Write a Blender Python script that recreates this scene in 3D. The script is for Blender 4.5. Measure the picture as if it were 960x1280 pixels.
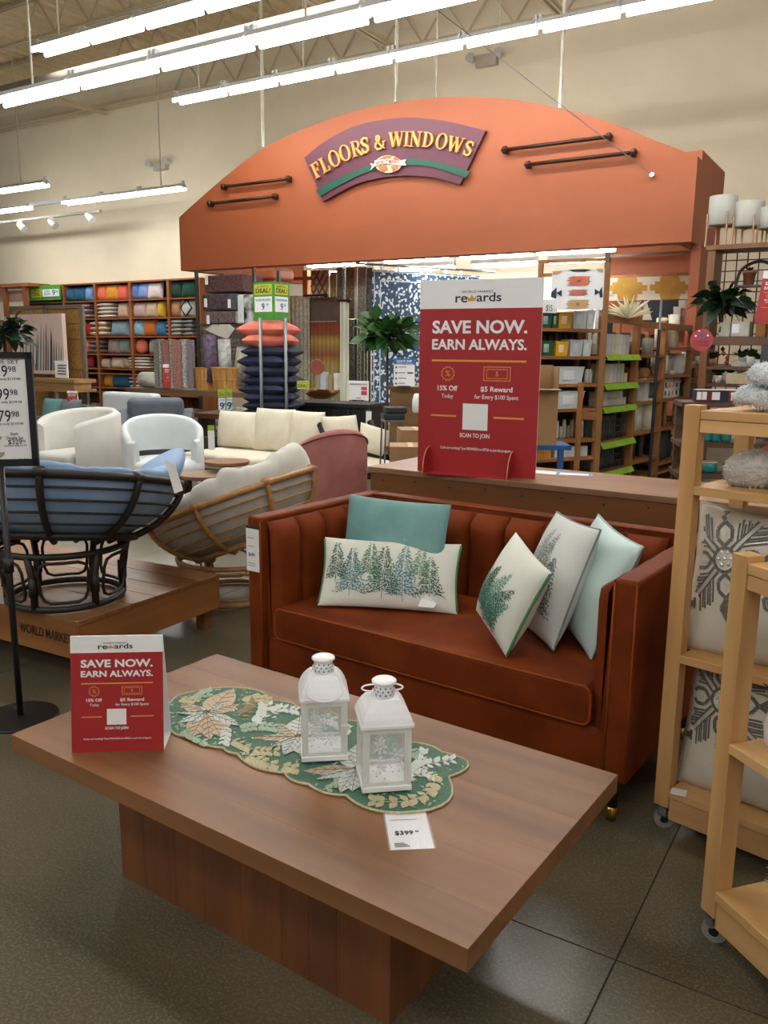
import bpy, bmesh, math, random
from mathutils import Vector, Matrix
for o in list(bpy.data.objects): bpy.data.objects.remove(o)
SC = bpy.context.scene
COL = SC.collection
RND = random.Random(11)
PI = math.pi
# ---------------------------------------------------------------- camera
FPX, PITCH, ROLL, EYE = 1040.0, math.radians(11.0), math.radians(0.5), 1.5
_fw = Vector((0, math.cos(PITCH), -math.sin(PITCH))); _r0 = Vector((1, 0, 0)); _u0 = _r0.cross(_fw)
_rt = _r0 * math.cos(ROLL) + _u0 * math.sin(ROLL); _up = _u0 * math.cos(ROLL) - _r0 * math.sin(ROLL)
cd = bpy.data.cameras.new('camera'); cam = bpy.data.objects.new('camera', cd); COL.objects.link(cam)
cd.sensor_fit = 'AUTO'; cd.sensor_width = 36.0; cd.lens = FPX * 36.0 / 1280.0; cd.clip_start = 0.05; cd.clip_end = 200
cam.matrix_world = Matrix(((_rt.x, _up.x, -_fw.x, 0), (_rt.y, _up.y, -_fw.y, 0), (_rt.z, _up.z, -_fw.z, EYE), (0, 0, 0, 1)))
SC.camera = cam
# ---------------------------------------------------------------- light and exposure
world = bpy.data.worlds.new('store_air'); SC.world = world; world.use_nodes = True
bg = world.node_tree.nodes['Background']; bg.inputs[0].default_value = (1.0, 0.93, 0.82, 1); bg.inputs[1].default_value = 0.22
TUBE_POWER = 34.0          # emission of the fluorescent tubes
vs = SC.view_settings; vs.view_transform = 'Standard'; vs.look = 'None'; vs.gamma = 1.0; vs.use_curve_mapping = False
vs.exposure = 0.42
# ---------------------------------------------------------------- positions
CAMO = Vector((0, 0, EYE))
def ray(x, y): return _rt * ((x - 480) / FPX) - _up * ((y - 640) / FPX) + _fw
def pz(x, y, z):
    d = ray(x, y); return CAMO + d * ((z - EYE) / d.z)
SA = math.radians(-31.5)                                # the store's own axes
U = Vector((math.cos(SA), math.sin(SA), 0)); V = Vector((-math.sin(SA), math.cos(SA), 0))
def S(u, v, z): return U * u + V * v + Vector((0, 0, z))
def sv(x, y, v):                                        # pixel -> (u, z) on the store plane of depth v
    d = ray(x, y); p = CAMO + d * (v / d.dot(V)); return p.dot(U), p.z
def su(x, y, u):                                        # pixel -> (v, z) on the store plane of constant u
    d = ray(x, y); p = CAMO + d * (u / d.dot(U)); return p.dot(V), p.z
def pd(x, y, D):                                        # pixel -> point at ground distance D along +Y
    d = ray(x, y); return CAMO + d * (D / d.y)
def pplane(x, y, p0, n):
    d = ray(x, y); return CAMO + d * (n.dot(p0 - CAMO) / n.dot(d))
def xf(loc=(0, 0, 0), rz=0.0, rx=0.0, ry=0.0):
    return Matrix.Translation(Vector(loc)) @ Matrix.Rotation(rz, 4, 'Z') @ Matrix.Rotation(ry, 4, 'Y') @ Matrix.Rotation(rx, 4, 'X')
# ---------------------------------------------------------------- materials
def lin(h):
    h = h.lstrip('#'); r = []
    for i in (0, 2, 4):
        c = int(h[i:i + 2], 16) / 255.0
        r.append(c / 12.92 if c <= 0.04045 else ((c + 0.055) / 1.055) ** 2.4)
    return tuple(r) + (1.0,)
MATS = {}
def mat(name, h, rough=0.6, metal=0.0, var=0.12, scale=8.0, bump=0.0, bscale=60.0, h2=None, sheen=0.0, rnd=0.0, stretch=None, detail=4.0, spec=0.5):
    if name in MATS: return MATS[name]
    m = bpy.data.materials.new(name); m.use_nodes = True; nt = m.node_tree; N = nt.nodes; L = nt.links
    b = N['Principled BSDF']; b.inputs['Roughness'].default_value = rough; b.inputs['Metallic'].default_value = metal
    b.inputs['Specular IOR Level'].default_value = spec
    if sheen: b.inputs['Sheen Weight'].default_value = sheen; b.inputs['Sheen Roughness'].default_value = 0.4
    c1 = lin(h); c2 = lin(h2) if h2 else tuple(min(1, x * (1 - var * 2)) for x in c1[:3]) + (1,)
    tc = N.new('ShaderNodeTexCoord'); mp = N.new('ShaderNodeMapping'); L.new(tc.outputs['Object'], mp.inputs[0])
    if stretch: mp.inputs['Scale'].default_value = stretch
    n = N.new('ShaderNodeTexNoise'); n.inputs['Scale'].default_value = scale; n.inputs['Detail'].default_value = detail
    L.new(mp.outputs[0], n.inputs['Vector'])
    r = N.new('ShaderNodeValToRGB'); r.color_ramp.elements[0].position = 0.3; r.color_ramp.elements[1].position = 0.7
    r.color_ramp.elements[0].color = c2; r.color_ramp.elements[1].color = c1
    L.new(n.outputs['Fac'], r.inputs[0]); out = r.outputs[0]
    if rnd:
        oi = N.new('ShaderNodeObjectInfo'); hs = N.new('ShaderNodeHueSaturation'); mr = N.new('ShaderNodeMapRange')
        mr.inputs['To Min'].default_value = 1 - rnd; mr.inputs['To Max'].default_value = 1 + rnd
        L.new(oi.outputs['Random'], mr.inputs['Value']); L.new(mr.outputs[0], hs.inputs['Value']); L.new(out, hs.inputs['Color']); out = hs.outputs[0]
        ad = N.new('ShaderNodeVectorMath'); ad.operation = 'ADD'; cx = N.new('ShaderNodeCombineXYZ'); ml = N.new('ShaderNodeMath'); ml.operation = 'MULTIPLY'
        ml.inputs[1].default_value = 37.0; L.new(oi.outputs['Random'], ml.inputs[0])
        for i in range(3): L.new(ml.outputs[0], cx.inputs[i])
        L.new(tc.outputs['Object'], ad.inputs[0]); L.new(cx.outputs[0], ad.inputs[1]); L.new(ad.outputs[0], mp.inputs[0])
    L.new(out, b.inputs['Base Color'])
    if bump:
        n2 = N.new('ShaderNodeTexNoise'); n2.inputs['Scale'].default_value = bscale; n2.inputs['Detail'].default_value = 3
        L.new(mp.outputs[0], n2.inputs['Vector'])
        bp = N.new('ShaderNodeBump'); bp.inputs['Strength'].default_value = bump; bp.inputs['Distance'].default_value = 0.01
        L.new(n2.outputs['Fac'], bp.inputs['Height']); L.new(bp.outputs[0], b.inputs['Normal'])
    MATS[name] = m; return m
def wood(name, h, h2, axis='x', rough=0.45, scale=5.0, rnd=0.12, bump=0.08, knots=False):
    if name in MATS: return MATS[name]
    st = {'x': (0.09, 1, 1), 'y': (1, 0.09, 1), 'z': (1, 1, 0.09)}[axis]
    m = mat(name, h, rough, h2=h2, scale=scale * 3.2, stretch=st, bump=bump, bscale=scale * 16, rnd=rnd, detail=6.0)
    if knots:
        nt = m.node_tree; N = nt.nodes; L = nt.links; b = N['Principled BSDF']
        src = b.inputs['Base Color'].links[0].from_socket
        mp = [n for n in N if n.bl_idname == 'ShaderNodeMapping'][0]
        m2 = N.new('ShaderNodeMapping'); m2.inputs['Scale'].default_value = tuple(0.45 if q < 1 else 1.0 for q in st)
        L.new(mp.inputs[0].links[0].from_socket, m2.inputs[0])
        vo = N.new('ShaderNodeTexVoronoi'); vo.inputs['Scale'].default_value = 3.1; L.new(m2.outputs[0], vo.inputs['Vector'])
        rp = N.new('ShaderNodeValToRGB'); rp.color_ramp.elements[0].color = (0.75, 0.75, 0.75, 1); rp.color_ramp.elements[1].color = (0, 0, 0, 1)
        rp.color_ramp.elements[0].position = 0.02; rp.color_ramp.elements[1].position = 0.11; L.new(vo.outputs['Distance'], rp.inputs[0])
        mx = N.new('ShaderNodeMix'); mx.data_type = 'RGBA'; L.new(rp.outputs[0], mx.inputs['Factor'])
        L.new(src, mx.inputs['A']); mx.inputs['B'].default_value = tuple(q * 0.28 for q in lin(h2)[:3]) + (1,)
        L.new(mx.outputs['Result'], b.inputs['Base Color'])
    return m
def emis(name, col, power):
    if name in MATS: return MATS[name]
    m = bpy.data.materials.new(name); m.use_nodes = True; b = m.node_tree.nodes['Principled BSDF']
    b.inputs['Base Color'].default_value = (1, 1, 1, 1); b.inputs['Emission Color'].default_value = col; b.inputs['Emission Strength'].default_value = power
    MATS[name] = m; return m
def glass(name, tint=(0.95, 0.98, 0.97, 1), alpha=0.25, rough=0.05):
    if name in MATS: return MATS[name]
    m = bpy.data.materials.new(name); m.use_nodes = True; nt = m.node_tree; b = nt.nodes['Principled BSDF']
    b.inputs['Base Color'].default_value = tint; b.inputs['Roughness'].default_value = rough; b.inputs['Alpha'].default_value = alpha
    MATS[name] = m; return m
# ---------------------------------------------------------------- mesh builder
class MB:
    def __init__(s): s.v = []; s.f = []; s.m = []; s.M = None
    def _a(s, p):
        p = Vector(p)
        if s.M is not None: p = s.M @ p
        s.v.append((p.x, p.y, p.z)); return len(s.v) - 1
    def face(s, pts, m=0):
        s.f.append([s._a(p) for p in pts]); s.m.append(m); return s
    def box(s, x0, x1, y0, y1, z0, z1, m=0):
        k = len(s.v)
        for z in (z0, z1):
            for x, y in ((x0, y0), (x1, y0), (x1, y1), (x0, y1)): s._a((x, y, z))
        for q in ((0, 3, 2, 1), (4, 5, 6, 7), (0, 1, 5, 4), (1, 2, 6, 5), (2, 3, 7, 6), (3, 0, 4, 7)):
            s.f.append([k + i for i in q]); s.m.append(m)
        return s
    def beam(s, a, b, w, h=None, m=0):                    # square bar between two points
        a = Vector(a); b = Vector(b); h = h or w; d = (b - a).normalized()
        r = d.cross(Vector((0, 0, 1)))
        if r.length < 1e-4: r = Vector((1, 0, 0))
        r.normalize(); u = r.cross(d); k = len(s.v)
        for p in (a, b):
            for i, j in ((-1, -1), (1, -1), (1, 1), (-1, 1)): s._a(p + r * (w / 2 * i) + u * (h / 2 * j))
        for q in ((0, 1, 2, 3), (7, 6, 5, 4), (0, 4, 5, 1), (1, 5, 6, 2), (2, 6, 7, 3), (3, 7, 4, 0)):
            s.f.append([k + i for i in q]); s.m.append(m)
        return s
    def prism(s, pts, a0, a1, plane='xy', m=0):           # polygon extruded along the third axis
        f = {'xy': lambda p, t: (p[0], p[1], t), 'xz': lambda p, t: (p[0], t, p[1]), 'yz': lambda p, t: (t, p[0], p[1])}[plane]
        n = len(pts); k = len(s.v)
        for t in (a0, a1):
            for p in pts: s._a(f(p, t))
        s.f.append([k + i for i in range(n)][::-1]); s.f.append([k + n + i for i in range(n)]); s.m += [m, m]
        for i in range(n):
            j = (i + 1) % n; s.f.append([k + i, k + j, k + n + j, k + n + i]); s.m.append(m)
        return s
    def grid(s, fn, nu, nv, cu=False, cv=False, m=0):
        k = len(s.v); mu = nu if cu else nu + 1; mv = nv if cv else nv + 1
        for i in range(mu):
            for j in range(mv): s._a(fn(i / nu, j / nv))
        for i in range(nu):
            for j in range(nv):
                a = (i % mu) * mv + (j % mv); b = ((i + 1) % mu) * mv + (j % mv); c = ((i + 1) % mu) * mv + ((j + 1) % mv); d = (i % mu) * mv + ((j + 1) % mv)
                s.f.append([k + a, k + b, k + c, k + d]); s.m.append(m)
        return s
    def tube(s, pts, r, n=8, closed=False, m=0):
        P = [Vector(p) for p in pts]; N = len(P); k = len(s.v); ref = None
        rr = r if isinstance(r, (list, tuple)) else [r] * N
        for i in range(N):
            if closed: d = P[(i + 1) % N] - P[i - 1]
            else: d = P[min(i + 1, N - 1)] - P[max(i - 1, 0)]
            d.normalize()
            if ref is None:
                ref = d.cross(Vector((0, 0, 1)))
                if ref.length < 1e-3: ref = d.cross(Vector((0, 1, 0)))
            ref = (ref - d * ref.dot(d)).normalized(); w = d.cross(ref)
            for j in range(n):
                a = 2 * PI * j / n; s._a(P[i] + (ref * math.cos(a) + w * math.sin(a)) * rr[i])
        for i in range(N if closed else N - 1):
            for j in range(n):
                i2 = (i + 1) % N; j2 = (j + 1) % n
                s.f.append([k + i * n + j, k + i * n + j2, k + i2 * n + j2, k + i2 * n + j]); s.m.append(m)
        if not closed:
            s.f.append([k + j for j in range(n)][::-1]); s.f.append([k + (N - 1) * n + j for j in range(n)]); s.m += [m, m]
        return s
    def lathe(s, prof, n=20, c=(0, 0, 0), m=0, cap=True):
        k = len(s.v); c = Vector(c)
        for r, z in prof:
            for j in range(n):
                a = 2 * PI * j / n; s._a(c + Vector((r * math.cos(a), r * math.sin(a), z)))
        for i in range(len(prof) - 1):
            for j in range(n):
                j2 = (j + 1) % n; s.f.append([k + i * n + j, k + i * n + j2, k + (i + 1) * n + j2, k + (i + 1) * n + j]); s.m.append(m)
        if cap:
            s.f.append([k + j for j in range(n)][::-1]); e = k + (len(prof) - 1) * n; s.f.append([e + j for j in range(n)]); s.m += [m, m]
        return s
    def mesh(s, name, mats, smooth=False):
        me = bpy.data.meshes.new(name); me.from_pydata(s.v, [], s.f)
        for q in (mats if isinstance(mats, (list, tuple)) else [mats]): me.materials.append(q)
        if any(s.m): me.polygons.foreach_set('material_index', s.m)
        if smooth: me.polygons.foreach_set('use_smooth', [True] * len(me.polygons))
        bm = bmesh.new(); bm.from_mesh(me); bmesh.ops.recalc_face_normals(bm, faces=bm.faces); bm.to_mesh(me); bm.free()
        me.update(); return me
    def build(s, name, mats, parent=None, M=None, smooth=False, bevel=0.0, sub=0, seg=2, angle=False):
        return link(name, s.mesh(name, mats, smooth), parent, M, bevel, sub, seg)
def link(name, me, parent=None, M=None, bevel=0.0, sub=0, seg=2):
    o = bpy.data.objects.new(name, me); COL.objects.link(o)
    if parent is not None: o.parent = parent
    if M is not None: o.matrix_local = M
    if bevel:
        b = o.modifiers.new('bevel', 'BEVEL'); b.width = bevel; b.segments = seg; b.limit_method = 'ANGLE'; b.angle_limit = math.radians(40)
    if sub:
        q = o.modifiers.new('sub', 'SUBSURF'); q.levels = sub; q.render_levels = sub
    return o
def tag(o, label, cat, group=None):
    o['label'] = label; o['category'] = cat
    if group: o['group'] = group
    return o
def thing(name, label, cat, M=None, group=None):
    o = bpy.data.objects.new(name, None); COL.objects.link(o); o.empty_display_size = 0.1
    if M is not None: o.matrix_world = M
    return tag(o, label, cat, group)
def struct(o): o['kind'] = 'structure'; return o
def copy_tree(root, M=None, label=None, parent=None):
    c = root.copy(); COL.objects.link(c)
    if parent is not None: c.parent = parent
    if M is not None: c.matrix_world = M
    if label: c['label'] = label
    for ch in list(root.children): copy_tree(ch, None, None, c)
    return c
TEXTS = []
def txt(body, size, m, parent, M, width=None, bold=0.0, align='CENTER', name='lettering', ext=0.0004):
    cu = bpy.data.curves.new('t', 'FONT'); cu.body = body; cu.size = size; cu.align_x = align; cu.align_y = 'CENTER'
    cu.offset = bold * size; cu.extrude = ext; cu.resolution_u = 3; cu.materials.append(m)
    o = bpy.data.objects.new('t', cu); COL.objects.link(o); TEXTS.append((o, name, parent, M, width)); return o
def flush_texts():
    dg = bpy.context.evaluated_depsgraph_get()
    done = []
    for o, name, parent, M, width in TEXTS:
        me = bpy.data.meshes.new_from_object(o.evaluated_get(dg)); me.name = name
        if width and len(me.vertices):
            xs = [v.co.x for v in me.vertices]; k = width / max(1e-6, max(xs) - min(xs)); c = (max(xs) + min(xs)) / 2
            for v in me.vertices: v.co.x = (v.co.x - c) * k
        done.append((me, name, parent, M, o))
    for me, name, parent, M, o in done:
        bpy.data.objects.remove(o)
        q = bpy.data.objects.new(name, me); COL.objects.link(q); q.parent = parent
        if M is not None: q.matrix_local = M
FRONT = Matrix.Rotation(PI / 2, 4, 'X')                   # text plane xy -> upright xz plane facing -y
def face_at(x, y, z): return Matrix.Translation((x, y, z)) @ FRONT
def spline(pts, per=4, closed=True):
    out = []; n = len(pts); P = [Vector(p) for p in pts]
    for i in range(n if closed else n - 1):
        a, b, c, d = (P[(i - 1) % n], P[i], P[(i + 1) % n], P[(i + 2) % n]) if closed else (P[max(i - 1, 0)], P[i], P[i + 1], P[min(i + 2, n - 1)])
        for k in range(per):
            t = k / per; out.append(0.5 * ((2 * b) + (c - a) * t + (2 * a - 5 * b + 4 * c - d) * t * t + (3 * b - a - 3 * c + d) * t ** 3))
    if not closed: out.append(P[-1])
    return out
def hill(t, p=0.45): return max(0.0, 4 * t * (1 - t)) ** p
def pillow_fn(w, h, t, soft=0.06, seed=0, puff=0.45):
    """front/back surface of a cushion of width w, height h in the xz plane, thickness t along y; s=-1 front"""
    def f(a, b, s):
        x = (a - 0.5) * w; z = (b - 0.5) * h
        x *= 1 - soft * hill(b, 1.0) * 1.0; z *= 1 - soft * hill(a, 1.0) * 1.0
        bulge = hill(a, puff) * hill(b, puff)
        wr = 0.03 * math.sin(7 * a + seed) * math.sin(9 * b + 2 * seed) * bulge
        return Vector((x, s * t * 0.5 * (bulge + wr) , z))
    return f
def pillow_mb(w, h, t, n=12, soft=0.06, seed=0, m=0, puff=0.45, mb=None):
    f = pillow_fn(w, h, t, soft, seed, puff); mb = mb or MB()
    e = lambda q: 0.5 - 0.5 * math.cos(PI * q)
    mb.grid(lambda a, b: f(e(a), e(b), -1), n, n, m=m); mb.grid(lambda a, b: f(e(a), e(b), 1), n, n, m=m)
    return mb
def quad_frame(tl, tr, br, bl):
    """frame centred on a quad: x to the right, z up, y away from the viewer side; returns matrix, width, height"""
    c = (tl + tr + br + bl) / 4; x = ((tr - tl) + (br - bl)).normalized(); z = ((tl - bl) + (tr - br)); z = (z - x * z.dot(x)).normalized(); y = z.cross(x)
    M = Matrix(((x.x, y.x, z.x, c.x), (x.y, y.y, z.y, c.y), (x.z, y.z, z.z, c.z), (0, 0, 0, 1)))
    return M, ((tr - tl).length + (br - bl).length) / 2, ((tl - bl).length + (tr - br).length) / 2
# common materials
M_white = mat('white paint', 'ECEEEE', 0.45, var=0.03)
M_paper = mat('paper white', 'F2F3F4', 0.5, var=0.02)
M_black = mat('black paint', '141416', 0.4, var=0.05)
M_chrome = mat('chrome', 'C9CCCF', 0.22, 1.0, var=0.05)
M_steel = mat('grey steel', '7C7F82', 0.4, 0.6, var=0.06)
M_red = mat('sign red', 'A42226', 0.45, var=0.03)
M_gold = mat('sign gold', 'E59A45', 0.5, var=0.02)
M_navy_ink = mat('navy ink', '1B2434', 0.5, var=0.02)
M_ink = mat('grey ink', '55585C', 0.6, var=0.02)
M_plastic = glass('clear plastic', (1, 1, 1, 1), 0.14, 0.12)
# ================================================================ the building
MS = Matrix.Rotation(SA, 4, 'Z')                          # store frame: x=u, y=v
WALLV = 14.6; CEIL = 7.75
M_conc = mat('polished concrete', '5F5642', 0.30, h2='463F30', scale=2.2, detail=8, bump=0.02, bscale=180, rnd=0.05)
def concrete_speckle(m):
    nt = m.node_tree; N = nt.nodes; L = nt.links; b = N['Principled BSDF']; src = b.inputs['Base Color'].links[0].from_socket
    tc = [n for n in N if n.bl_idname == 'ShaderNodeTexCoord'][0]
    n = N.new('ShaderNodeTexNoise'); n.inputs['Scale'].default_value = 130; n.inputs['Detail'].default_value = 2; L.new(tc.outputs['Object'], n.inputs['Vector'])
    r = N.new('ShaderNodeValToRGB'); r.color_ramp.elements[0].position = 0.45; r.color_ramp.elements[1].position = 0.72
    r.color_ramp.elements[0].color = (0, 0, 0, 1); r.color_ramp.elements[1].color = (0.5, 0.5, 0.5, 1); L.new(n.outputs['Fac'], r.inputs[0])
    mx = N.new('ShaderNodeMix'); mx.data_type = 'RGBA'; L.new(r.outputs[0], mx.inputs['Factor']); L.new(src, mx.inputs['A']); mx.inputs['B'].default_value = lin('8C8470')
    L.new(mx.outputs['Result'], b.inputs['Base Color'])
    n3 = N.new('ShaderNodeTexNoise'); n3.inputs['Scale'].default_value = 3.0; L.new(tc.outputs['Object'], n3.inputs['Vector'])
    mr = N.new('ShaderNodeMapRange'); mr.inputs['To Min'].default_value = 0.22; mr.inputs['To Max'].default_value = 0.42; L.new(n3.outputs['Fac'], mr.inputs['Value']); L.new(mr.outputs[0], b.inputs['Roughness'])
concrete_speckle(M_conc)
M_joint = mat('floor joint', '2E2A24', 0.8)
floor = struct(MB().box(-26, 13, -7, WALLV, -0.10, -0.003).build('floor', M_joint, None, MS))
jp = pz(770, 1200, 0); ju, jv = jp.dot(U), jp.dot(V); SL = 3.0; g = 0.0025
me = MB().box(-SL / 2 + g, SL / 2 - g, -SL / 2 + g, SL / 2 - g, -0.05, 0).mesh('slab', M_conc)
for i in range(-8, 4):
    for j in range(-2, 5):
        cu_, cv_ = ju + SL * (i + 0.5), jv + SL * (j + 0.5)
        if cu_ - SL / 2 > 12 or cv_ + SL / 2 < -6.9: continue
        if cv_ + SL / 2 > WALLV:
            d = WALLV - 0.01 - (cv_ - SL / 2); MB().box(-SL / 2 + g, SL / 2 - g, -SL / 2 + g, -SL / 2 + d, -0.05, 0).build('slab', M_conc, floor, Matrix.Translation((cu_, cv_, 0)))
        else: link('slab', me, floor, Matrix.Translation((cu_, cv_, 0)))
# back wall of painted block
def block_wall(name, h):
    m = mat(name, h, 0.75, var=0.04, scale=1.2); nt = m.node_tree; N = nt.nodes; L = nt.links; b = N['Principled BSDF']
    tc = [n for n in N if n.bl_idname == 'ShaderNodeTexCoord'][0]
    sx = N.new('ShaderNodeSeparateXYZ'); cx = N.new('ShaderNodeCombineXYZ'); L.new(tc.outputs['Object'], sx.inputs[0]); L.new(sx.outputs[0], cx.inputs[0]); L.new(sx.outputs[2], cx.inputs[1])
    br = N.new('ShaderNodeTexBrick'); L.new(cx.outputs[0], br.inputs['Vector']); br.inputs['Scale'].default_value = 1.0
    br.inputs['Brick Width'].default_value = 0.4; br.inputs['Row Height'].default_value = 0.2; br.inputs['Mortar Size'].default_value = 0.006; br.inputs['Mortar Smooth'].default_value = 0.6
    bp = N.new('ShaderNodeBump'); bp.invert = True; bp.inputs['Strength'].default_value = 0.22; bp.inputs['Distance'].default_value = 0.006; L.new(br.outputs['Fac'], bp.inputs['Height']); L.new(bp.outputs[0], b.inputs['Normal'])
    return m
M_wall = block_wall('painted block wall', 'E4DAC0')
struct(MB().box(-26, 13, WALLV, WALLV + 0.25, 0, CEIL + 0.1).build('wall_back', M_wall, None, MS))
# corrugated roof deck
M_deck = mat('roof deck', 'CDBC9A', 0.7, var=0.06)
mb = MB(); pts = []; u = -26.0
while u < 13:
    pts += [(u, CEIL), (u + 0.10, CEIL), (u + 0.14, CEIL - 0.06), (u + 0.26, CEIL - 0.06), (u + 0.30, CEIL)]; u += 0.30
mb.grid(lambda a, b: (pts[round(a * (len(pts) - 1))][0], -7 + b * (WALLV + 7), pts[round(a * (len(pts) - 1))][1]), len(pts) - 1, 1)
struct(mb.build('ceiling', M_deck, None, MS))
# bar joists
M_joist = mat('joist paint', 'C4B699', 0.6, var=0.06)
web_a = MB().beam((0, 0, 0), (0.45, 0, 0.62), 0.03).mesh('web', M_joist); web_b = MB().beam((0.45, 0, 0.62), (0.9, 0, 0), 0.03).mesh('web', M_joist)
for k, v in enumerate((7.1, 8.9, 10.7, 12.7, 14.42)):
    t = thing('roof_joist', ['open-web steel roof joist above the long light rows', 'open-web steel roof joist, next to the row of lights over the papasan chairs', 'open-web steel roof joist right over the arched fascia', 'open-web steel roof joist between fascia and back wall', 'open-web steel roof joist fixed along the back wall'][k], 'joist', MS @ Matrix.Translation((0, v, 7.0)))
    for z in (0.0, 0.64):
        for s in (-0.035, 0.035): MB().box(-24, 12, s - 0.022, s + 0.022, z - 0.02, z + 0.03).build('chord', M_joist, t)
    for i in range(28):
        x = -14.4 + i * 0.9
        link('web', web_a, t, Matrix.Translation((x, 0, 0))); link('web', web_b, t, Matrix.Translation((x, 0, 0)))
for k, (a, b) in enumerate((((60, 128), (204, 166)), ((352, 0), (395, 8)), ((690, 20), (744, 67)))):
    ua = pz(*b, 6.9).dot(U); o = MB().box(ua - 0.03, ua + 0.03, 6.0, 14.5, 6.9, 6.96).box(ua + 0.09, ua + 0.13, 6.0, 14.5, 6.9, 6.96).build('bridging_bar', M_joist, None, MS)
    tag(o, ['double steel bridging bar crossing joists above the hanging pendant lights', 'double steel bridging bar crossing joists over the papasan chairs', 'double steel bridging bar crossing the joists above the arched fascia'][k], 'bar')
# round beam over the second light row
v2 = pz(192, 70, 4.9).dot(V); tag(MB().tube([(-16, v2, 4.9), (8, v2, 4.9)], 0.09, 12).build('conduit_beam', mat('beam grey', '8F8676', 0.5), None, MS, smooth=True), 'long round grey beam running just above the brightest light row', 'beam')
# ---------------------------------------------------------------- fluorescent strips
M_tube = emis('tube light', (1.0, 0.98, 0.95, 1), TUBE_POWER)
M_house = mat('lamp housing', 'C9CCCB', 0.4, var=0.04)
M_rod = mat('hanger rod', 'C9C3B2', 0.5)
def fixture(u0, u1, v, z, label, group, rod_to=None, w=0.15):
    t = thing('fluorescent_light', label, 'light', MS @ Matrix.Translation(((u0 + u1) / 2, v, z)), group); L = (u1 - u0) / 2 - 0.012
    MB().prism([(-w * .62, 0.018), (-w * .35, 0.08), (w * .35, 0.08), (w * .62, 0.018)], -L, L, 'yz').build('reflector', M_house, t)
    for s in (-1, 1):
        MB().tube([(-L + 0.03, s * w * .5, -0.012), (L - 0.03, s * w * .5, -0.012)], 0.024, 8).build('tube', M_tube, t, smooth=True)
        MB().box(s * (L - 0.02) - 0.02, s * (L - 0.02) + 0.02, -0.03, 0.03, 0.0, 0.14).build('socket', M_house, t)
    if rod_to: MB().tube([(0, 0, 0.1), (0, 0, rod_to - z)], 0.012, 6).build('hanger_rod', M_rod, t)
    return t
def row(pix, z, label, group, extra=0, rods=(), w=0.15, v=None):
    us = [pz(x, y, z).dot(U) for x, y in pix]; v = v or sum(pz(x, y, z).dot(V) for x, y in pix) / len(pix)
    for k in range(extra): us.append(us[-1] + us[-2] - us[-3] if len(us) > 2 else us[-1] + 1.2)
    for i in range(len(us) - 1): fixture(us[i], us[i + 1], v, z, label, group, 7.0 if i in rods else None, w)
    return us, v
row([(222, 128), (282, 115), (346, 102), (415, 87), (490, 73), (578, 55), (670, 33), (775, 12)], 5.15, 'fluorescent strip in the row just above the arched orange fascia', 'light row above the fascia', 3, (0, 2, 5))
row([(2, 131), (92, 106), (192, 82), (310, 52), (455, 18)], 4.2, 'wide bright fluorescent strip in the lowest, biggest light row', 'lowest light row', 4, (0, 3), 0.17)
row([(45, 65), (106, 50), (173, 30), (248, 9)], 5.15, 'fluorescent strip in the row high over the joists at the store corner', 'high light row', 4, (0, 2), 0.2)
us4, v4 = row([(80, 254), (125, 248), (174, 242), (231, 235)], 4.6, 'fluorescent strip hung on rods near the pale back wall', 'pendant light row by the back wall', 0, (2,))
fixture(sv(-60, 275, v4)[0], sv(38, 259.5, v4)[0], v4, 4.6, 'fluorescent strip at the far end of the row by the back wall', None)
tag(MB().box(sv(38, 259, v4)[0], sv(80, 254, v4)[0], v4 - 0.03, v4 + 0.03, 4.62, 4.69).build('light_rail', M_house, None, MS), 'pale rail joining two strips of the row by the back wall', 'rail')
row([(-70, 247), (0, 240), (62, 231)], 4.6, 'fluorescent strip hung on a rod before the pale back wall', 'pendant light row ahead of the wall row', 0, (1,))
for v, z in ((2.6, 5.15), (-1.8, 5.15), (-5.2, 5.15)):
    for k in range(5):
        fixture(-9 + k * 4.2, -6.6 + k * 4.2, v, z, 'fluorescent strip in the ceiling rows over the aisle', 'light rows over the aisle', None, 0.17)
# track with spotlights
vt = 13.3; tr = thing('track_light', 'white track with three spotlight heads on the pale back wall', 'light', MS)
ua, za = sv(0, 278, vt); ub, zb = sv(118, 266, vt); MB().box(ua - 3, ub + 0.2, vt - 0.03, vt + 0.03, zb, zb + 0.05).build('track', mat('track grey', '8E8B83', 0.5), tr)
for x, y in ((27, 283), (66, 279), (112, 272)):
    u_, z_ = sv(x, y, vt); h = MB(); h.M = Matrix.Translation((u_, vt, z_)) @ Matrix.Rotation(-0.9, 4, 'Y')
    h.lathe([(0.05, 0.14), (0.075, 0.1), (0.085, -0.12), (0.075, -0.12)], 12).build('spot_head', M_house, tr, smooth=True)
    MB().tube([(u_, vt, zb), (u_, vt, z_ + .05)], 0.02, 6).build('stem', M_house, tr)
for k, (x, y) in enumerate(((203, 208), (610, 77))):
    u_, z_ = sv(x, y, WALLV); t = thing('emergency_lamp', ['small grey twin lamp box on the back wall by the pendant lights', 'small white emergency lamp box on the wall above the fascia'][k], 'lamp', MS @ Matrix.Translation((u_, WALLV - 0.06, z_)))
    MB().box(-0.2, 0.2, -0.05, 0.06, -0.1, 0.1).build('body', mat('box grey', 'B9B3A2', 0.5), t, bevel=0.01)
    for s in (-0.27, 0.27): MB().lathe([(0.05, -0.05), (0.09, 0.06)], 10).build('lamp_head', M_house, t, xf((s, -0.08, 0.05), 0, 1.2))
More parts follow.
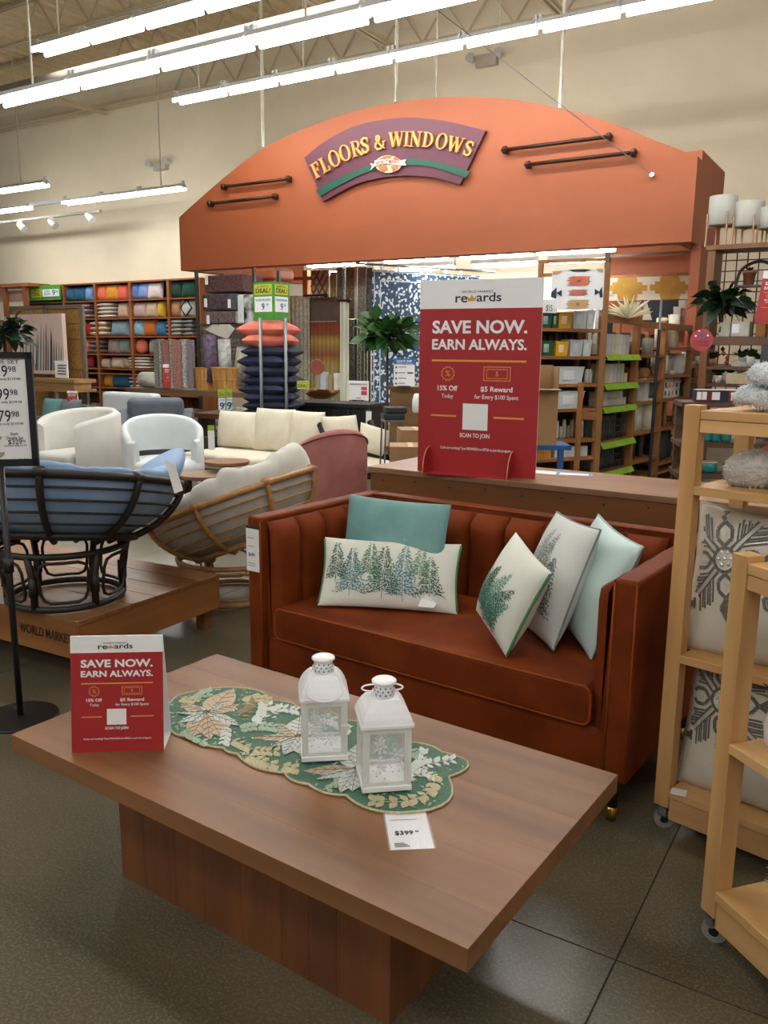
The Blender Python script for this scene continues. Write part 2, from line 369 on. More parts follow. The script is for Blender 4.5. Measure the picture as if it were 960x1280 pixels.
# ---------------------------------------------------------------- the arched fascia
BV = 11.0
M_orange = mat('terracotta paint', 'A2552F', 0.6, var=0.05, scale=1.5)
arch = [(223, 272), (280, 222), (330, 185), (380, 161), (430, 143), (480, 131), (540, 123), (595, 121), (650, 126), (695, 135), (760, 152), (820, 176), (865, 196)]
top = [sv(x, y, BV) for x, y in arch]; bl = sv(226, 337, BV); br_ = sv(864, 304, BV); zb0 = (bl[1] + br_[1]) / 2
top[0] = (bl[0], top[0][1]); top[-1] = (br_[0], top[-1][1])
tops = [(p.x, p.y) for p in spline([Vector((a, b, 0)) for a, b in top], 3, False)]
fas = thing('arched_fascia', 'long arched terracotta fascia over the rug corner', 'fascia', MS)
MB().prism(tops + [(br_[0], zb0), (bl[0], zb0)], BV, BV + 0.25, 'xz').build('front_panel', M_orange, fas)
MB().box(br_[0] - 0.2, br_[0], BV + 0.25, BV + 1.75, zb0, top[-1][1] + 0.12).build('side_panel', M_orange, fas)
MB().box(bl[0], bl[0] + 0.2, BV + 0.25, BV + 3.3, zb0, top[0][1]).build('side_panel', M_orange, fas)
pu = sv(306, 360, BV)[0]; pu2 = sv(328, 360, BV)[0]
pil = thing('pillar', 'square terracotta pillar holding the fascia behind the rug stack', 'pillar', MS)
MB().box(pu, pu2 + .2, BV + 0.05, BV + 0.45, 0, zb0 - 0.005).build('shaft', M_orange, pil); MB().box(pu - 0.06, pu2 + 0.26, BV - 0.01, BV + 0.52, zb0 - 0.22, zb0 - 0.03).build('crown_moulding', M_orange, pil, bevel=0.04)
pil2 = MB().box(br_[0] - 0.06, br_[0] + 0.06, BV + 0.3, BV + 1.7, 0, zb0 - 0.005).build('side_wall', M_orange, None, MS); tag(pil2, 'terracotta side wall carrying the fascia end beside the plant shelving', 'wall')
uo1 = sv(758, 340, 13.4)[0]; uo2 = sv(884, 340, 13.4)[0]
o = MB().box(uo1, uo2, 13.4, 13.5, 0, 3.2).build('accent_wall', M_orange, None, MS); tag(o, 'terracotta accent wall behind the hanging woven rugs', 'wall')
# curtain rods shown on the fascia
M_bronze = mat('dark bronze', '4A3324', 0.4, 0.6)
lab = ['upper bronze curtain rod on the fascia beside the word FLOORS', 'lower bronze curtain rod on the fascia beside the word FLOORS', 'upper bronze curtain rod on the fascia beside the word WINDOWS', 'lower bronze curtain rod on the fascia beside the word WINDOWS']
for k, (a, b) in enumerate((((279, 234), (360, 223)), ((262, 254), (343, 246)), ((631, 187), (761, 171)), ((660, 206), (792, 190)))):
    pa, pb = sv(*a, BV - 0.08), sv(*b, BV - 0.08); z = (pa[1] + pb[1]) / 2; t = thing('curtain_rod', lab[k], 'curtain rod', MS @ Matrix.Translation((0, BV - 0.08, z)))
    MB().tube([(pa[0], 0, 0), (pb[0], 0, 0)], 0.025, 8).build('rod', M_bronze, t, smooth=True)
    for u_ in (pa[0], pb[0]):
        MB().lathe([(0.015, -0.05), (0.05, -0.02), (0.05, 0.02), (0.015, 0.05)], 8).build('finial', M_bronze, t, xf((u_, 0, 0), 0, 0, PI / 2)); MB().box(u_ - 0.02, u_ + 0.02, 0, 0.09, -0.04, 0.04).build('bracket', M_bronze, t)
for k, (x, yt) in enumerate(((329, 184), (495, 128), (545, 122), (700, 136))):
    u_, z_ = sv(x, yt, BV + 0.12); o = MB().tube([(u_, BV + 0.12, z_), (u_, BV + 0.12, 7.0)], 0.03 if k != 2 else 0.012, 6).build('support_rod', M_rod, None, MS)
    tag(o, ['white hanger rod holding the fascia, closest to the pillar', 'white hanger rod above the store sign middle', 'thin wire rod beside the middle hanger rod of the fascia', 'white hanger rod above the curtain rods beside the word WINDOWS'][k], 'rod')
ue, ze = sv(816, 219, BV); hw = thing('tie_wire', 'thin wire tied to a knob on the fascia', 'wire', MS); uw, zw = sv(620, 90, BV - 1.2)
MB().tube([(ue, BV - 0.03, ze), (uw - 0.9, BV - 1.9, zw + 0.9)], 0.006, 5).build('wire', M_steel, hw); MB().lathe([(0.03, -0.02), (0.03, 0.02)], 10).build('knob', M_chrome, hw, xf((ue, BV - 0.03, ze), 0, PI / 2))
# ---------------------------------------------------------------- the arched sign
SV = BV - 0.07
def onsign(x, y, dv=0.0):                                  # pixel of the sign zoom (4x) -> fascia plane
    u_, z_ = sv(380 + x / 4, 130 + y / 4, SV - dv); return (u_, z_)
sg = thing('store_sign', 'arched purple sign with gold serif words and green ribbon', 'sign', MS)
M_purple = mat('sign purple', '5B2337', 0.5, var=0.05); M_sgreen = mat('ribbon green', '0B4D3C', 0.5, var=0.04); M_sgold = mat('letter gold', 'DDA04E', 0.45, var=0.1, scale=20)
ou = [(2, 268), (100, 190), (250, 112), (400, 78), (550, 68), (700, 84), (800, 106), (908, 133)]; inn = [(780, 403), (650, 368), (500, 358), (380, 370), (250, 405), (97, 487)]
def arc(p, per=5): return [(q.x, q.y) for q in spline([Vector((a, b, 0)) for a, b in p], per, False)]
board = [onsign(*p) for p in arc(ou) + arc(inn)]
MB().prism(board, SV, SV + 0.06, 'xz').build('board', M_purple, sg)
gt = arc([(58, 432), (150, 380), (330, 305), (500, 273), (650, 285), (832, 338)]); gb = arc([(808, 370), (650, 318), (500, 306), (330, 336), (180, 405), (82, 462)])
MB().prism([onsign(*p, 0.02) for p in gt + gb], SV - 0.02, SV + 0.0, 'xz').build('ribbon', M_sgreen, sg)
def thick(pts, w0, w1=None):                               # polyline with varying width -> quads
    w1 = w1 if w1 is not None else w0; q = []; n = len(pts)
    L_ = []; R_ = []
    for i, p in enumerate(pts):
        a = pts[max(i - 1, 0)]; b = pts[min(i + 1, n - 1)]; dx, dy = b[0] - a[0], b[1] - a[1]; l = math.hypot(dx, dy) or 1
        t = i / (n - 1); w = (w0 + (w1 - w0) * math.sin(PI * t)) / 2
        L_.append((p[0] - dy / l * w, p[1] + dx / l * w)); R_.append((p[0] + dy / l * w, p[1] - dx / l * w))
    for i in range(n - 1): q.append([L_[i], L_[i + 1], R_[i + 1], R_[i]])
    return q
def rect(x0, x1, y0, y1): return [[(x0, y0), (x1, y0), (x1, y1), (x0, y1)]]
def ring(cx, rx, ry, wx, wy, a0=0, a1=2 * PI, n=24):
    q = []
    for i in range(n):
        a, b = a0 + (a1 - a0) * i / n, a0 + (a1 - a0) * (i + 1) / n
        q.append([(cx + rx * math.cos(a), .5 + ry * math.sin(a)), (cx + rx * math.cos(b), .5 + ry * math.sin(b)), (cx + (rx - wx) * math.cos(b), .5 + (ry - wy) * math.sin(b)), (cx + (rx - wx) * math.cos(a), .5 + (ry - wy) * math.sin(a))])
    return q
def glyph(c):
    stem = lambda x: rect(x - .09, x + .09, 0, 1) + rect(x - .19, x + .19, 0, .07) + rect(x - .19, x + .19, .93, 1)
    if c == 'I': return stem(.2), .4
    if c == 'F': return stem(.2) + rect(.2, .66, .9, 1) + rect(.58, .66, .7, 1) + rect(.2, .5, .47, .55) + rect(.44, .5, .38, .64), .68
    if c == 'L': return stem(.2) + rect(.2, .64, 0, .09) + rect(.56, .64, 0, .32), .66
    if c == 'O': return ring(.44, .44, .53, .17, .07), .88
    if c == 'D': return stem(.2) + ring(.3, .52, .5, .17, .08, -PI / 2, PI / 2), .84
    if c == 'R': return stem(.2) + rect(.2, .42, .92, 1) + rect(.2, .42, .46, .54) + [[(x, y * .54 + .46) for x, y in qd] for qd in ring(.4, .32, .5, .15, .13, -PI / 2, PI / 2)] + thick([(.42, .5), (.58, .26), (.78, .02)], .16) + rect(.66, .9, 0, .07), .86
    if c == 'N': return rect(.14, .22, 0, 1) + rect(.72, .80, 0, 1) + thick([(.14, .98), (.78, .02)], .2) + rect(.0, .34, 0, .07) + rect(.6, .94, .93, 1) + rect(-.02, .24, .93, 1), .94
    if c == 'W': return thick([(.1, .98), (.36, .02)], .19) + thick([(.36, .02), (.6, .98)], .08) + thick([(.56, .98), (.84, .02)], .19) + thick([(.84, .02), (1.08, .98)], .08) + rect(-.04, .28, .93, 1) + rect(.44, .72, .93, 1) + rect(.96, 1.22, .93, 1), 1.2
    if c == 'S': return thick([(.56, .74), (.5, .9), (.34, .97), (.16, .9), (.1, .74), (.2, .6), (.4, .48), (.54, .34), (.52, .14), (.34, .03), (.14, .1), (.06, .28)], .08, .2) + rect(.53, .6, .68, 1) + rect(.02, .09, 0, .34), .64
    if c == '&': return thick([(.86, .5), (.76, .22), (.56, .04), (.3, .02), (.1, .2), (.16, .42), (.4, .58), (.5, .78), (.4, .95), (.26, .9), (.22, .74), (.4, .46), (.66, .16), (.88, .02)], .09, .17) + rect(.7, .98, .48, .55), .96
for c, x, y, rot, h in (('F', 60, 330, 30, 76), ('L', 101, 303, 28, 76), ('O', 150, 272, 25, 78), ('O', 203, 244, 21, 78), ('R', 261, 222, 17, 78), ('S', 303, 206, 14, 76), ('&', 376, 190, 10, 72), ('W', 461, 176, 5, 76), ('I', 512, 174, 2, 76), ('N', 557, 175, -1, 78), ('D', 619, 178, -4, 78), ('O', 687, 186, -7, 78), ('W', 757, 202, -10, 78), ('S', 822, 222, -13, 76)):
    mb = MB(); qs, w = glyph(c); a = math.radians(rot); ca, sa = math.cos(a), math.sin(a)
    for q in qs:
        P = []
        for gx, gy in q:
            lx, ly = (gx - w / 2 + 0.12 * (gy - .5)) * h * 0.82, (gy - .5) * h
            P.append(onsign(x + lx * ca - ly * sa, y - lx * sa - ly * ca, 0.04))
        mb.prism(P, SV - 0.04, SV - 0.005, 'xz')
    mb.build('sign_letter', M_sgold, sg)
gl = [onsign(420 + 66 * math.cos(a), 300 - 44 * math.sin(a), 0.04) for a in [2 * PI * i / 24 for i in range(24)]]
MB().prism(gl, SV - 0.035, SV - 0.02, 'xz').build('globe', mat('globe cream', 'D9C2A0', 0.5), sg)
mb = MB()
for pp in ([(365, 285), (400, 262), (440, 258), (425, 280), (385, 292)], [(455, 262), (480, 285), (460, 290), (445, 275)], [(372, 312), (410, 308), (420, 330), (395, 342), (375, 330)], [(432, 310), (470, 308), (470, 322), (445, 340)]):
    mb.prism([onsign(*p, 0.04) for p in pp], SV - 0.039, SV - 0.034, 'xz')
mb.build('globe_lands', mat('globe brown', 'B06A3A', 0.5), sg)
ban = [(352, 283), (420, 274), (488, 281), (510, 276), (502, 291), (511, 307), (488, 306), (420, 300), (356, 309), (331, 331), (340, 312), (330, 297), (352, 299)]
MB().prism([onsign(*p, 0.05) for p in ban], SV - 0.05, SV - 0.036, 'xz').build('banner', mat('banner cream', 'E8DCC8', 0.5), sg)
u_, z_ = onsign(420, 290, 0.06); u1_ = onsign(358, 290)[0]; u2_ = onsign(484, 290)[0]
txt('WORLD MARKET', 0.085, mat('banner red', '8E1B22', 0.5), sg, Matrix.Translation((u_, SV - 0.052, z_)) @ FRONT, width=(u2_ - u1_), bold=0.02)
# lights inside the alcove
for k in range(4):
    ua = sv(385 + k * 95, 325, 12.3)[0]; fixture(ua, ua + 1.22, 12.3, 2.96, 'fluorescent strip tucked under the fascia over the rugs', 'lights under the fascia', None, 0.12)
for k in range(4):  # extra row of strips, added to brighten the back of the alcove
    ua = sv(400 + k * 95, 325, 13.6)[0]; fixture(ua, ua + 1.22, 13.6, 2.96, 'added fluorescent strip brightening the wall behind the hanging rugs', 'added lights deep under the fascia', None, 0.12)
# ================================================================ coffee table and what stands on it
TT = 0.42
MT = xf((-0.219, 2.098, 0), math.radians(-34.94))
M_ttop = wood('table top wood', '885C38', '694324', 'x', 0.48, 3.0, 0.07, 0.03, knots=True)
M_tbase = wood('table base wood', '7A4826', '5A3219', 'z', 0.42, 4.0, 0.12, 0.03, knots=True)
tb = thing('coffee_table', 'low brown plank-top coffee table on a boxed plinth base', 'table', MT)
ws = [0.115, 0.15, 0.10, 0.165, 0.125, 0.138]; y = -0.3965
for w in ws:
    MB().box(-0.741, 0.741, y + 0.00005, y + w - 0.00005, TT - 0.05, TT).build('top_plank', M_ttop, tb, bevel=0.0005); y += w
bx0, bx1, by0, by1 = -0.47, 0.47, -0.25, 0.25; hb = TT - 0.0505
MB().box(bx0 + 0.02, bx1 - 0.02, by0 + 0.02, by1 - 0.02, 0, hb).build('plinth_core', M_tbase, tb)
def boards(a0, a1, n, seed):
    r = random.Random(seed); w = [r.uniform(0.7, 1.4) for _ in range(n)]; k = (a1 - a0) / sum(w); out = []; a = a0
    for q in w: out.append((a, a + q * k)); a += q * k
    return out
for a, b in boards(bx0, bx1, 8, 3):
    for y0, y1 in ((by0, by0 + 0.02), (by1 - 0.02, by1)): MB().box(a + 0.0004, b - 0.0004, y0, y1, 0, hb).build('plinth_board', M_tbase, tb, bevel=0.001)
for a, b in boards(by0 + 0.02, by1 - 0.02, 4, 5):
    for x0, x1 in ((bx0, bx0 + 0.02), (bx1 - 0.02, bx1)): MB().box(x0, x1, a + 0.0004, b - 0.0004, 0, hb).build('plinth_board', M_tbase, tb, bevel=0.001)
# ---------------------------------------------------------------- beaded table runner
RZ = TT + 0.004
def bead(name, h, h2, sc=260):
    m = mat(name, h, 0.35, h2=h2, scale=sc, detail=2, bump=0.5, bscale=320); return m
M_rgreen = bead('runner green beads', '4F8064', '2E5A48'); M_rwhite = bead('runner white beads', 'EDEFEA', 'C9CFC9'); M_rcream = bead('runner cream beads', 'D9D0AE', 'A89A6C')
M_rtan = bead('runner tan beads', 'DCCBB4', 'BFA688'); M_rgold = bead('runner gold beads', 'A58F62', '77633E'); M_rpale = bead('runner pale green beads', 'B9CDB6', '86A489')
rn = thing('table_runner', 'scalloped green beaded table runner with white poinsettias', 'table runner', None)
notch = [(207, 892, .1), (214, 877, .16), (236, 866, .10), (301, 860, .16), (339, 876, .16), (374, 885, .14), (434, 901, .14), (470, 912, .14), (512, 928, .14), (552, 940, .46), (561, 971, .30), (495, 1016, .14), (433, 994, .14), (386, 980, .16), (356, 966, .14), (297, 942, .16), (280, 935, .14), (240, 919, .16), (218, 917, .05)]
ol = []
for i, (x0, y0, bf) in enumerate(notch):
    x1, y1, _ = notch[(i + 1) % len(notch)]; A = pz(x0, y0, RZ); B = pz(x1, y1, RZ); ch = B - A; nrm = Vector((-ch.y, ch.x, 0)); cm = (A + B) / 2 + nrm * (bf * 2)
    for k in range(7): t = k / 7; ol.append(A * (1 - t) ** 2 + cm * (2 * t * (1 - t)) + B * t * t)
MB().prism([(p.x, p.y) for p in ol], TT + 0.0006, RZ, 'xy').build('cloth', M_rgreen, rn)
MB().tube([Vector((p.x, p.y, RZ - 0.0005)) for p in ol], 0.0034, 6, True).build('beaded_edge', M_rcream, rn)
def leaf_mb(a, b, w, zl=0.0, mb=None, rise=0.003):
    a = pz(*a, RZ); b = pz(*b, RZ); mb = mb or MB(); d = b - a; l = d.length; d.normalize(); n = Vector((-d.y, d.x, 0)); K = 6; w = w * l
    prof = [0.05, 0.62, 0.95, 1.0, 0.8, 0.45, 0.02]
    ln = [a + d * (l * i / K) for i in range(K + 1)]
    for s in (-1, 1):
        for i in range(K):
            p0, p1 = ln[i] + Vector((0, 0, zl + rise)), ln[i + 1] + Vector((0, 0, zl + rise)); q1 = ln[i + 1] + n * (s * w * prof[i + 1]) + Vector((0, 0, zl + 0.0006)); q0 = ln[i] + n * (s * w * prof[i]) + Vector((0, 0, zl + 0.0006))
            mb.face([p0, p1, q1, q0] if s > 0 else [q0, q1, p1, p0])
    return mb
def vein(a, b, w, m, k=4, zl=0.0):
    A = pz(*a, RZ); B = pz(*b, RZ); d = B - A; l = d.length; d.normalize(); n = Vector((-d.y, d.x, 0)); mb = MB(); up = Vector((0, 0, zl + 0.0036))
    mb.tube([A + up, B + up], 0.0008, 4)
    for i in range(1, k + 1):
        p = A + d * (l * i / (k + 1.4))
        for s in (-1, 1): mb.tube([p + up, p + d * (l * .14) + n * (s * w * l * .6) + Vector((0, 0, zl + .0022))], 0.0007, 4)
    mb.build('vein', m, rn)
M_vein = mat('vein thread', '7E8A86', 0.6)
def flower(cx, cy, petals, m1, m2, zl=0.0):
    for k, (tx, ty, w, c) in enumerate(petals):
        zq = zl + 0.0004 * (k % 3) + (.0018 if c else 0); leaf_mb((cx, cy), (tx, ty), w, zq).build('petal', m1 if c else m2, rn); vein((cx, cy), (tx, ty), w, M_vein if c else M_rgold, 4, zq)
    P = pz(cx, cy, RZ)
    mb = MB()
    for i in range(9):
        a = i * 2.4; r = 0.0035 * math.sqrt(i); mb.lathe([(0.001, 0.0), (0.0035, 0.002), (0.001, 0.0045)], 6, (P.x + r * math.cos(a), P.y + r * math.sin(a), P.z + 0.005 + zl))
    mb.build('flower_centre', M_rgold, rn)
flower(258, 892, [(292, 861, .24, 0), (226, 880, .2, 0), (275, 920, .34, 0), (300, 880, .25, 0), (240, 921, .25, 0), (222, 905, .18, 1), (300, 908, .16, 1), (262, 925, .16, 0), (219, 892, .13, 1), (278, 880, .22, 1), (240, 905, .16, 1), (285, 896, .18, 1), (246, 884, .2, 1)], M_rwhite, M_rtan)
flower(372, 922, [(316, 922, .15, 0), (348, 905, .26, 0), (355, 945, .22, 1), (390, 948, .28, 1), (338, 935, .16, 1), (400, 905, .3, 1), (375, 897, .3, 1), (410, 930, .3, 1)], M_rwhite, M_rtan)
flower(446, 962, [(380, 964, .2, 0), (396, 975, .15, 1), (425, 992, .2, 1), (440, 990, .28, 1), (428, 938, .26, 1), (446, 932, .26, 1), (462, 985, .26, 0), (478, 950, .3, 1)], M_rwhite, M_rtan)
def sprig(pts, m, n, ll, w, name='sprig', both=True):
    P = [Vector((x, y, 0)) for x, y in pts]; sp = spline(P, 8, False); mb = MB()
    mb.tube([pz(p.x, p.y, RZ) + Vector((0, 0, 0.0018)) for p in sp], 0.0013, 5)
    for i in range(n):
        t = (i + 0.6) / n; k = min(int(t * (len(sp) - 1)), len(sp) - 2); p = sp[k]; d = (sp[k + 1] - sp[k]).normalized(); q = Vector((-d.y, d.x, 0))
        for s in ((-1, 1) if both else ((-1, 1)[i % 2],)):
            e = p + (d * 0.75 + q * s * 0.75) * ll; leaf_mb((p.x, p.y), (e.x, e.y), w, 0.0012, mb, 0.002)
    mb.build(name, m, rn)
sprig([(515, 968), (530, 957), (566, 950)], M_rwhite, 8, 9, .24); sprig([(514, 962), (526, 951), (530, 938)], M_rwhite, 6, 7, .26); sprig([(512, 974), (528, 967), (543, 972)], M_rwhite, 5, 7, .26)
sprig([(545, 968), (535, 992), (500, 1003), (462, 1001)], M_rcream, 9, 11, .30); sprig([(340, 892), (352, 886), (372, 889)], M_rwhite, 6, 8, .22); sprig([(320, 908), (330, 893), (332, 882)], M_rwhite, 4, 11, .25)
sprig([(282, 908), (282, 918), (280, 928)], M_rwhite, 4, 9, .22); sprig([(290, 925), (318, 938), (345, 940)], M_rcream, 7, 9, .25); sprig([(300, 912), (325, 908), (352, 912)], M_rpale, 7, 8, .3)
sprig([(244, 878), (252, 870), (262, 866)], M_rpale, 3, 8, .3); sprig([(305, 880), (322, 874), (334, 876)], M_rcream, 4, 9, .35); sprig([(310, 945), (335, 955), (372, 962)], M_rcream, 6, 10, .35)
sprig([(405, 988), (418, 984), (424, 976)], M_rpale, 3, 7, .35); sprig([(400, 897), (418, 902), (434, 912)], M_rwhite, 4, 10, .3); sprig([(500, 935), (512, 940), (522, 944)], M_rpale, 3, 9, .3); sprig([(300, 895), (312, 888), (318, 878)], M_rgold, 4, 9, .3)
sprig([(225, 872), (236, 876), (246, 874)], M_rcream, 3, 7, .35); sprig([(228, 912), (240, 920), (256, 928)], M_rpale, 4, 8, .3)
# scattered small bead buds filling the green ground
import mathutils
poly = [(p.x, p.y) for p in ol]
def inside(x, y):
    c = False; j = len(poly) - 1
    for i in range(len(poly)):
        if (poly[i][1] > y) != (poly[j][1] > y) and x < (poly[j][0] - poly[i][0]) * (y - poly[i][1]) / (poly[j][1] - poly[i][1]) + poly[i][0]: c = not c
        j = i
    return c
rb = random.Random(31); buds = {0: MB(), 1: MB(), 2: MB()}; xs_ = [p[0] for p in poly]; ys_ = [p[1] for p in poly]; k = 0
while k < 420:
    x, y = rb.uniform(min(xs_), max(xs_)), rb.uniform(min(ys_), max(ys_))
    if not (inside(x, y) and inside(x + .012, y) and inside(x - .012, y) and inside(x, y + .012) and inside(x, y - .012)): continue
    a = rb.uniform(0, PI); l = rb.uniform(.004, .010); w = l * .38; c, s_ = math.cos(a), math.sin(a); z = RZ + .0009
    buds[k % 3].face([(x - c * l, y - s_ * l, z), (x + s_ * w, y - c * w, z + .0012), (x + c * l, y + s_ * l, z), (x - s_ * w, y + c * w, z + .0012)]); k += 1
for k, m in ((0, M_rpale), (1, M_rwhite), (2, M_rcream)): buds[k].build('bead_buds', m, rn)['kind'] = 'stuff'
# ---------------------------------------------------------------- lanterns
M_lan = mat('lantern white metal', 'F8FAFD', 0.42, var=0.04, scale=18); M_lanw = mat('lantern wash', 'E4E8E4', 0.6, var=0.05, scale=25); M_pane = glass('lantern pane', (0.93, 0.97, 0.97, 1), 0.12, 0.12); M_flake = mat('frost white', 'F4F6F8', 0.6, var=0.02)
def snowflake(mb, cx, cz, r, y, arms=6, rot=0.0, w=0.0022):
    for k in range(arms):
        a = rot + k * 2 * PI / arms; d = (math.cos(a), math.sin(a)); n = (-d[1], d[0])
        def seg(p, q):
            l = math.hypot(q[0] - p[0], q[1] - p[1]) or 1; nx, nz = -(q[1] - p[1]) / l * w / 2, (q[0] - p[0]) / l * w / 2
            mb.face([(p[0] + nx, y, p[1] + nz), (q[0] + nx, y, q[1] + nz), (q[0] - nx, y, q[1] - nz), (p[0] - nx, y, p[1] - nz)])
        seg((cx, cz), (cx + d[0] * r, cz + d[1] * r))
        for t in (0.45, 0.75):
            p = (cx + d[0] * r * t, cz + d[1] * r * t)
            for s in (-1, 1): seg(p, (p[0] + (d[0] * .8 + n[0] * s * .7) * r * .32, p[1] + (d[1] * .8 + n[1] * s * .7) * r * .32))
def lantern(loc, rz, label, door, handle):
    t = thing('lantern', label, 'lantern', xf(loc, rz)); b = 0.062
    MB().box(-b, b, -b, b, 0, 0.014).build('base', M_lan, t, bevel=0.002)
    for sx in (-1, 1):
        for sy in (-1, 1): MB().box(sx * .0555 - .0045, sx * .0555 + .0045, sy * .0555 - .0045, sy * .0555 + .0045, 0.014, 0.165).build('corner_post', M_lanw, t)
    for k in range(4):
        R4 = Matrix.Rotation(k * PI / 2, 4, 'Z'); q = MB(); q.M = R4
        q.box(-0.051, 0.051, -0.058, -0.053, 0.014, 0.024).box(-0.051, 0.051, -0.058, -0.053, 0.152, 0.165).box(-0.051, -0.043, -0.058, -0.053, 0.024, 0.152).box(0.043, 0.051, -0.058, -0.053, 0.024, 0.152)
        fr = q.build('pane_frame', M_lanw, t)
        q = MB(); q.M = R4; q.box(-0.043, 0.043, -0.0562, -0.0550, 0.024, 0.152).build('pane', M_pane, fr)
        q = MB(); q.M = R4; r = random.Random(k + int(loc[0] * 1000))
        for i in range(5): snowflake(q, r.uniform(-.028, .028), 0.06 + i * 0.018, r.uniform(.013, .020), -0.0568, 6, r.uniform(0, 1), 0.0018)
        for i in range(16): q.face([(a + .0016 * c, -0.0568, bz + .0016 * d) for (a, bz) in [(r.uniform(-.042, .042), r.uniform(.026, .075))] for c, d in ((-1, -1), (1, -1), (1, 1), (-1, 1))])
        q.build('frost_print', M_flake, fr)
    MB().box(-.066, .066, -.066, .066, 0.165, 0.178).build('eave', M_lan, t, bevel=0.004, seg=3)
    prof = [(.064, 0.178), (.060, 0.190), (.052, 0.206), (.042, 0.220), (.034, 0.228)]
    mb = MB(); sq = []
    for r, z in prof: sq.append([(-r, -r, z), (r, -r, z), (r, r, z), (-r, r, z)])
    for i in range(len(sq) - 1):
        for k in range(4): mb.face([sq[i][k], sq[i][(k + 1) % 4], sq[i + 1][(k + 1) % 4], sq[i + 1][k]])
    mb.face(sq[-1]); mb.build('roof', M_lan, t)
    M_hole = mat('lantern vent hole', '4C5356', 0.8)
    ch = MB().lathe([(0.025, 0.226), (0.024, 0.262)], 24).build('chimney', M_lan, t, smooth=True)
    mb = MB()
    for i in range(3):
        for j in range(12):
            a = 2 * PI * (j + 0.5 * (i % 2)) / 12; z = 0.236 + i * 0.009; c, s = math.cos(a), math.sin(a); rr = 0.0252
            mb.face([(rr * c - s * dx, rr * s + c * dx, z + dz) for dx, dz in ((-.0026, 0), (0, -.003), (.0026, 0), (0, .003))])
    mb.build('vent_holes', M_hole, ch)['kind'] = 'stuff'
    MB().lathe([(0.026, 0.262), (0.031, 0.264), (0.031, 0.268), (0.027, 0.271), (0.01, 0.272)], 24).build('chimney_cap', M_lan, t, smooth=True)
    if handle == 'down': pts = [(-.026, -.012, .238), (-.040, -.045, .222), (-.047, -.066, .205), (-.042, -.075, .190), (-.022, -.079, .179), (0, -.080, .176), (.022, -.079, .179), (.042, -.075, .190), (.047, -.066, .205), (.040, -.045, .222), (.026, -.012, .238)]
    else: pts = [(-.026, 0, .240), (-.045, .01, .238), (-.052, .03, .236), (-.04, .052, .234), (-.015, .06, .233), (.015, .06, .233), (.04, .052, .234), (.052, .03, .236), (.045, .01, .238), (.026, 0, .240)]
    MB().tube(spline([Vector(p) for p in pts], 3, False), 0.0022, 6).build('handle', M_lan, t, smooth=True)
    for s in (-1, 1): MB().prism([(s * .022, .226), (s * .034, .226), (s * .027, .248)], -.006, .006, 'xz').build('handle_lug', M_lan, t)
    if door: MB().box(.043, .066, -.066, -.058, .088, .100).build('latch', M_lanw, t)
    return t
LZ = RZ + 0.0058
lantern((-0.158, 2.098, LZ), math.radians(7), 'white metal lantern with latch, its wire handle hanging forward', True, 'down')
lantern((0.004, 1.945, LZ), math.radians(9), 'white metal snowflake lantern with handle folded back, beside the price card', False, 'back')
# price card
c4 = [pz(x, y, TT + .001) for x, y in ((481, 1000), (530, 998), (537, 1060), (488, 1062))]
for p in c4: p.z = 0
tg = thing('price_card', 'white price card in plastic sleeve lying half under the runner', 'card', None); Mc, w, h = quad_frame(*[Vector((p.x, p.y, 0)) for p in c4])
xd = (c4[1] - c4[0]).normalized(); yd = (c4[0] - c4[3]).normalized(); ce = sum(c4, Vector()) / 4
Mp = Matrix(((xd.x, -xd.y, 0, ce.x), (xd.y, xd.x, 0, ce.y), (0, 0, 1, TT + 0.0001), (0, 0, 0, 1))); tg.matrix_world = Mp; h = (c4[0] - c4[3]).length; w = (c4[1] - c4[0]).length
hv = h * 0.36
MB().box(-w / 2, w / 2, -h / 2, h / 2 - 0.05, 0, 0.0005).build('sheet', M_paper, tg); MB().box(-w / 2 - .004, w / 2 + .004, -h / 2 - .004, h / 2 - 0.05, 0.0006, 0.0011).build('plastic_sleeve', glass('sleeve', (0.95, 0.95, 1, 1), 0.2, 0.08), tg)
TF = lambda x, y: Matrix.Translation((x, y, 0.0014))
txt('$399', 0.022, M_navy_ink, tg, TF(-0.012, -0.042), bold=.01, width=0.042); txt('99', 0.009, M_navy_ink, tg, TF(.018, -0.038))
for k in range(3): MB().box(-w / 2 + .01, -w / 2 + .045 - k * .006, -h / 2 + .008 + k * .006, -h / 2 + .011 + k * .006, .0012, .0014).build('print_line', M_ink, tg)
MB().box(-w / 2 + .01, w / 2 - .025, 0.012, .0135, .0012, .0014).build('print_line', M_ink, tg)
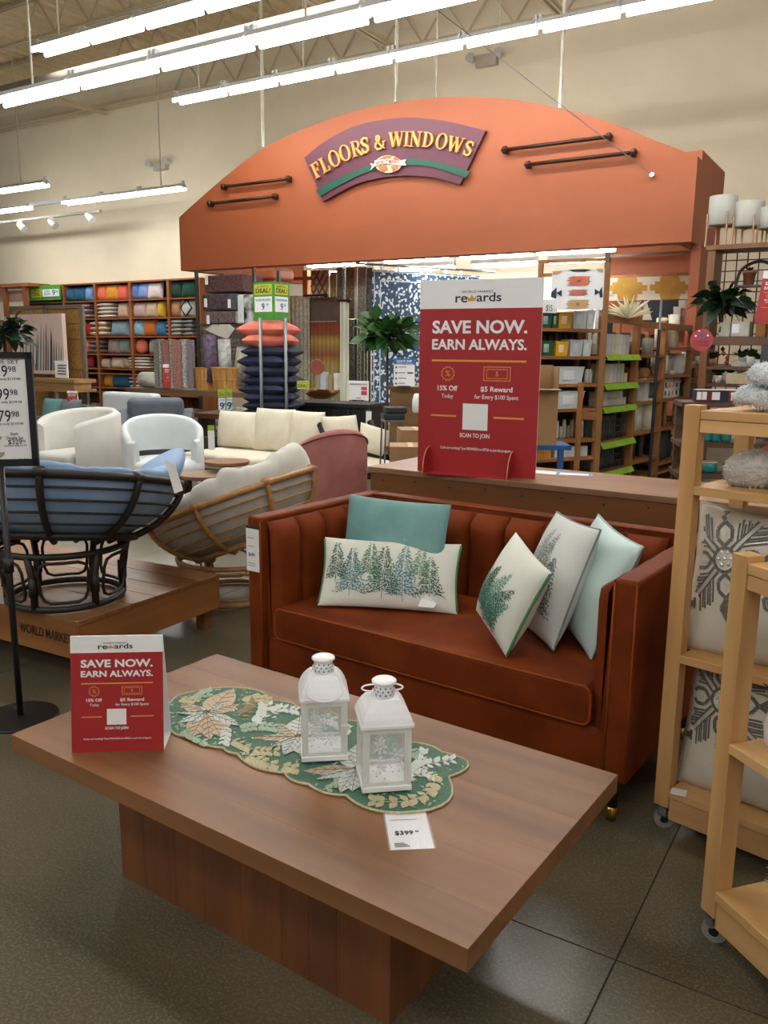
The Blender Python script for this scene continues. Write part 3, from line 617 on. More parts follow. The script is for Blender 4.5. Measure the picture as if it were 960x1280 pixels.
# ---------------------------------------------------------------- rewards posters (one layout, several sizes)
def rewards(parent, M, w, h, small=False, fine=True, qr=True):
    """printed face in the local xz plane, x across, z up from 0 to h, at y = 0 facing -y"""
    def at(x, z): return M @ face_at(x * w, -0.0006, z * h)
    def bar(x0, x1, z0, z1, m, name, y=-0.0005):
        q = MB(); q.M = M; q.box(x0 * w, x1 * w, y - 0.0004, y + 0.0003, z0 * h, z1 * h); return q.build(name, m, parent)
    bar(-.5, .5, 0, .856, M_red, 'red_panel'); bar(-.5, .5, .856, 1, M_paper, 'header')
    Z = lambda x, z: M @ face_at(x * w, -0.0014, z * h)
    txt('WORLD MARKET', 0.016 * h, M_navy_ink, parent, Z(-.02, .938), width=.26 * w); txt('re', .066 * h, M_navy_ink, parent, Z(-.15, .907), width=.1 * w, bold=.012); txt('ards', .062 * h, M_navy_ink, parent, Z(.075, .909), width=.2 * w, bold=.012)
    q = MB(); q.M = M; q.prism([(-.095 * w, .893 * h), (-.035 * w, .893 * h), (-.026 * w, .918 * h), (-.047 * w, .905 * h), (-.065 * w, .925 * h), (-.083 * w, .905 * h), (-.104 * w, .918 * h)], -0.0016, -0.0008, 'xz'); q.build('crown_mark', mat('crown gold', 'D7A54A', 0.5), parent)
    txt('SAVE NOW.', .088 * h, M_paper, parent, Z(0, .760), width=.78 * w, bold=.03); txt('EARN ALWAYS.', .072 * h, M_paper, parent, Z(0, .672), width=.78 * w, bold=.028)
    bar(-.39, .39, .587, .597, M_gold, 'gold_rule', -.001); bar(-.39, -.17, .300, .309, M_gold, 'gold_rule', -.001); bar(.145, .39, .300, .309, M_gold, 'gold_rule', -.001)
    q = MB(); q.M = M; cx, cz, n = -.25 * w, .525 * h, 24                               # seal with zigzag edge
    R1 = [((.062 if i % 2 else .050) * w) for i in range(n)]
    for i in range(n):
        j = (i + 1) % n; a, b = 2 * PI * i / n, 2 * PI * j / n
        q.face([(cx + R1[i] * math.cos(a), -.0012, cz + R1[i] * math.sin(a)), (cx + R1[j] * math.cos(b), -.0012, cz + R1[j] * math.sin(b)), (cx + .87 * R1[j] * math.cos(b), -.0012, cz + .87 * R1[j] * math.sin(b)), (cx + .87 * R1[i] * math.cos(a), -.0012, cz + .87 * R1[i] * math.sin(a))])
    q.build('discount_seal', M_gold, parent); txt('%', .045 * h, M_gold, parent, Z(-.25, .524))
    q = MB(); q.M = M
    for x0, x1, z0, z1 in ((.05, .27, .560, .564), (.05, .27, .491, .495), (.05, .056, .491, .564), (.264, .27, .491, .564), (.075, .245, .549, .552), (.075, .245, .503, .506), (.075, .079, .503, .552), (.241, .245, .503, .552)): q.box(x0 * w, x1 * w, -.0013, -.0006, z0 * h, z1 * h)
    q.build('banknote_mark', M_gold, parent); txt('5', .034 * h, M_gold, parent, Z(.16, .527), bold=.01)
    txt('15% Off', .036 * h, M_paper, parent, Z(-.25, .448), width=.17 * w, bold=.02); txt('Today', .031 * h, M_paper, parent, Z(-.25, .408), width=.1 * w)
    txt('$5 Reward', .036 * h, M_paper, parent, Z(.16, .448), width=.26 * w, bold=.02); txt('for Every $100 Spent', .031 * h, M_paper, parent, Z(.16, .408), width=.36 * w, bold=.005)
    if qr: bar(-.115, .095, .235, .372, M_paper, 'white_square', -.001)
    txt('SCAN TO JOIN', .03 * h, M_paper, parent, Z(-.01, .205), width=.25 * w, bold=.015)
    if fine: txt('Code not working? Text REWARDS to 69736 to join the program.', .02 * h, M_paper, parent, Z(0, .115 if small else .135), width=(.74 if small else .60) * w, bold=.005)
# tabletop A-frame
pa = pz(90, 941, TT); pb = pz(205, 938, TT); w = (pb - pa).length; ce = (pa + pb) / 2; rz = math.atan2((pb - pa).y, (pb - pa).x)
af = thing('tent_card_sign', 'red and white folded rewards sign standing on the coffee table', 'sign', xf((ce.x, ce.y, TT), rz)); hA = 0.318; lean = math.radians(-9); dep = 0.115
Ml = Matrix.Rotation(lean, 4, 'X'); q = MB(); q.M = Ml; q.box(-w / 2, w / 2, 0, 0.002, 0, hA).build('front_sheet', M_paper, af)
rewards(af, Ml, w, hA, True)
q = MB(); yt, zt = hA * math.sin(-lean), hA * math.cos(lean); q.prism([(yt + 0.002, zt), (yt + 0.004, zt), (dep, 0.001), (dep - .003, 0.001)], -w / 2, w / 2, 'yz').build('back_sheet', M_paper, af)
MB().box(-w / 2, w / 2, 0.002, dep - .003, 0, 0.0015).build('base_flap', M_paper, af)
# ================================================================ velvet sofa
SR = Vector((0.809, -0.588, 0)); SB = Vector((0.588, 0.809, 0)); SO = Vector((0.766, 2.401, 0)) - SR * 1.65
MSO = Matrix(((SR.x, SB.x, 0, SO.x), (SR.y, SB.y, 0, SO.y), (0, 0, 1, 0), (0, 0, 0, 1)))
def sl(x, y, z): return MSO @ Vector((x, y, z))
def velvet(name, h, h2):
    m = mat(name, h, 0.62, h2=h2, scale=4.5, detail=5, sheen=0.03, bump=0.06, bscale=40, spec=0.12)
    m.node_tree.nodes['Principled BSDF'].inputs['Sheen Tint'].default_value = lin(h); return m
M_vel = velvet('rust velvet', '803813', '5C2409'); M_pipe = velvet('rust piping', '96471C', '823A13')
sf = thing('sofa', 'rust velvet sofa with channel-tufted back and square arms', 'sofa', MSO)
SW, SD, SH = 1.65, 0.85, 0.825
for x0, x1 in ((0, 0.08), (SW - 0.08, SW)):
    MB().box(x0, x1, 0, SD, 0.16, SH).build('arm', M_vel, sf, bevel=0.014, seg=3)
MB().box(0.08, SW - 0.08, SD - 0.08, SD, 0.16, SH).build('back_frame', M_vel, sf, bevel=0.014, seg=3)
MB().box(0.08, SW - 0.08, 0.03, SD - 0.08, 0.16, 0.315).build('seat_base', M_vel, sf, bevel=0.012, seg=3)
def channel(w, d, z0, z1):                                # upright padded tuft, bulging along -y
    def f(a, b):
        x = (a - 0.5) * w; z = z0 + (z1 - z0) * b
        r = math.sqrt(max(0, 1 - (2 * a - 1) ** 2)); rt = min(1.0, (1 - b) / 0.12); rt = math.sqrt(max(0, 1 - (1 - rt) ** 2))
        return (x, -(d * 0.35 + d * 0.65 * r ** 0.6) * (0.25 + 0.75 * rt), z)
    mb = MB().grid(f, 12, 14); k = [(-w / 2, 0), (w / 2, 0)]
    mb.face([(-w / 2, 0, z0), (-w / 2, 0, z1), (-w / 2, -d * .1, z1), (-w / 2, -d * .35, z0)]); mb.face([(w / 2, 0, z0), (w / 2, 0, z1), (w / 2, -d * .1, z1), (w / 2, -d * .35, z0)])
    return mb
cw = (SW - 0.30) / 8; me = channel(cw, 0.11, 0.30, SH - 0.02).mesh('tuft', M_vel, True)
for k in range(8): link('back_tuft', me, sf, Matrix.Translation((0.15 + cw * (k + 0.5), SD - 0.08, 0)))
aw = 0.163; me = channel(aw, 0.072, 0.30, SH - 0.02).mesh('tuft', M_vel, True)
for s, x in ((1, 0.08), (-1, SW - 0.08)):
    for k in range(4): link('arm_tuft', me, sf, Matrix.Translation((x, 0.03 + aw * (k + 0.5), 0)) @ Matrix.Rotation(PI / 2 * s, 4, 'Z'))
# seat cushion with rounded ends
def rrect(x0, x1, z0, z1, r, n=6):
    out = []
    for cx, cz, a0 in ((x1 - r, z1 - r, 0), (x0 + r, z1 - r, PI / 2), (x0 + r, z0 + r, PI), (x1 - r, z0 + r, 1.5 * PI)):
        for i in range(n + 1): a = a0 + PI / 2 * i / n; out.append((cx + r * math.cos(a), cz + r * math.sin(a)))
    return out
o = MB().prism(rrect(0.135, SW - 0.135, 0.315, 0.452, 0.03), 0.012, 0.66, 'xz').build('seat_cushion', M_vel, sf, bevel=0.014, seg=3)
for z0, z1, y in ((0.315, 0.452, 0.016),):
    MB().tube([Vector((a, y, b)) for a, b in rrect(0.137, SW - 0.137, z0 + .004, z1 - .004, 0.028)], 0.005, 6, True).build('seat_piping', M_pipe, sf, smooth=True)
for x in (0.076, SW - 0.076): MB().tube([(x, 0.002, 0.165), (x, 0.002, SH - 0.016), (x, SD - .1, SH - 0.006)], 0.004, 6).build('arm_piping', M_pipe, sf, smooth=True)
for x in (0.008, SW - 0.008): MB().tube([(x, 0.005, 0.165), (x, 0.003, SH - 0.012), (x, SD - 0.01, SH - 0.008)], 0.004, 6).build('arm_piping', M_pipe, sf, smooth=True)
MB().tube([(0.08, SD - 0.078, SH - 0.004), (SW - 0.08, SD - 0.078, SH - 0.004)], 0.004, 6).build('back_piping', M_pipe, sf, smooth=True)
M_brass = mat('brass', 'B08D3E', 0.3, 0.9)
for x in (0.06, SW - 0.06):
    for y in (0.06, SD - 0.06):
        lg = MB().lathe([(0.018, 0.045), (0.028, 0.162)], 14, (x, y, 0)).build('leg', M_black, sf, smooth=True); MB().lathe([(0.0165, 0), (0.019, 0.048)], 14, (x, y, 0)).build('brass_tip', M_brass, lg, smooth=True)
# hanging price tag
pt = thing('price_tag', 'white price tag on a loop hanging from the rust sofa arm', 'tag', MSO @ Matrix.Translation((0.04, -0.006, 0.70)))
MB().box(-0.036, 0.036, -0.002, 0, -0.105, 0.075).build('card', M_paper, pt); MB().box(-0.036, 0.036, -0.002, -0.0005, 0.076, 0.086).build('header', M_navy_ink, pt)
MB().tube([(-0.006, -.002, 0.085), (0.0, -0.003, 0.118), (0.006, -.002, 0.085)], 0.001, 5).build('loop', M_ink, pt)
txt('$699', 0.02, M_ink, pt, face_at(-.006, -.0026, -.035), width=.035, bold=.01)
for z in (0.035, 0.0, -0.072, -0.082): MB().box(-.028, .012, -.0025, -.002, z, z + .002).build('print_line', M_ink, pt)
# ---------------------------------------------------------------- cushions on the sofa
def print_on(w, h, t, soft, seed, puff):
    f = pillow_fn(w, h, t, soft, seed, puff)
    def g(x, z, lift=0.0015):
        a = min(max(x / w + 0.5, 0.02), 0.98); b = min(max(z / h + 0.5, 0.02), 0.98); p = f(a, b, -1); return p + Vector((0, -lift, 0))
    return g
def cushion(name, label, M, w, h, t, m, soft=0.07, seed=1, pipe=None, n=16, puff=0.5, group=None):
    c = thing(name, label, 'pillow', M, group); o = pillow_mb(w, h, t, n, soft, seed, puff=puff).build('cover', m, c, smooth=True)
    if pipe is not None:
        f = pillow_fn(w, h, t, soft, seed, puff); e = lambda q: 0.5 - 0.5 * math.cos(PI * q)
        ed = [f(e(i / 12), 0, -1) for i in range(12)] + [f(1, e(i / 12), -1) for i in range(12)] + [f(1 - e(i / 12), 1, -1) for i in range(12)] + [f(0, 1 - e(i / 12), -1) for i in range(12)]
        MB().tube(ed, 0.004, 6, True).build('piping', pipe, c, smooth=True)
    return c
M_teal = velvet('teal velvet', '83ABA8', '628F8D'); M_linen = mat('cream linen', 'E4E6DC', 0.8, var=0.03, bump=0.15, bscale=500); M_lgreen = mat('green trim', '4E8A5C', 0.7); M_mint = mat('mint satin', 'BFD8D4', 0.45, var=0.05, scale=5, bump=0.1, bscale=14); M_greypipe = mat('grey trim', '7F8E8E', 0.6)
def by_corners(tl, tr, br, bl): return quad_frame(sl(*tl), sl(*tr), sl(*br), sl(*bl))
M1, w, h = by_corners((0.225, 0.44, 0.872), (0.70, 0.50, 0.872), (0.66, 0.40, 0.47), (0.20, 0.34, 0.47))
cushion('throw_pillow', 'plush teal velvet pillow leaning on the sofa back', M1, w + .02, h + .01, 0.13, M_teal, 0.04, 2)
M2, w2, h2 = by_corners((0.240, 0.255, 0.720), (0.715, 0.505, 0.705), (0.773, 0.390, 0.462), (0.283, 0.125, 0.462))
p2 = cushion('lumbar_pillow', 'cream lumbar pillow printed with green and blue fir trees', M2, w2 + .03, h2 + .01, 0.11, M_linen, 0.05, 3, None, 18)
g2 = print_on(w2 + .03, h2 + .01, 0.11, 0.05, 3, 0.5)
def fir(g, x, z0, H, W, m, parent, r, lean=0.0, name='tree_print'):
    mb = MB(); n = int(H / 0.0048)
    for i in range(n):
        t = i / n; z = z0 + H * (0.16 + 0.84 * t); half = W / 2 * (1 - t) ** 0.75 * (0.9 + .25 * math.sin(i * 1.7)) + .002
        k = max(2, int(half * 2 / 0.0058))
        for j in range(k):
            xx = x + lean * t * H + half * (2 * (j + r.random() * .8) / k - 1); zz = z + r.uniform(-.004, .004) - abs(xx - x) * 0.25
            a = r.uniform(-.6, .6) + (0.9 if xx > x else 2.2); l = r.uniform(.005, .009); wd = .0028; dx, dz = math.cos(a), -abs(math.sin(a)) * .6
            mb.face([g(xx, zz), g(xx + dx * l - dz * wd, zz + dz * l + dx * wd), g(xx + dx * l * 1.7, zz + dz * l * 1.7), g(xx + dx * l + dz * wd, zz + dz * l - dx * wd)])
    for s in range(6):
        a, b = z0 + H * .5 * s / 6, z0 + H * .5 * (s + 1) / 6; mb.face([g(x - .0012, a), g(x + .0012, a), g(x + .0012, b), g(x - .0012, b)])
    mb.build(name, m, parent)
M_t1 = mat('fir print dark', '3F6B5C', 0.7, var=0.2); M_t2 = mat('fir print blue', '5C8F98', 0.7, var=0.2); M_t3 = mat('fir print green', '64946C', 0.7, var=0.2)
rr = random.Random(5); s = w2 / 750.0
for px_, zb_, zt_, W_, m in ((140, 470, 225, 120, M_t1), (235, 550, 255, 165, M_t2), (345, 440, 215, 130, M_t3), (425, 555, 235, 200, M_t1), (545, 565, 220, 165, M_t2), (640, 430, 230, 110, M_t3), (700, 540, 290, 150, M_t1)):
    fir(g2, (px_ - 455) * s, (400 - zb_) * s, (zb_ - zt_) * s, W_ * s, m, p2, rr)
for sx in (-1, 1):
    mb = MB(); W_ = (w2 + .03) / 2
    f = pillow_fn(w2 + .03, h2 + .01, 0.11, 0.05, 3, 0.5)
    mb.tube([f(0.5 + 0.5 * sx, 0.03 + 0.94 * i / 12, -1) for i in range(13)], 0.006, 6).build('side_trim', M_lgreen, p2, smooth=True)
tgm = MB().face([(0.145, -.052, -.10), (0.205, -.047, -.115), (0.195, -.05, -.135), (0.13, -.056, -.135)]).face([(0.145, -.052, -.10), (0.165, -.056, -.085), (0.205, -.047, -.115), (0.19, -.05, -.12)]); tgm.build('care_tag', M_paper, p2)
# three cushions leaning in the corner
M3, w3, h3 = by_corners((1.071, 0.325, 0.836), (1.29, 0.135, 0.765), (1.185, 0.075, 0.47), (0.945, 0.28, 0.53))
p3 = cushion('throw_pillow', 'small white pillow with green fern print and green side edge', M3, w3 + .02, h3 + .02, 0.16, M_linen, 0.07, 4, None); g3 = print_on(w3 + .02, h3 + .02, 0.16, 0.07, 4, 0.5)
f = pillow_fn(w3 + .02, h3 + .02, 0.16, 0.07, 4, 0.5); MB().tube([f(1, 0.02 + 0.96 * i / 12, -1) for i in range(13)], 0.006, 6).build('side_trim', M_lgreen, p3, smooth=True)
M_f1 = mat('fern print', '2E6B58', 0.7, var=0.25); M_f2 = mat('fern print light', '6FA38C', 0.7, var=0.2)
for x, z0, H, W_, m, le in ((-.075, -.12, .20, .10, M_f1, .15), (-.03, -.135, .25, .11, M_f2, .35), (.0, -.14, .22, .12, M_f1, .5), (-.05, -.13, .22, .10, M_f1, .1), (.02, -.14, .16, .10, M_f2, .6), (-.10, -.08, .14, .08, M_f2, .0), (.03, -.145, .11, .10, M_f1, .5)): fir(g3, x, z0, H, W_, m, p3, rr, le, 'fern_print')
mb = MB().box(-0.03, 0.03, -0.008, -0.006, -0.012, 0.012); mb.build('care_tag', M_paper, p3, M3.inverted() @ xf(pz(608, 803, .457), .2, PI / 2))
M4, w4, h4 = by_corners((1.12, 0.577, 0.880), (1.350, 0.375, 0.888), (1.278, 0.235, 0.465), (1.048, 0.435, 0.465))
p4 = cushion('throw_pillow', 'pale pillow with silver snowy fir embroidery and grey piping', M4, w4 + .06, h4 + .01, 0.16, mat('pale linen', 'D5DAD6', 0.8, var=0.03, bump=0.1, bscale=400), 0.05, 5, M_greypipe); g4 = print_on(w4 + .06, h4 + .01, 0.16, 0.05, 5, 0.5)
for x, z0, H, W_, m in ((-.02, -.14, .32, .16, mat('silver thread', '77827C', 0.5, 0.2)), (.05, -.16, .25, .16, mat('dark thread', '4E5A54', 0.6)), (-.07, -.05, .24, .12, mat('pale thread', 'A3AEA8', 0.6))): fir(g4, x, z0, H, W_, m, p4, rr, 0.12)
M5, w5, h5 = by_corners((1.262, 0.627, 0.876), (1.515, 0.352, 0.840), (1.424, 0.252, 0.47), (1.155, 0.541, 0.49))
cushion('throw_pillow', 'plain mint satin pillow leaning against the sofa arm', M5, w5 + .03, h5 + .03, 0.17, M_mint, 0.06, 6, mat('mint trim', 'A9C3BE', 0.5))
# ================================================================ display counter behind the sofa, and the big poster
CT = 0.86; cl = pz(459.8, 583, CT); cr = pz(843, 622, CT); ca = math.atan2((cr - cl).y, (cr - cl).x); CL = (cr - cl).length
MC = xf((cl.x, cl.y, 0), ca)
M_cnt = wood('counter pine', '7A4A22', '5C3516', 'x', 0.5, 3.0, 0.08, 0.05, knots=True); M_ctop = wood('counter top', '9B7457', '7F5B42', 'x', 0.35, 2.5, 0.05, 0.02)
ct = thing('display_counter', 'long brown wooden display counter standing behind the rust sofa', 'counter', MC)
CLX = CL + 1.2
MB().box(0, CLX, 0, 0.56, CT - 0.03, CT).build('top', M_ctop, ct, bevel=0.002)
for k in range(4): MB().box(0.015, CLX - 0.01, 0.006, 0.028, 0.05 + k * 0.195, 0.05 + k * 0.195 + 0.192).build('front_plank', M_cnt, ct, bevel=0.002)
for k in range(4): MB().box(0.015, 0.037, 0.03, 0.55, 0.05 + k * 0.195, 0.05 + k * 0.195 + 0.192).build('end_plank', M_cnt, ct, bevel=0.002)
MB().box(0.04, CLX - 0.03, 0.03, 0.55, 0.0, CT - 0.031).build('carcass', M_cnt, ct)
for k in range(9): MB().lathe([(0.006, 0), (0.006, 0.002)], 10).build('screw', M_black, ct, xf((0.1 + k * 0.21, 0.006, 0.79 + 0.01 * (k % 2)), 0, PI / 2))
def oncounter(x, y): return MC.inverted() @ pz(x, y, CT)
a = oncounter(523, 590); b = oncounter(668, 601)
pl_ = pz(522, 588, CT); pr_ = pz(669, 599, CT); w = (pr_ - pl_).length; rz = math.atan2((pr_ - pl_).y, (pr_ - pl_).x); ce = (pl_ + pr_) / 2
tp = pplane(595, 349, ce, Vector((math.sin(rz), -math.cos(rz), 0))); H_ = tp.z - CT
ps = thing('poster_sign', 'large red rewards poster standing upright on the counter', 'sign', xf((ce.x, ce.y, CT), rz))
MB().box(-w / 2, w / 2, 0, 0.005, 0.0, H_).build('board', M_paper, ps); rewards(ps, Matrix.Identity(4), w, H_)
for x in (-.40, .31):
    MB().prism([(0, 0), (0, .135 * H_), (-.04, .125 * H_), (-.075, .09 * H_), (-.09, .04 * H_), (-.09, 0)], x * w, x * w + 0.004, 'yz').build('foot_fin', M_red, ps)
    MB().prism([(0, .135 * H_ + .003), (-.04, .125 * H_ + .003), (-.075, .09 * H_ + .003), (-.093, .04 * H_), (-.093, 0), (-.09, 0), (-.09, .04 * H_), (-.073, .09 * H_), (-.04, .125 * H_), (0, .135 * H_)], x * w, x * w + .005, 'yz').build('fin_edge', mat('card edge', 'C98A70', 0.7), ps)
MB().box(-.40 * w, .31 * w, -.001, -.09, 0, 0.002).build('foot_flap', M_red, ps)
# papers on the counter
p = pz(700, 592, CT); pp = thing('paper_sheets', 'loose white and blue printed papers lying on the counter', 'paper', xf((p.x, p.y, CT), ca + .1))
MB().box(-.16, .06, -.05, .06, 0, .0006).build('sheet', M_paper, pp); MB().box(-.02, .17, -.06, .05, .0008, .0014).build('sheet', mat('blue print', '7FA3CF', 0.5), pp, Matrix.Rotation(.25, 4, 'Z')); MB().box(.0, .15, -.045, .03, .0016, .002).build('sheet', M_paper, pp, Matrix.Rotation(.2, 4, 'Z'))
# ================================================================ rolling pine racks
M_pine = wood('pale pine', 'DCB27A', 'C2945C', 'x', 0.5, 4.0, 0.06, 0.04); M_pinez = wood('pale pine upright', 'D8AC72', 'BC8E56', 'z', 0.5, 4.0, 0.06, 0.04, knots=True); M_tyre = mat('caster grey tyre', '9A9C9C', 0.5)
def rack(label, loc, azx, L, D, H, shelves, post=0.048, kick=True):
    a = math.radians(90 - azx); t = thing('rolling_rack', label, 'rack', xf(loc, a))
    for x in (0, L - post):
        for y in (0, D - post): MB().box(x, x + post, y, y + post, 0.085, H).build('post', M_pinez, t, bevel=0.002)
    for i, z in enumerate(shelves):
        top = i == len(shelves) - 1
        x0, x1 = (post + 0.001, L - post - .001) if not top else (post + .001, L - post - .001)
        MB().box(x0, x1, -0.004 if not top else 0.002, D + .004, z - 0.026, z).build('shelf', M_pine, t, bevel=0.002)
        if top: MB().box(post + .001, L - post - .001, 0.004, 0.026, z - 0.064, z - 0.028).build('rail', M_pine, t, bevel=0.002)
        if i == 0 and kick: MB().box(post + .001, L - post - .001, 0.004, 0.026, z - 0.105, z - 0.028).build('rail', M_pine, t, bevel=0.002)
    for x in (post / 2, L - post / 2):
        for y in (post / 2, D - post / 2):
            c = MB().box(x - .014, x + .014, y - .018, y + .010, .045, .084).build('caster', M_chrome, t, bevel=.004); MB().lathe([(.024, .078), (.024, .086)], 14, (x, y, 0)).build('swivel', M_chrome, c, smooth=True)
            w = MB(); w.M = xf((x, y + .005, .031), 0.6) @ Matrix.Rotation(PI / 2, 4, 'X'); w.lathe([(.014, -.011), (.031, -.010), (.031, .010), (.014, .011)], 18).build('wheel', M_tyre, c, smooth=False)
            w = MB(); w.M = xf((x, y + .005, .031), 0.6) @ Matrix.Rotation(PI / 2, 4, 'X'); w.lathe([(.013, -.0125), (.013, .0125)], 12).build('hub', M_black, c)
    return t
r1o = Vector((0.872, 2.44, 0)); R1AZ = 134.0
rack('pale pine rolling rack holding fur throws and snowflake pillows', r1o, R1AZ, 0.95, 0.44, 1.352, [0.150, 0.597, 1.118, 1.338])
MR1 = xf(r1o, math.radians(90 - R1AZ))
r2o = Vector((0.832, 1.93, 0)); R2AZ = 162.0
rack('pale pine rolling rack holding a bottle brush tree', r2o, R2AZ, 0.75, 0.38, 1.035, [0.165, 0.568, 1.02], 0.05)
MR2 = xf(r2o, math.radians(90 - R2AZ))
# snowflake pillows
M_ivory = velvet('ivory velvet', 'DDD8CC', 'C4BEB1'); M_silver = mat('silver beadwork', '8C8C86', 0.35, 0.4, var=0.3, scale=400, detail=2, bump=0.5, bscale=500); M_pearl = mat('pearl beads', 'E2E0D8', 0.25, 0.2, var=0.1)
def snow_print(g, parent, R, cx=0.0, cz=0.0, rot=0.0, lim=(9, 9)):
    def loc(x, z): c, s = math.cos(rot), math.sin(rot); return g(cx + x * c - z * s, cz + x * s + z * c)
    def ok(p): c, s = math.cos(rot), math.sin(rot); return abs(cx + p[0] * c - p[1] * s) < lim[0] and abs(cz + p[0] * s + p[1] * c) < lim[1]
    def stroke(mb, p, q, w, n=4):
        dx, dz = q[0] - p[0], q[1] - p[1]; l = math.hypot(dx, dz); nx, nz = -dz / l * w / 2, dx / l * w / 2
        for i in range(n):
            a, b = i / n, (i + 1) / n
            if not (ok((p[0] + dx * a, p[1] + dz * a)) and ok((p[0] + dx * b, p[1] + dz * b))): continue
            mb.face([loc(p[0] + dx * a + nx, p[1] + dz * a + nz), loc(p[0] + dx * b + nx, p[1] + dz * b + nz), loc(p[0] + dx * b - nx, p[1] + dz * b - nz), loc(p[0] + dx * a - nx, p[1] + dz * a - nz)])
    def outline(mb, pts, w):
        for i in range(len(pts)): stroke(mb, pts[i], pts[(i + 1) % len(pts)], w, 2)
    dark = MB(); light = MB()
    for k in range(8):
        a = k * PI / 4; d = (math.cos(a), math.sin(a)); n = (-d[1], d[0]); P = lambda r, s: (d[0] * r * R + n[0] * s * R, d[1] * r * R + n[1] * s * R)
        if k % 2 == 0:
            outline(dark, [P(.20, 0), P(.30, .11), P(.44, .11), P(.54, 0), P(.44, -.11), P(.30, -.11)], .055 * R); outline(dark, [P(.56, 0), P(.69, .09), P(.88, 0), P(.69, -.09)], .06 * R)
            dark.face([loc(*P(.62, 0)), loc(*P(.69, .05)), loc(*P(.80, 0)), loc(*P(.69, -.05))]); light.face([loc(*P(.28, 0)), loc(*P(.36, .055)), loc(*P(.46, 0)), loc(*P(.36, -.055))])
        else:
            for o_ in (-.045, .045): stroke(dark, P(.19, o_), P(.70, o_), .04 * R)
            stroke(light, P(.22, 0), P(.68, 0), .025 * R)
            for r0 in (.32, .45, .58):
                for s in (-1, 1):
                    ln = .26 - .04 * (r0 - .32) / .13
                    for o_ in (0, .07): stroke(dark, P(r0 + o_, s * .05), P(r0 + o_ + ln, s * (.05 + ln * .85)), .032 * R)
                    stroke(light, P(r0 + .035, s * .05), P(r0 + .035 + ln, s * (.05 + ln * .85)), .016 * R)
            outline(dark, [P(.76, 0), P(.88, .10), P(1.02, 0), P(.88, -.10)], .05 * R); dark.face([loc(*P(.81, 0)), loc(*P(.88, .055)), loc(*P(.96, 0)), loc(*P(.88, -.055))])
    for r_ in (.17,):
        outline(dark, [(r_ * R * math.cos(i * PI / 8), r_ * R * math.sin(i * PI / 8)) for i in range(16)], .05 * R)
    dark.build('silver_beadwork', M_silver, parent)['kind'] = 'stuff'
    for i in range(7):
        x, z = (0, 0) if i == 6 else (.1 * R * math.cos(i * PI / 3), .1 * R * math.sin(i * PI / 3)); p = loc(x, z)
        light.lathe([(.001, 0), (.03 * R, .004), (.02 * R, .010), (.001, .012)], 8, p)
    light.build('pearl_beadwork', M_pearl, parent)['kind'] = 'stuff'
def snow_pillow(label, M, w, h, t, R, seed, cx=0, cz=0, rot=0.0):
    c = cushion('snowflake_pillow', label, M, w, h, t, M_ivory, 0.05, seed, M_ivory, 16); snow_print(print_on(w, h, t, 0.05, seed, 0.5), c, R, cx, cz, rot, (w * .45, h * .45)); return c
snow_pillow('ivory pillow with silver beaded snowflake on the middle rack shelf', MR1 @ xf((0.255, 0.12, 0.597 + 0.222), 0, math.radians(-8)), 0.49, 0.46, 0.19, 0.215, 7, -0.125, 0.075, 0.2)
snow_pillow('ivory snowflake pillow tucked behind the upright one under the throws', MR1 @ xf((0.50, 0.30, 0.597 + 0.245), 0.05, math.radians(-5)), 0.46, 0.48, 0.12, 0.235, 8, 0, 0.02, 0.4)
snow_pillow('ivory pillow with silver snowflake on the bottom rack shelf', MR1 @ xf((0.265, 0.12, 0.150 + 0.215), 0, math.radians(-9)), 0.47, 0.445, 0.19, 0.21, 9, -0.105, 0.095, 0.15)
snow_pillow('ivory snowflake pillow seen through the rack with the brush tree', MR1 @ xf((0.69, 0.10, 0.150 + 0.215), -0.05, math.radians(-9)), 0.38, 0.44, 0.15, 0.23, 10, -0.02, -0.03, 0.5)
MB().box(0.0, 0.045, -0.03, 0.012, 0, 0.001).build('shelf_tag', M_paper, None, MR1 @ xf((0.052, 0.006, 0.1505), 0.3)); tag(bpy.data.objects['shelf_tag'], 'tiny white price ticket on the bottom shelf of the rack', 'tag')
# fur throws
M_fur = mat('frosted fur', 'EEF3F6', 0.85, h2='CDD5DA', scale=26, detail=6, bump=1.0, bscale=120, sheen=0.4); M_fur2 = mat('taupe fur', 'E0DCD8', 0.85, h2='B4ABA3', scale=18, detail=6, bump=1.0, bscale=120, sheen=0.4)
def fold_mb(L, D, H, layers, seed):
    mb = MB(); r = random.Random(seed)
    def f(a, b):
        x = (a - .5) * L; ang = 2 * PI * b; k = 3.6
        c, s = math.cos(ang), math.sin(ang); y = math.copysign(abs(c) ** (2 / k), c) * D / 2; z = math.copysign(abs(s) ** (2 / k), s) * H / 2
        e = (1 - abs(2 * a - 1) ** 8) ** .35 if 0 < a < 1 else 0.05
        nz = 0.006 * math.sin(9 * a + seed) + .005 * math.sin(23 * a + 3 * b * 6) + r.uniform(-.002, .002)
        return (x * 1.0, y * (0.9 + .1 * e), H / 2 + (z + nz) * (0.3 + .7 * e) + .004 * math.sin(6 * a + seed))
    mb.grid(f, 22, 20, False, True); return mb
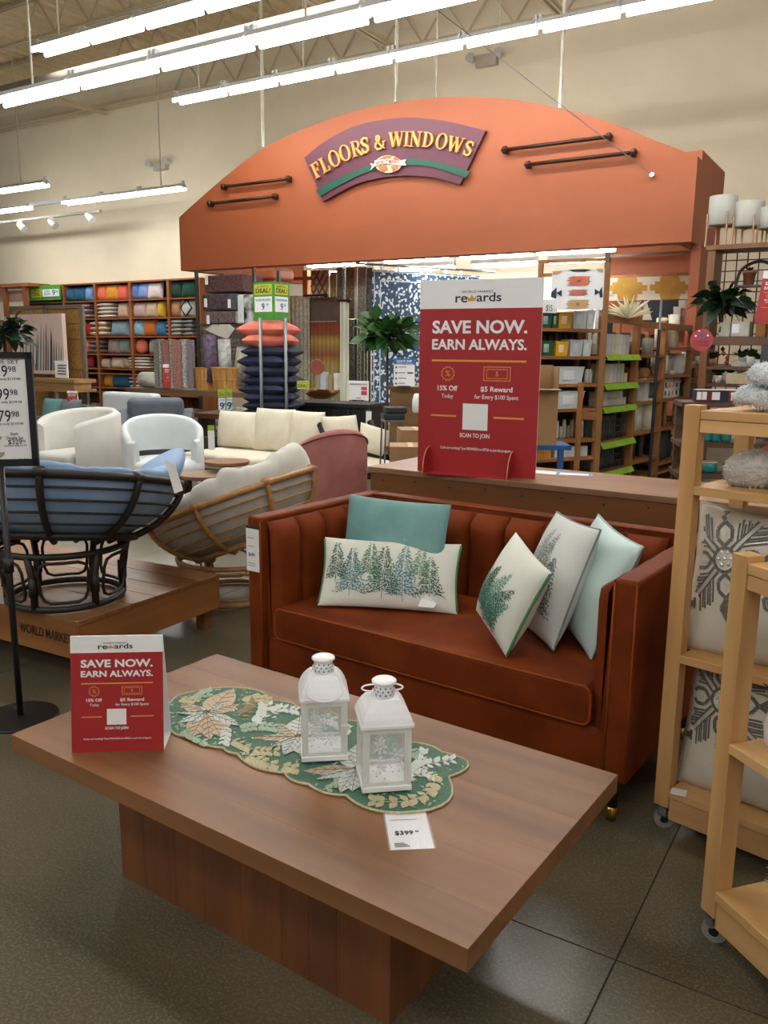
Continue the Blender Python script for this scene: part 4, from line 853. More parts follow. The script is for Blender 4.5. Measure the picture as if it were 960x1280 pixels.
def fur_throw(label, L, D, H, m, M, seed, n=2600):
    t = thing('fur_throw', label, 'throw', M); mb = fold_mb(L, D, H, 1, seed); mb.build('folded_cloth', m, t, smooth=True)
    r = random.Random(seed); q = MB(); V_ = [Vector(v) for v in mb.v]
    for i in range(n):
        f = mb.f[r.randrange(len(mb.f))]; a, b, c, d = (V_[k] for k in f); u_, v_ = r.random(), r.random(); p = (a * (1 - u_) + b * u_) * (1 - v_) + (d * (1 - u_) + c * u_) * v_
        nn = (b - a).cross(d - a)
        if nn.length < 1e-9: continue
        nn.normalize()
        if nn.dot(p - Vector((p.x * .7, 0, H / 2))) < 0: nn = -nn
        tip = p + nn * r.uniform(.005, .010) + Vector((r.uniform(-.006, .006), r.uniform(-.006, .006), r.uniform(-.006, .002))); w = (tip - p).cross(Vector((r.random() - .5, r.random() - .5, r.random() - .5)))
        if w.length < 1e-9: continue
        w = w.normalized() * .0016; q.face([p - w, p + w, tip])
    q.build('fur_pile', m, t)['kind'] = 'stuff'; return t
fur_throw('folded frosty fur throw, lower of two on top of the rack', .38, .30, .066, M_fur, MR1 @ xf((0.30, .20, 1.339)), 1); fur_throw('folded frosty fur throw, upper of two on top of the rack', .34, .28, .066, M_fur, MR1 @ xf((0.31, .20, 1.404), .04), 2)
fur_throw('rolled taupe fur throw on the second rack shelf', .34, .24, .10, M_fur2, MR1 @ xf((0.245, .20, 1.119), 0.25), 4)
fur_throw('rolled paler fur throw in front on the second rack shelf', .28, .18, .11, mat('pale fur', 'E2DFDB', 0.85, h2='BDB6B1', scale=18, detail=6, bump=1.0, bscale=120, sheen=.4), MR1 @ xf((0.43, .085, 1.119), -0.75), 5)
# bottle brush tree and things on the second rack
M_bw = mat('brush white', 'E2E6E4', 0.7, var=0.1, scale=60)
bt = thing('bottle_brush_tree', 'white frosted bottle brush tree on a round base', 'ornament', MR2 @ xf((0.19, 0.16, 0.166)))
MB().lathe([(.075, 0), (.075, .006), (.068, .012), (.012, .016), (.010, .04)], 24).build('base', M_white, bt, smooth=True)
mb = MB(); r = random.Random(3); mb.lathe([(.008, .03), (.004, .42)], 6)
for i in range(2600):
    t = r.random() ** 1.25; z = .05 + .36 * t; a = r.uniform(0, 2 * PI); L_ = .105 * (1 - t) ** .8 + .012; L_ *= r.uniform(.75, 1.0); dz = r.uniform(-.008, .012); c, s = math.cos(a), math.sin(a)
    mb.face([(c * .004 - s * .0009, s * .004 + c * .0009, z), (c * .004 + s * .0009, s * .004 - c * .0009, z), (c * L_ + s * .0007, s * L_ - c * .0007, z + dz), (c * L_ - s * .0007, s * L_ + c * .0007, z + dz)])
o = mb.build('bristles', M_bw, bt); o['kind'] = 'stuff'
fg = thing('white_planter', 'white pot with dark and green leaves on the rack shelf', 'planter', MR2 @ xf((0.13, 0.10, 0.569)))
MB().lathe([(.035, 0), (.055, .02), (.06, .06), (.05, .10), (.045, .11)], 18).build('pot', M_white, fg, smooth=True)
M_leafg = mat('leaf green', '3E6B2A', 0.45, var=0.2); M_leafd = mat('leaf dark', '3A2E24', 0.5, var=0.2)
def leaf3(p, d, l, w, m, parent, droop=.25, name='leaf', roll=0.0):
    p = Vector(p); d = Vector(d).normalized(); sd = d.cross(Vector((0, 0, 1))); sd = sd.normalized() if sd.length > .01 else Vector((1, 0, 0)); sd = Matrix.Rotation(roll, 3, d) @ sd; mb = MB(); K = 5; pr = [.15, .8, 1, .85, .5, .02]; ln = []
    for i in range(K + 1): t = i / K; ln.append(p + d * (l * t) + Vector((0, 0, -droop * l * t * t)))
    for s_ in (-1, 1):
        for i in range(K): mb.face([ln[i], ln[i + 1], ln[i + 1] + sd * (s_ * w * pr[i + 1]) + Vector((0, 0, .12 * w)), ln[i] + sd * (s_ * w * pr[i]) + Vector((0, 0, .12 * w))])
    return mb.build(name, m, parent, smooth=True)
for i in range(12):
    a = i * 2.4; leaf3((0, 0, .10), (math.cos(a), math.sin(a), .5 + .3 * (i % 3)), .09 + .02 * (i % 3), .016, M_leafg if i % 2 else M_leafd, fg)
from mathutils import noise as mnoise
# ================================================================ platform with papasan chair
PLZ = 0.30; pc = pz(97, 778, PLZ); pr = pz(275, 718, PLZ); pa_ = math.atan2((pr - pc).y, (pr - pc).x); PLL = (pr - pc).length; MPL = xf((pc.x, pc.y, 0), pa_)
M_plat = wood('platform top', '8A5F36', '6E4826', 'y', 0.45, 3.0, 0.12, 0.05, knots=True); M_plats = wood('platform side', '9A6431', '7C4D22', 'x', 0.5, 3.0, 0.06, 0.05, knots=True); M_platy = wood('platform side y', '9A6431', '7C4D22', 'y', 0.5, 3.0, 0.06, 0.05, knots=True)
plf = thing('wood_platform', 'low wooden display platform carrying the black papasan chair', 'platform', MPL); PW = 1.75; n = 6
for k in range(n): MB().box(PLL * k / n + .001, PLL * (k + 1) / n - .001, 0, PW, PLZ - .022, PLZ).build('top_plank', M_plat, plf, bevel=.002)
MB().box(0.004, PLL - .004, 0.004, 0.03, 0.115, PLZ - .0225).build('side_board', M_plats, plf); MB().box(0.004, 0.03, 0.031, PW - .004, 0.115, PLZ - .0225).build('side_board', M_platy, plf)
MB().box(PLL - .03, PLL - .004, 0.031, PW - .004, 0.115, PLZ - .0225).build('side_board', M_platy, plf); MB().box(.031, PLL - .031, PW - .03, PW - .004, 0.115, PLZ - .0225).build('side_board', M_plats, plf)
for x in (.09, PLL - .06):
    for y in (.07, PW - .1): MB().box(x - .03, x + .03, y - .03, y + .03, 0, .20).build('leg', M_plats, plf)
txt('WORLD MARKET', 0.062, M_black, plf, Matrix.Translation((0.0025, 0.232, 0.205)) @ Matrix.Rotation(-PI / 2, 4, 'Z') @ FRONT, width=0.36, bold=.01, name='stencil')
# ---------------------------------------------------------------- papasan builder
def papasan(label, base, bz, br, bh, C, nrm, R, m, mc, seed, bulge=None, depth=0.33, hi=.06):
    t = thing('papasan_chair', label, 'chair', xf((base.x, base.y, bz))); inv = t.matrix_world.inverted()
    rt_ = br * 1.12
    MB().tube([(br * math.cos(a), br * math.sin(a), .02) for a in [2 * PI * i / 32 for i in range(32)]], .016, 8, True).build('base_ring', m, t, smooth=True)
    MB().tube([(rt_ * math.cos(a), rt_ * math.sin(a), bh) for a in [2 * PI * i / 32 for i in range(32)]], .016, 8, True).build('base_ring', m, t, smooth=True)
    for k in range(6):
        a = k * PI / 3 + seed; c, s = math.cos(a), math.sin(a)
        p = MB().tube([(br * c, br * s, .02), (br * .99 * c, br * .99 * s, bh * .5), (rt_ * c, rt_ * s, bh)], .017, 8).build('base_post', m, t, smooth=True)
        MB().tube([(br * 1.0 * c, br * s, bh * .30), (br * c, br * s, bh * .62)], .0225, 8).build('binding', m, p, smooth=True)
        pts = []; a0, a1 = a + .14, a + PI / 3 - .14; z0, z1 = .05, bh - .03
        for q, zz in ((0, .5), (0, .75), (.06, .93), (.2, 1), (.5, 1), (.8, 1), (.94, .93), (1, .75), (1, .5), (1, .25), (.94, .07), (.8, 0), (.5, 0), (.2, 0), (.06, .07), (0, .25)):
            aa = a0 + (a1 - a0) * q; rr_ = br + (rt_ - br) * zz; pts.append((rr_ * math.cos(aa), rr_ * math.sin(aa), z0 + (z1 - z0) * zz))
        MB().tube(pts, .008, 6, True).build('loop', m, t, smooth=True)
    n = nrm.normalized(); ax = n.cross(Vector((0, 0, 1))).normalized(); ay = n.cross(ax).normalized()
    Mb = Matrix(((ax.x, ay.x, n.x, C.x), (ax.y, ay.y, n.y, C.y), (ax.z, ay.z, n.z, C.z), (0, 0, 0, 1))); Lb = inv @ Mb
    def bowl(th, s): r = R * math.sin(s * PI / 2) ** .85; return Vector((r * math.cos(th), r * math.sin(th), -depth * math.cos(s * PI / 2) ** 1.15))
    def part(mb, name, mm, par=t):
        for i, v in enumerate(mb.v): mb.v[i] = tuple(Lb @ Vector(v))
        return mb.build(name, mm, par, smooth=True)
    part(MB().tube([(R * math.cos(a), R * math.sin(a), 0) for a in [2 * PI * i / 48 for i in range(48)]], .019, 8, True), 'rim', m)
    for k in range(8):
        th = k * PI / 4 + .2; o = part(MB().tube([bowl(th, s) * 1.01 for s in [.25 + .75 * i / 10 for i in range(11)]], .016, 8), 'rib', m)
        e = bowl(th, .97); part(MB().tube([e * .985, bowl(th, 1) * 1.02 + Vector((0, 0, .02))], .026, 8), 'binding', m, o)
    part(MB().tube([bowl(2 * PI * i / 32, .36) * 1.02 for i in range(32)], .018, 8, True), 'lower_ring', m)
    for s in (.5, .62, .74, .86): part(MB().tube([bowl(2 * PI * i / 40, s) for i in range(40)], .0065, 6, True), 'cane', m)
    # cushion: outer skin follows the bowl, top is puffed and creased
    def cu(a, b):
        th = 2 * PI * a
        wr = .030 * mnoise.noise(Vector((math.cos(th) * 2.3, math.sin(th) * 2.3, seed * 7))) + .022 * mnoise.noise(Vector((math.cos(th) * 6, math.sin(th) * 6, seed * 3 + b * 2)))
        if b < .5:
            s = b * 2; p = bowl(th, max(s, .02)) * .965; p.z += .012
            return p * (1 + .3 * wr * s)
        q = (b - .5) * 2; r = R * (.965 + .06 * math.sin(min(q * 6, PI))) * (1 - q ** 1.6); z = .015 + hi * math.sin(min(q * 4.5, PI / 2)) - .20 * q ** 1.5 + wr * (1.6 if hi > .1 else 1.1) * min(1, q * 6) * (1 - q)
        gr = .013 * (1 - abs(math.sin(9.5 * th + 2.2 * mnoise.noise(Vector((math.cos(th), math.sin(th), seed))) ))) ** 4 * math.sin(min(q * 5, PI)); z -= gr; r -= gr * .8
        if bulge:
            d = math.atan2(math.sin(th - bulge[0]), math.cos(th - bulge[0])); gs = math.exp(-(d / (.42 if hi < .1 else 1.0)) ** 2) * math.sin(min(q * 4.2, PI)); z += bulge[1] * gs; r += bulge[2] * gs
        return Vector((r * math.cos(th), r * math.sin(th), z))
    ob = part(MB().grid(cu, 150, 30, True, False), 'cushion', mc)
    return t, Mb, cu, inv, part
M_rblk = mat('black rattan', '17120F', 0.5, h2='2A1E17', scale=40); M_rnat = mat('natural rattan', 'B98A54', 0.45, h2='9A6C3A', scale=30)
def canvas(name, h, h2): return mat(name, h, 0.85, h2=h2, scale=3.5, detail=5, bump=0.35, bscale=9)
M_cblue = canvas('blue canvas', 'A3BEDC', '88A8CE'); M_cgrey = canvas('stone canvas', 'D3D2CA', 'BEBDB4')
def rim_frame(x, y, D, slope, open_):
    """rim plane nearly edge-on to the eye: contains the sight line, tilted in the picture by slope"""
    C = pd(x, y, D); vd = (C - CAMO).normalized(); right = vd.cross(Vector((0, 0, 1))).normalized(); up = right.cross(vd)
    r = (right * math.cos(slope) - up * math.sin(slope)); nn = r.cross(vd).normalized(); nn = nn if nn.z > 0 else -nn
    return C, (nn * math.cos(open_) + vd * math.sin(open_)), r
b1 = pz(83, 742, PLZ + .02)
C1, n1, r1 = rim_frame(84, 601, b1.y + .0, 0.085, 0.05)
ax_ = n1.normalized().cross(Vector((0, 0, 1))).normalized(); ay_ = n1.normalized().cross(ax_); th = math.atan2(r1.dot(ay_), r1.dot(ax_))
pp1 = papasan('black rattan papasan chair with blue cushion on the platform', b1, PLZ, .265, .275, C1, n1, .53, M_rblk, M_cblue, .35, (th, .125, .06), .31)
wl = [pp1[3] @ pd(x, y, b1.y - .33) for x, y in ((206, 575), (219, 581), (229, 613), (218, 617))]
MB().face(wl).build('care_label', M_paper, pp1[0])
b2 = pz(292, 742, .02); D2 = 4.95
C2, n2, r2 = rim_frame(290, 624, D2, -0.325, 0.04)
b2 = Vector((C2.x - .02, C2.y + .0, 0))
papasan('natural rattan papasan chair with pale stone cushion behind the sofa', b2, 0, .28, .25, C2, n2, .535, M_rnat, M_cgrey, .2, (math.atan2(*(lambda A: (r2.dot(n2.normalized().cross(A)), r2.dot(A)))(n2.normalized().cross(Vector((0, 0, 1))).normalized())), .07, .0), .33, .145)
# ---------------------------------------------------------------- price sign on a pole
db = pz(26, 897, 0); st = thing('sign_stand', 'black framed price sign on a pole with round base', 'sign', xf((db.x, db.y, 0), math.radians(12)))
MB().lathe([(.15, 0), (.15, .006), (.145, .010), (.03, .014)], 36).build('base_disc', M_black, st, smooth=False); MB().tube([(0, 0, .01), (0, 0, 1.06)], .013, 10).build('pole', M_black, st, smooth=True); MB().tube([(0, 0, .62), (0, 0, .68)], .020, 10).build('collar', M_black, st, smooth=True)
ztop = pd(20, 440, db.y).z; zbot = pd(20, 583, db.y).z; hw = 0.142
mbf = MB().box(-hw, hw, -.012, .012, zbot, zbot + .028).box(-hw, hw, -.012, .012, ztop - .024, ztop).box(-hw, -hw + .024, -.012, .012, zbot, ztop).box(hw - .024, hw, -.012, .012, zbot, ztop)
mbf.build('frame', mat('frame black', '16181F', 0.4), st); MB().box(-hw + .024, hw - .024, -.004, .004, zbot + .028, ztop - .024).build('sheet', M_paper, st)
zz = lambda t: zbot + (ztop - zbot) * t
txt('FRAME SET', .022, M_ink, st, face_at(.03, -.005, zz(.915)), width=.13)
for t_, a in ((.83, '$219'), (.63, '$199'), (.44, '$179')):
    txt(a, .062, M_navy_ink, st, face_at(.004, -.005, zz(t_)), width=.095, bold=.002); txt('98', .03, M_navy_ink, st, face_at(.068, -.005, zz(t_ + .02)), bold=.0); txt('cushion only $119.98', .013, M_ink, st, face_at(.035, -.005, zz(t_ - .062)), width=.12)
txt('Stack\nDouble Set', .016, M_navy_ink, st, face_at(.06, -.005, zz(.27)), width=.06); txt('$329', .026, M_navy_ink, st, face_at(.06, -.005, zz(.215)), width=.05, bold=.005); txt('98', .012, M_navy_ink, st, face_at(.092, -.005, zz(.222)))
txt('cushion only $129', .011, M_ink, st, face_at(.06, -.005, zz(.185)), width=.08)
for k, (x, t_) in enumerate(((-.015, .24), (-.01, .10))): MB().lathe([(.01, -.012), (.026, .0), (.03, .012)], 12).build('chair_picture', mat('picture grey', 'A8A39B', 0.7), st, Matrix.Translation((x, -.0052, zz(t_))) @ Matrix.Scale(.01, 4, (0, 1, 0)))
txt('double papasan cushion', .011, M_ink, st, face_at(.02, -.005, zz(.055)), width=.09); txt('$199', .016, M_ink, st, face_at(.085, -.005, zz(.055)), width=.03)
# ================================================================ seating in the middle distance
def fab(name, h, h2=None, b=0.1): return mat(name, h, 0.85, h2=h2, var=0.04, scale=6, bump=b, bscale=90)
M_off = fab('off white boucle', 'C9C8C1'); M_off2 = fab('white leatherette', 'CFD5D7', b=.03); M_gry = fab('slate fabric', '5F666E', '50565E'); M_crm = fab('cream canvas', 'DAD4C2', 'CCC4AF', .2); M_pink = fab('dusty pink velvet', 'A86B66', '915852'); M_dk = mat('dark leg', '231915', 0.5)
def tub_wall(R, t, z0, top, a0, a1, n=28, ry=1.0):
    mb = MB()
    def ringpt(a, r, z): return (r * math.cos(a), r * ry * math.sin(a), z)
    def f(u, v):
        a = a0 + (a1 - a0) * u; zt = top(u); k = v * 4
        prof = [(R - t, z0), (R - t, zt - t * .4), (R - t / 2, zt), (R, zt - t * .4), (R, z0)]
        i = min(int(k), 3); q = k - i; r = prof[i][0] * (1 - q) + prof[i + 1][0] * q; z = prof[i][1] * (1 - q) + prof[i + 1][1] * q
        return ringpt(a, r, z)
    mb.grid(f, n, 8)
    for u in (0, 1): mb.face([f(u, v / 8) for v in range(9)])
    return mb
# barrel chair
bp_ = pd(100, 575, 8.6); bp_.z = 0
ch = thing('barrel_chair', 'off-white barrel chair with loose seat cushion beyond the papasan', 'chair', xf(bp_, math.radians(242)))
tub_wall(.43, .10, .08, lambda u: .74 + .14 * math.sin(PI * u) ** .7, .75, 2 * PI - .75).build('shell', M_off, ch, smooth=True)
MB().lathe([(.33, .06), (.35, .08), (.35, .30)], 28).build('seat_base', M_off, ch, smooth=True); MB().box(-.30, .40, -.27, .27, .30, .46).build('seat_cushion', M_off, ch, bevel=.05, seg=4)
for a in (.9, 2.3, 4, 5.4): MB().lathe([(.02, 0), (.025, .09)], 8, (.3 * math.cos(a), .3 * math.sin(a), 0)).build('leg', M_dk, ch)
# slate armchair
gp = pd(193, 560, 9.6); gp.z = 0; gc = thing('armchair', 'slate grey upholstered armchair behind the white chairs', 'chair', xf(gp, math.radians(8)))
MB().box(-.42, .42, -.36, .40, .14, .40).build('base', M_gry, gc, bevel=.03); MB().box(-.30, .30, -.40, .25, .40, .54).build('seat_cushion', M_gry, gc, bevel=.05, seg=4); MB().box(-.32, .32, .16, .40, .42, .93).build('back_cushion', M_gry, gc, bevel=.07, seg=4)
for s in (-1, 1): MB().prism([(-.40, .14), (.42, .14), (.42, .80), (.25, .78), (.0, .66), (-.36, .60), (-.42, .52)], s * .36 - .07, s * .36 + .07, 'yz').build('arm', M_gry, gc, bevel=.04, seg=3)
for x in (-.36, .36):
    for y in (-.3, .34): MB().box(x - .025, x + .025, y - .025, y + .025, 0, .14).build('leg', M_dk, gc)
# white cut-out chair
wp = pd(205, 585, 7.9); wp.z = 0; wc = thing('accent_chair', 'white accent chair with an open slot above its seat', 'chair', xf(wp, math.radians(-70)))
mb = tub_wall(.38, .07, .52, lambda u: .57 + .30 * math.sin(PI * u) ** .45, 1.0, 2 * PI - 1.0); mb.build('back_shell', M_off2, wc, smooth=True)
for a0, a1 in ((.85, 1.6), (2 * PI - 1.6, 2 * PI - .85)): tub_wall(.38, .07, .12, lambda u: .66, a0, a1, 8).build('side_shell', M_off2, wc, smooth=True)
MB().lathe([(.34, .30), (.37, .34), (.37, .43), (.33, .47), (.05, .485)], 28, (.03, 0, 0)).build('seat', M_off2, wc, smooth=True)
for a in (.9, 2.3, 4, 5.4): MB().lathe([(.015, 0), (.025, .31)], 8, (.28 * math.cos(a), .28 * math.sin(a), 0)).build('leg', M_dk, wc)
# cream sofa
cp = pd(324, 590, 8.6); cp.z = 0; cs = thing('outdoor_sofa', 'cream cushioned sofa with dark wooden frame behind the side tables', 'sofa', xf(cp, math.radians(-30)))
MB().box(-.76, .76, -.36, .40, .18, .28).build('frame', M_dk, cs); MB().box(-.74, .74, -.38, .34, .28, .44).build('seat_cushion', M_crm, cs, bevel=.05, seg=4); MB().box(-.76, .76, .36, .42, .28, .72).build('back_frame', M_dk, cs)
for x, w_, h_, z_, ry in ((-.46, .58, .40, .64, .0), (.02, .50, .46, .66, .03), (.44, .42, .44, .66, -.03)):
    pillow_mb(w_, h_, .20, 12, .03, x).build('back_cushion', M_crm, cs, xf((x, .24, z_), ry, math.radians(-10)), smooth=True)
for s in (-1, 1):
    MB().box(s * 0.76 - .03, s * 0.76 + .03, -.36, .40, .28, .56).build('arm', M_dk, cs)
    for y in (-.3, .36): MB().box(s * .76 - .03, s * .76 + .03, y - .03, y + .03, 0, .18).build('leg', M_dk, cs)
tgx = MB().box(-.03, .03, -.003, 0, -.13, .05); tgp = thing('price_tag', 'green topped white price tag hanging on the cream sofa cushion', 'tag', xf((0, 0, 0)))
q = pd(264, 545, 7.75); tgp.matrix_world = xf(q, math.radians(10)); tgx.build('card', M_paper, tgp); MB().box(-.03, .03, -.003, 0, .051, .10).build('header', mat('deal green', '8DBB3A', 0.5), tgp)
# pink chair seen from behind, and a second cream seat beyond it
kp = pd(410, 600, 6.9); kp.z = 0; kc = thing('accent_chair', 'dusty pink velvet chair turned away beside the natural papasan', 'chair', xf(kp, math.radians(118)))
tub_wall(.33, .07, .26, lambda u: .58 + .30 * max(0.0, math.sin(PI * (u * .92 + .04))) ** 1.3, .95, 2 * PI - .95, 30).build('back_shell', M_pink, kc, smooth=True)
mb = tub_wall(.336, .02, .60, lambda u: .62, 1.2, 2 * PI - 1.2, 20)
MB().tube([(.3315 * math.cos(a), .3315 * math.sin(a), .545 + .30 * max(0.0, math.sin(PI * (((a - .95) / (2 * PI - 1.9)) * .92 + .04))) ** 1.3) for a in [.95 + (2 * PI - 1.9) * i / 30 for i in range(31)]], .007, 6).build('piping', mat('pink piping', '8A4F4A', .7), kc, smooth=True)
MB().lathe([(.26, .24), (.29, .27), (.30, .42), (.26, .47), (.03, .48)], 24, (.03, 0, 0)).build('seat', M_pink, kc, smooth=True)
for a in (.8, 2.4, 3.9, 5.5): MB().lathe([(.013, 0), (.024, .26)], 8, (.24 * math.cos(a), .24 * math.sin(a), 0)).build('leg', wood('chair leg', '8A5A34', '6B4224', 'z'), kc)
lp = pd(452, 600, 8.2); lp.z = 0; lc = thing('lounge_chair', 'black framed lounge chair with cream pillows beyond the pink chair', 'chair', xf(lp, math.radians(35)))
MB().box(-.28, .28, -.3, .3, .34, .42).build('seat_cushion', M_crm, lc, bevel=.03); MB().beam((.3, -.32, 0), (.3, .30, .78), .05, .05).build('frame_side', M_black, lc); MB().beam((-.3, -.32, 0), (-.3, .30, .78), .05, .05).build('frame_side', M_black, lc); MB().box(-.3, .3, -.28, .28, .28, .33).build('seat_frame', M_black, lc)
MB().beam((.3, .28, 0), (.3, -.28, .50), .05, .05).build('leg', M_black, lc); MB().beam((-.3, .28, 0), (-.3, -.28, .50), .05, .05).build('leg', M_black, lc)
pillow_mb(.42, .40, .16, 12, .04, 3).build('back_pillow', M_crm, lc, xf((-.1, .22, .66), 0, math.radians(-15)), smooth=True); pillow_mb(.36, .30, .14, 12, .04, 4).build('back_pillow', M_crm, lc, xf((.24, .12, .60), -.3, math.radians(-25), .3), smooth=True)
# side tables
M_acac = wood('acacia', '8B6846', '6D4D30', 'x', .4)
for k, (x, y, D, r_, z_, lab_) in enumerate(((284, 576, 6.9, .185, .565, 'taller round wooden side table on a dark pedestal'), (258, 592, 6.7, .22, .47, 'lower wooden side table beside the round one'))):
    p = pd(x, y, D); t = thing('side_table', lab_, 'table', xf((p.x, p.y, 0))); MB().lathe([(r_ - .01, p.z - .03), (r_, p.z - .02), (r_, p.z)], 28).build('top', M_acac, t); MB().lathe([(.05, .02), (.04, p.z - .03)], 12).build('pedestal', M_dk, t); MB().lathe([(.14, 0), (.14, .02), (.05, .03)], 20).build('base', M_dk, t)
# ================================================================ pillow cubbies on the back wall
CV = 13.95; M_cub = wood('cubby pine', '9A5C2C', '7C451E', 'x', .55, 3, .06); M_cubz = wood('cubby upright', '9A5C2C', '7C451E', 'z', .55, 3, .06)
cx = [sv(x, 374, CV)[0] for x in (36, 79, 118.5, 162, 210, 249)]; cz = [sv(162, y, CV)[1] for y in (351, 374, 397, 420, 442.5, 461, 485)]
cb = thing('cubby_shelving', 'tall pine cubby shelving full of throw pillows on back wall', 'shelving', MS)
for k, x in enumerate(cx): MB().box(x - .035, x + .035, CV, WALLV - .02, 0, cz[0]).build('upright', M_cubz, cb)
for z in cz + [.9, .45]:
    for k in range(5): MB().box(cx[k] + .036, cx[k + 1] - .036, CV + .01, WALLV - .03, z - .035, z).build('shelf', M_cub, cb)
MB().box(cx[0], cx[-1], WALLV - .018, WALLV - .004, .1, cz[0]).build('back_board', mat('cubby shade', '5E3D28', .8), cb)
def zx(X, Y): return 70 + X / 5.05, 335 + Y / 5.05
_fm = {}
def fabm(h): 
    if h not in _fm: _fm[h] = mat('pillow fabric ' + h, h, .85, var=.10, scale=14, bump=.1, bscale=80)
    return _fm[h]
rowz = lambda y: min(range(6), key=lambda i: abs((cz[i] + cz[i + 1]) / 2 - y))
RN = ['top row', 'second row', 'third row', 'fourth row', 'fifth row', 'lowest filled row']
def stand_pillow(X0, Y0, X1, Y1, h, label, v=CV + .16, rnd_=False):
    a = sv(*zx(X0, Y1), v); b = sv(*zx(X1, Y0), v); w = b[0] - a[0]; hh = abs(b[1] - a[1]); r = rowz((a[1] + b[1]) / 2); zb = cz[r + 1]; hh = min(hh, cz[r] - zb - .05)
    m = MS @ Matrix.Translation(((a[0] + b[0]) / 2, v, zb + hh / 2 + .002)) @ Matrix.Rotation(math.radians(-6), 4, 'X')
    if rnd_: o = MB().lathe([(.02, -.08), (hh * .42, -.07), (hh * .5, 0), (hh * .42, .07), (.02, .08)], 20).build('throw_pillow', fabm(h), None, m @ Matrix.Rotation(PI / 2, 4, 'X'), smooth=True)
    else: o = pillow_mb(w * 1.04, hh, .20, 8, .03, X0, puff=.35).build('throw_pillow', fabm(h), None, m, smooth=True)
    return tag(o, label + ' in the ' + RN[r] + ' of the cubbies', 'pillow', 'pillows in the wall cubbies')
def flat_pillows(X0, Y0, X1, Y1, n, h, label, v=CV + .22):
    a = sv(*zx(X0, Y1), v); b = sv(*zx(X1, Y0), v); w = b[0] - a[0]; r = rowz((a[1] + b[1]) / 2); zb = cz[r + 1]; hh = min(abs(b[1] - a[1]), cz[r] - zb - .06) / n; me = None
    for k in range(n):
        j = RND.uniform(-.03, .03); m = MS @ Matrix.Translation(((a[0] + b[0]) / 2 + j, v, zb + hh * (k + .5))) @ Matrix.Rotation(PI / 2, 4, 'X')
        if me is None: me = pillow_mb(w, .40, hh * 1.25, 8, .04, X0, puff=.4).mesh('throw_pillow', fabm(h), True)
        o = link('throw_pillow', me, None, m); tag(o, label + ' stacked flat in the ' + RN[r] + ' of the cubbies', 'pillow', 'pillows in the wall cubbies')
for a in ((50, 108, 122, 200, '1F5A7A', 'deep blue pillow'), (124, 105, 194, 198, '1B5273', 'darker deep blue pillow'), (197, 100, 240, 195, '6F8FC4', 'light blue pillow'), (252, 92, 322, 192, 'E2694F', 'wide coral pillow'), (325, 82, 395, 195, 'D9962A', 'mustard pillow'), (400, 90, 456, 188, 'DF6450', 'narrow coral pillow'), (480, 85, 530, 188, '5878B8', 'periwinkle pillow'), (532, 82, 588, 188, '7C96D2', 'pale periwinkle pillow'), (590, 75, 672, 190, 'DCCFCB', 'blush pillow'), (722, 70, 800, 180, '163D30', 'dark green pillow'), (804, 70, 888, 180, '1A4636', 'slightly lighter dark green pillow'),
          (262, 205, 298, 305, '5F7C90', 'slate blue pillow'), (402, 205, 462, 305, 'C9A890', 'peach pillow'), (495, 205, 575, 305, 'BFA59B', 'pinkish grey pillow'), (579, 205, 648, 305, 'C2AD90', 'sand pillow'), (653, 200, 692, 303, 'DDB52E', 'yellow pillow'), (724, 190, 790, 300, 'BE8A62', 'tan pillow'),
          (152, 330, 196, 420, 'E0702A', 'bright orange pillow'), (200, 330, 244, 420, 'A32330', 'crimson pillow'), (360, 325, 465, 425, '7F97A6', 'blue-grey patterned pillow'), (492, 315, 560, 425, '8FB2C2', 'pale blue pillow'), (565, 318, 640, 425, 'C46A22', 'burnt orange pillow'), (642, 325, 698, 420, '3E7699', 'blue wave pillow'),
          (165, 440, 240, 540, 'D0755C', 'salmon pillow'), (340, 440, 405, 535, '8E7C78', 'taupe pillow'), (410, 440, 470, 535, '73807A', 'sage grey pillow'), (600, 445, 645, 540, '9C9296', 'mauve grey pillow'), (170, 545, 235, 615, 'A52A3A', 'dark red pillow'), (280, 570, 345, 628, 'C8B39A', 'beige pillow'), (360, 565, 432, 632, 'D2BEA4', 'pale beige pillow'), (438, 560, 476, 628, 'BFA98E', 'narrow beige pillow'), (188, 640, 260, 690, '7A2240', 'plum pillow'), (315, 640, 362, 720, 'CC8A26', 'ochre pillow'), (368, 645, 484, 730, '1E5C80', 'wide ocean blue pillow')): stand_pillow(*a)
o = stand_pillow(797, 190, 880, 300, 'C9CDC8', 'white pillow with black diamond line'); w_ = .15
d4 = MB()
for s_, k_ in ((.19, .022), (.11, .0)):
    q4 = [(0, s_), (s_ * .9, 0), (0, -s_), (-s_ * .9, 0)]
    if k_:
        for i in range(4): a, b = q4[i], q4[(i + 1) % 4]; d4.beam((a[0], -.085, a[1]), (b[0], -.085, b[1]), .03, .02)
d4.build('diamond_line', M_black, o)
stand_pillow(495, 445, 598, 540, 'E07A60', 'round coral pillow', rnd_=True)
flat_pillows(150, 212, 242, 310, 3, '9C8488', 'mauve pillow'); flat_pillows(300, 212, 400, 312, 4, 'CFC4B4', 'oatmeal pillow'); flat_pillows(252, 325, 350, 425, 3, 'CDB89A', 'wheat pillow'); flat_pillows(735, 318, 828, 425, 4, 'A7A7A2', 'grey patterned pillow'); flat_pillows(838, 318, 892, 425, 4, '8E8E8C', 'darker grey pillow'); flat_pillows(498, 550, 635, 632, 4, 'D6C9BC', 'cream pillow'); flat_pillows(500, 645, 640, 715, 3, 'C9AFA6', 'rose striped pillow'); flat_pillows(245, 445, 335, 530, 3, '6E5C58', 'brown pillow')
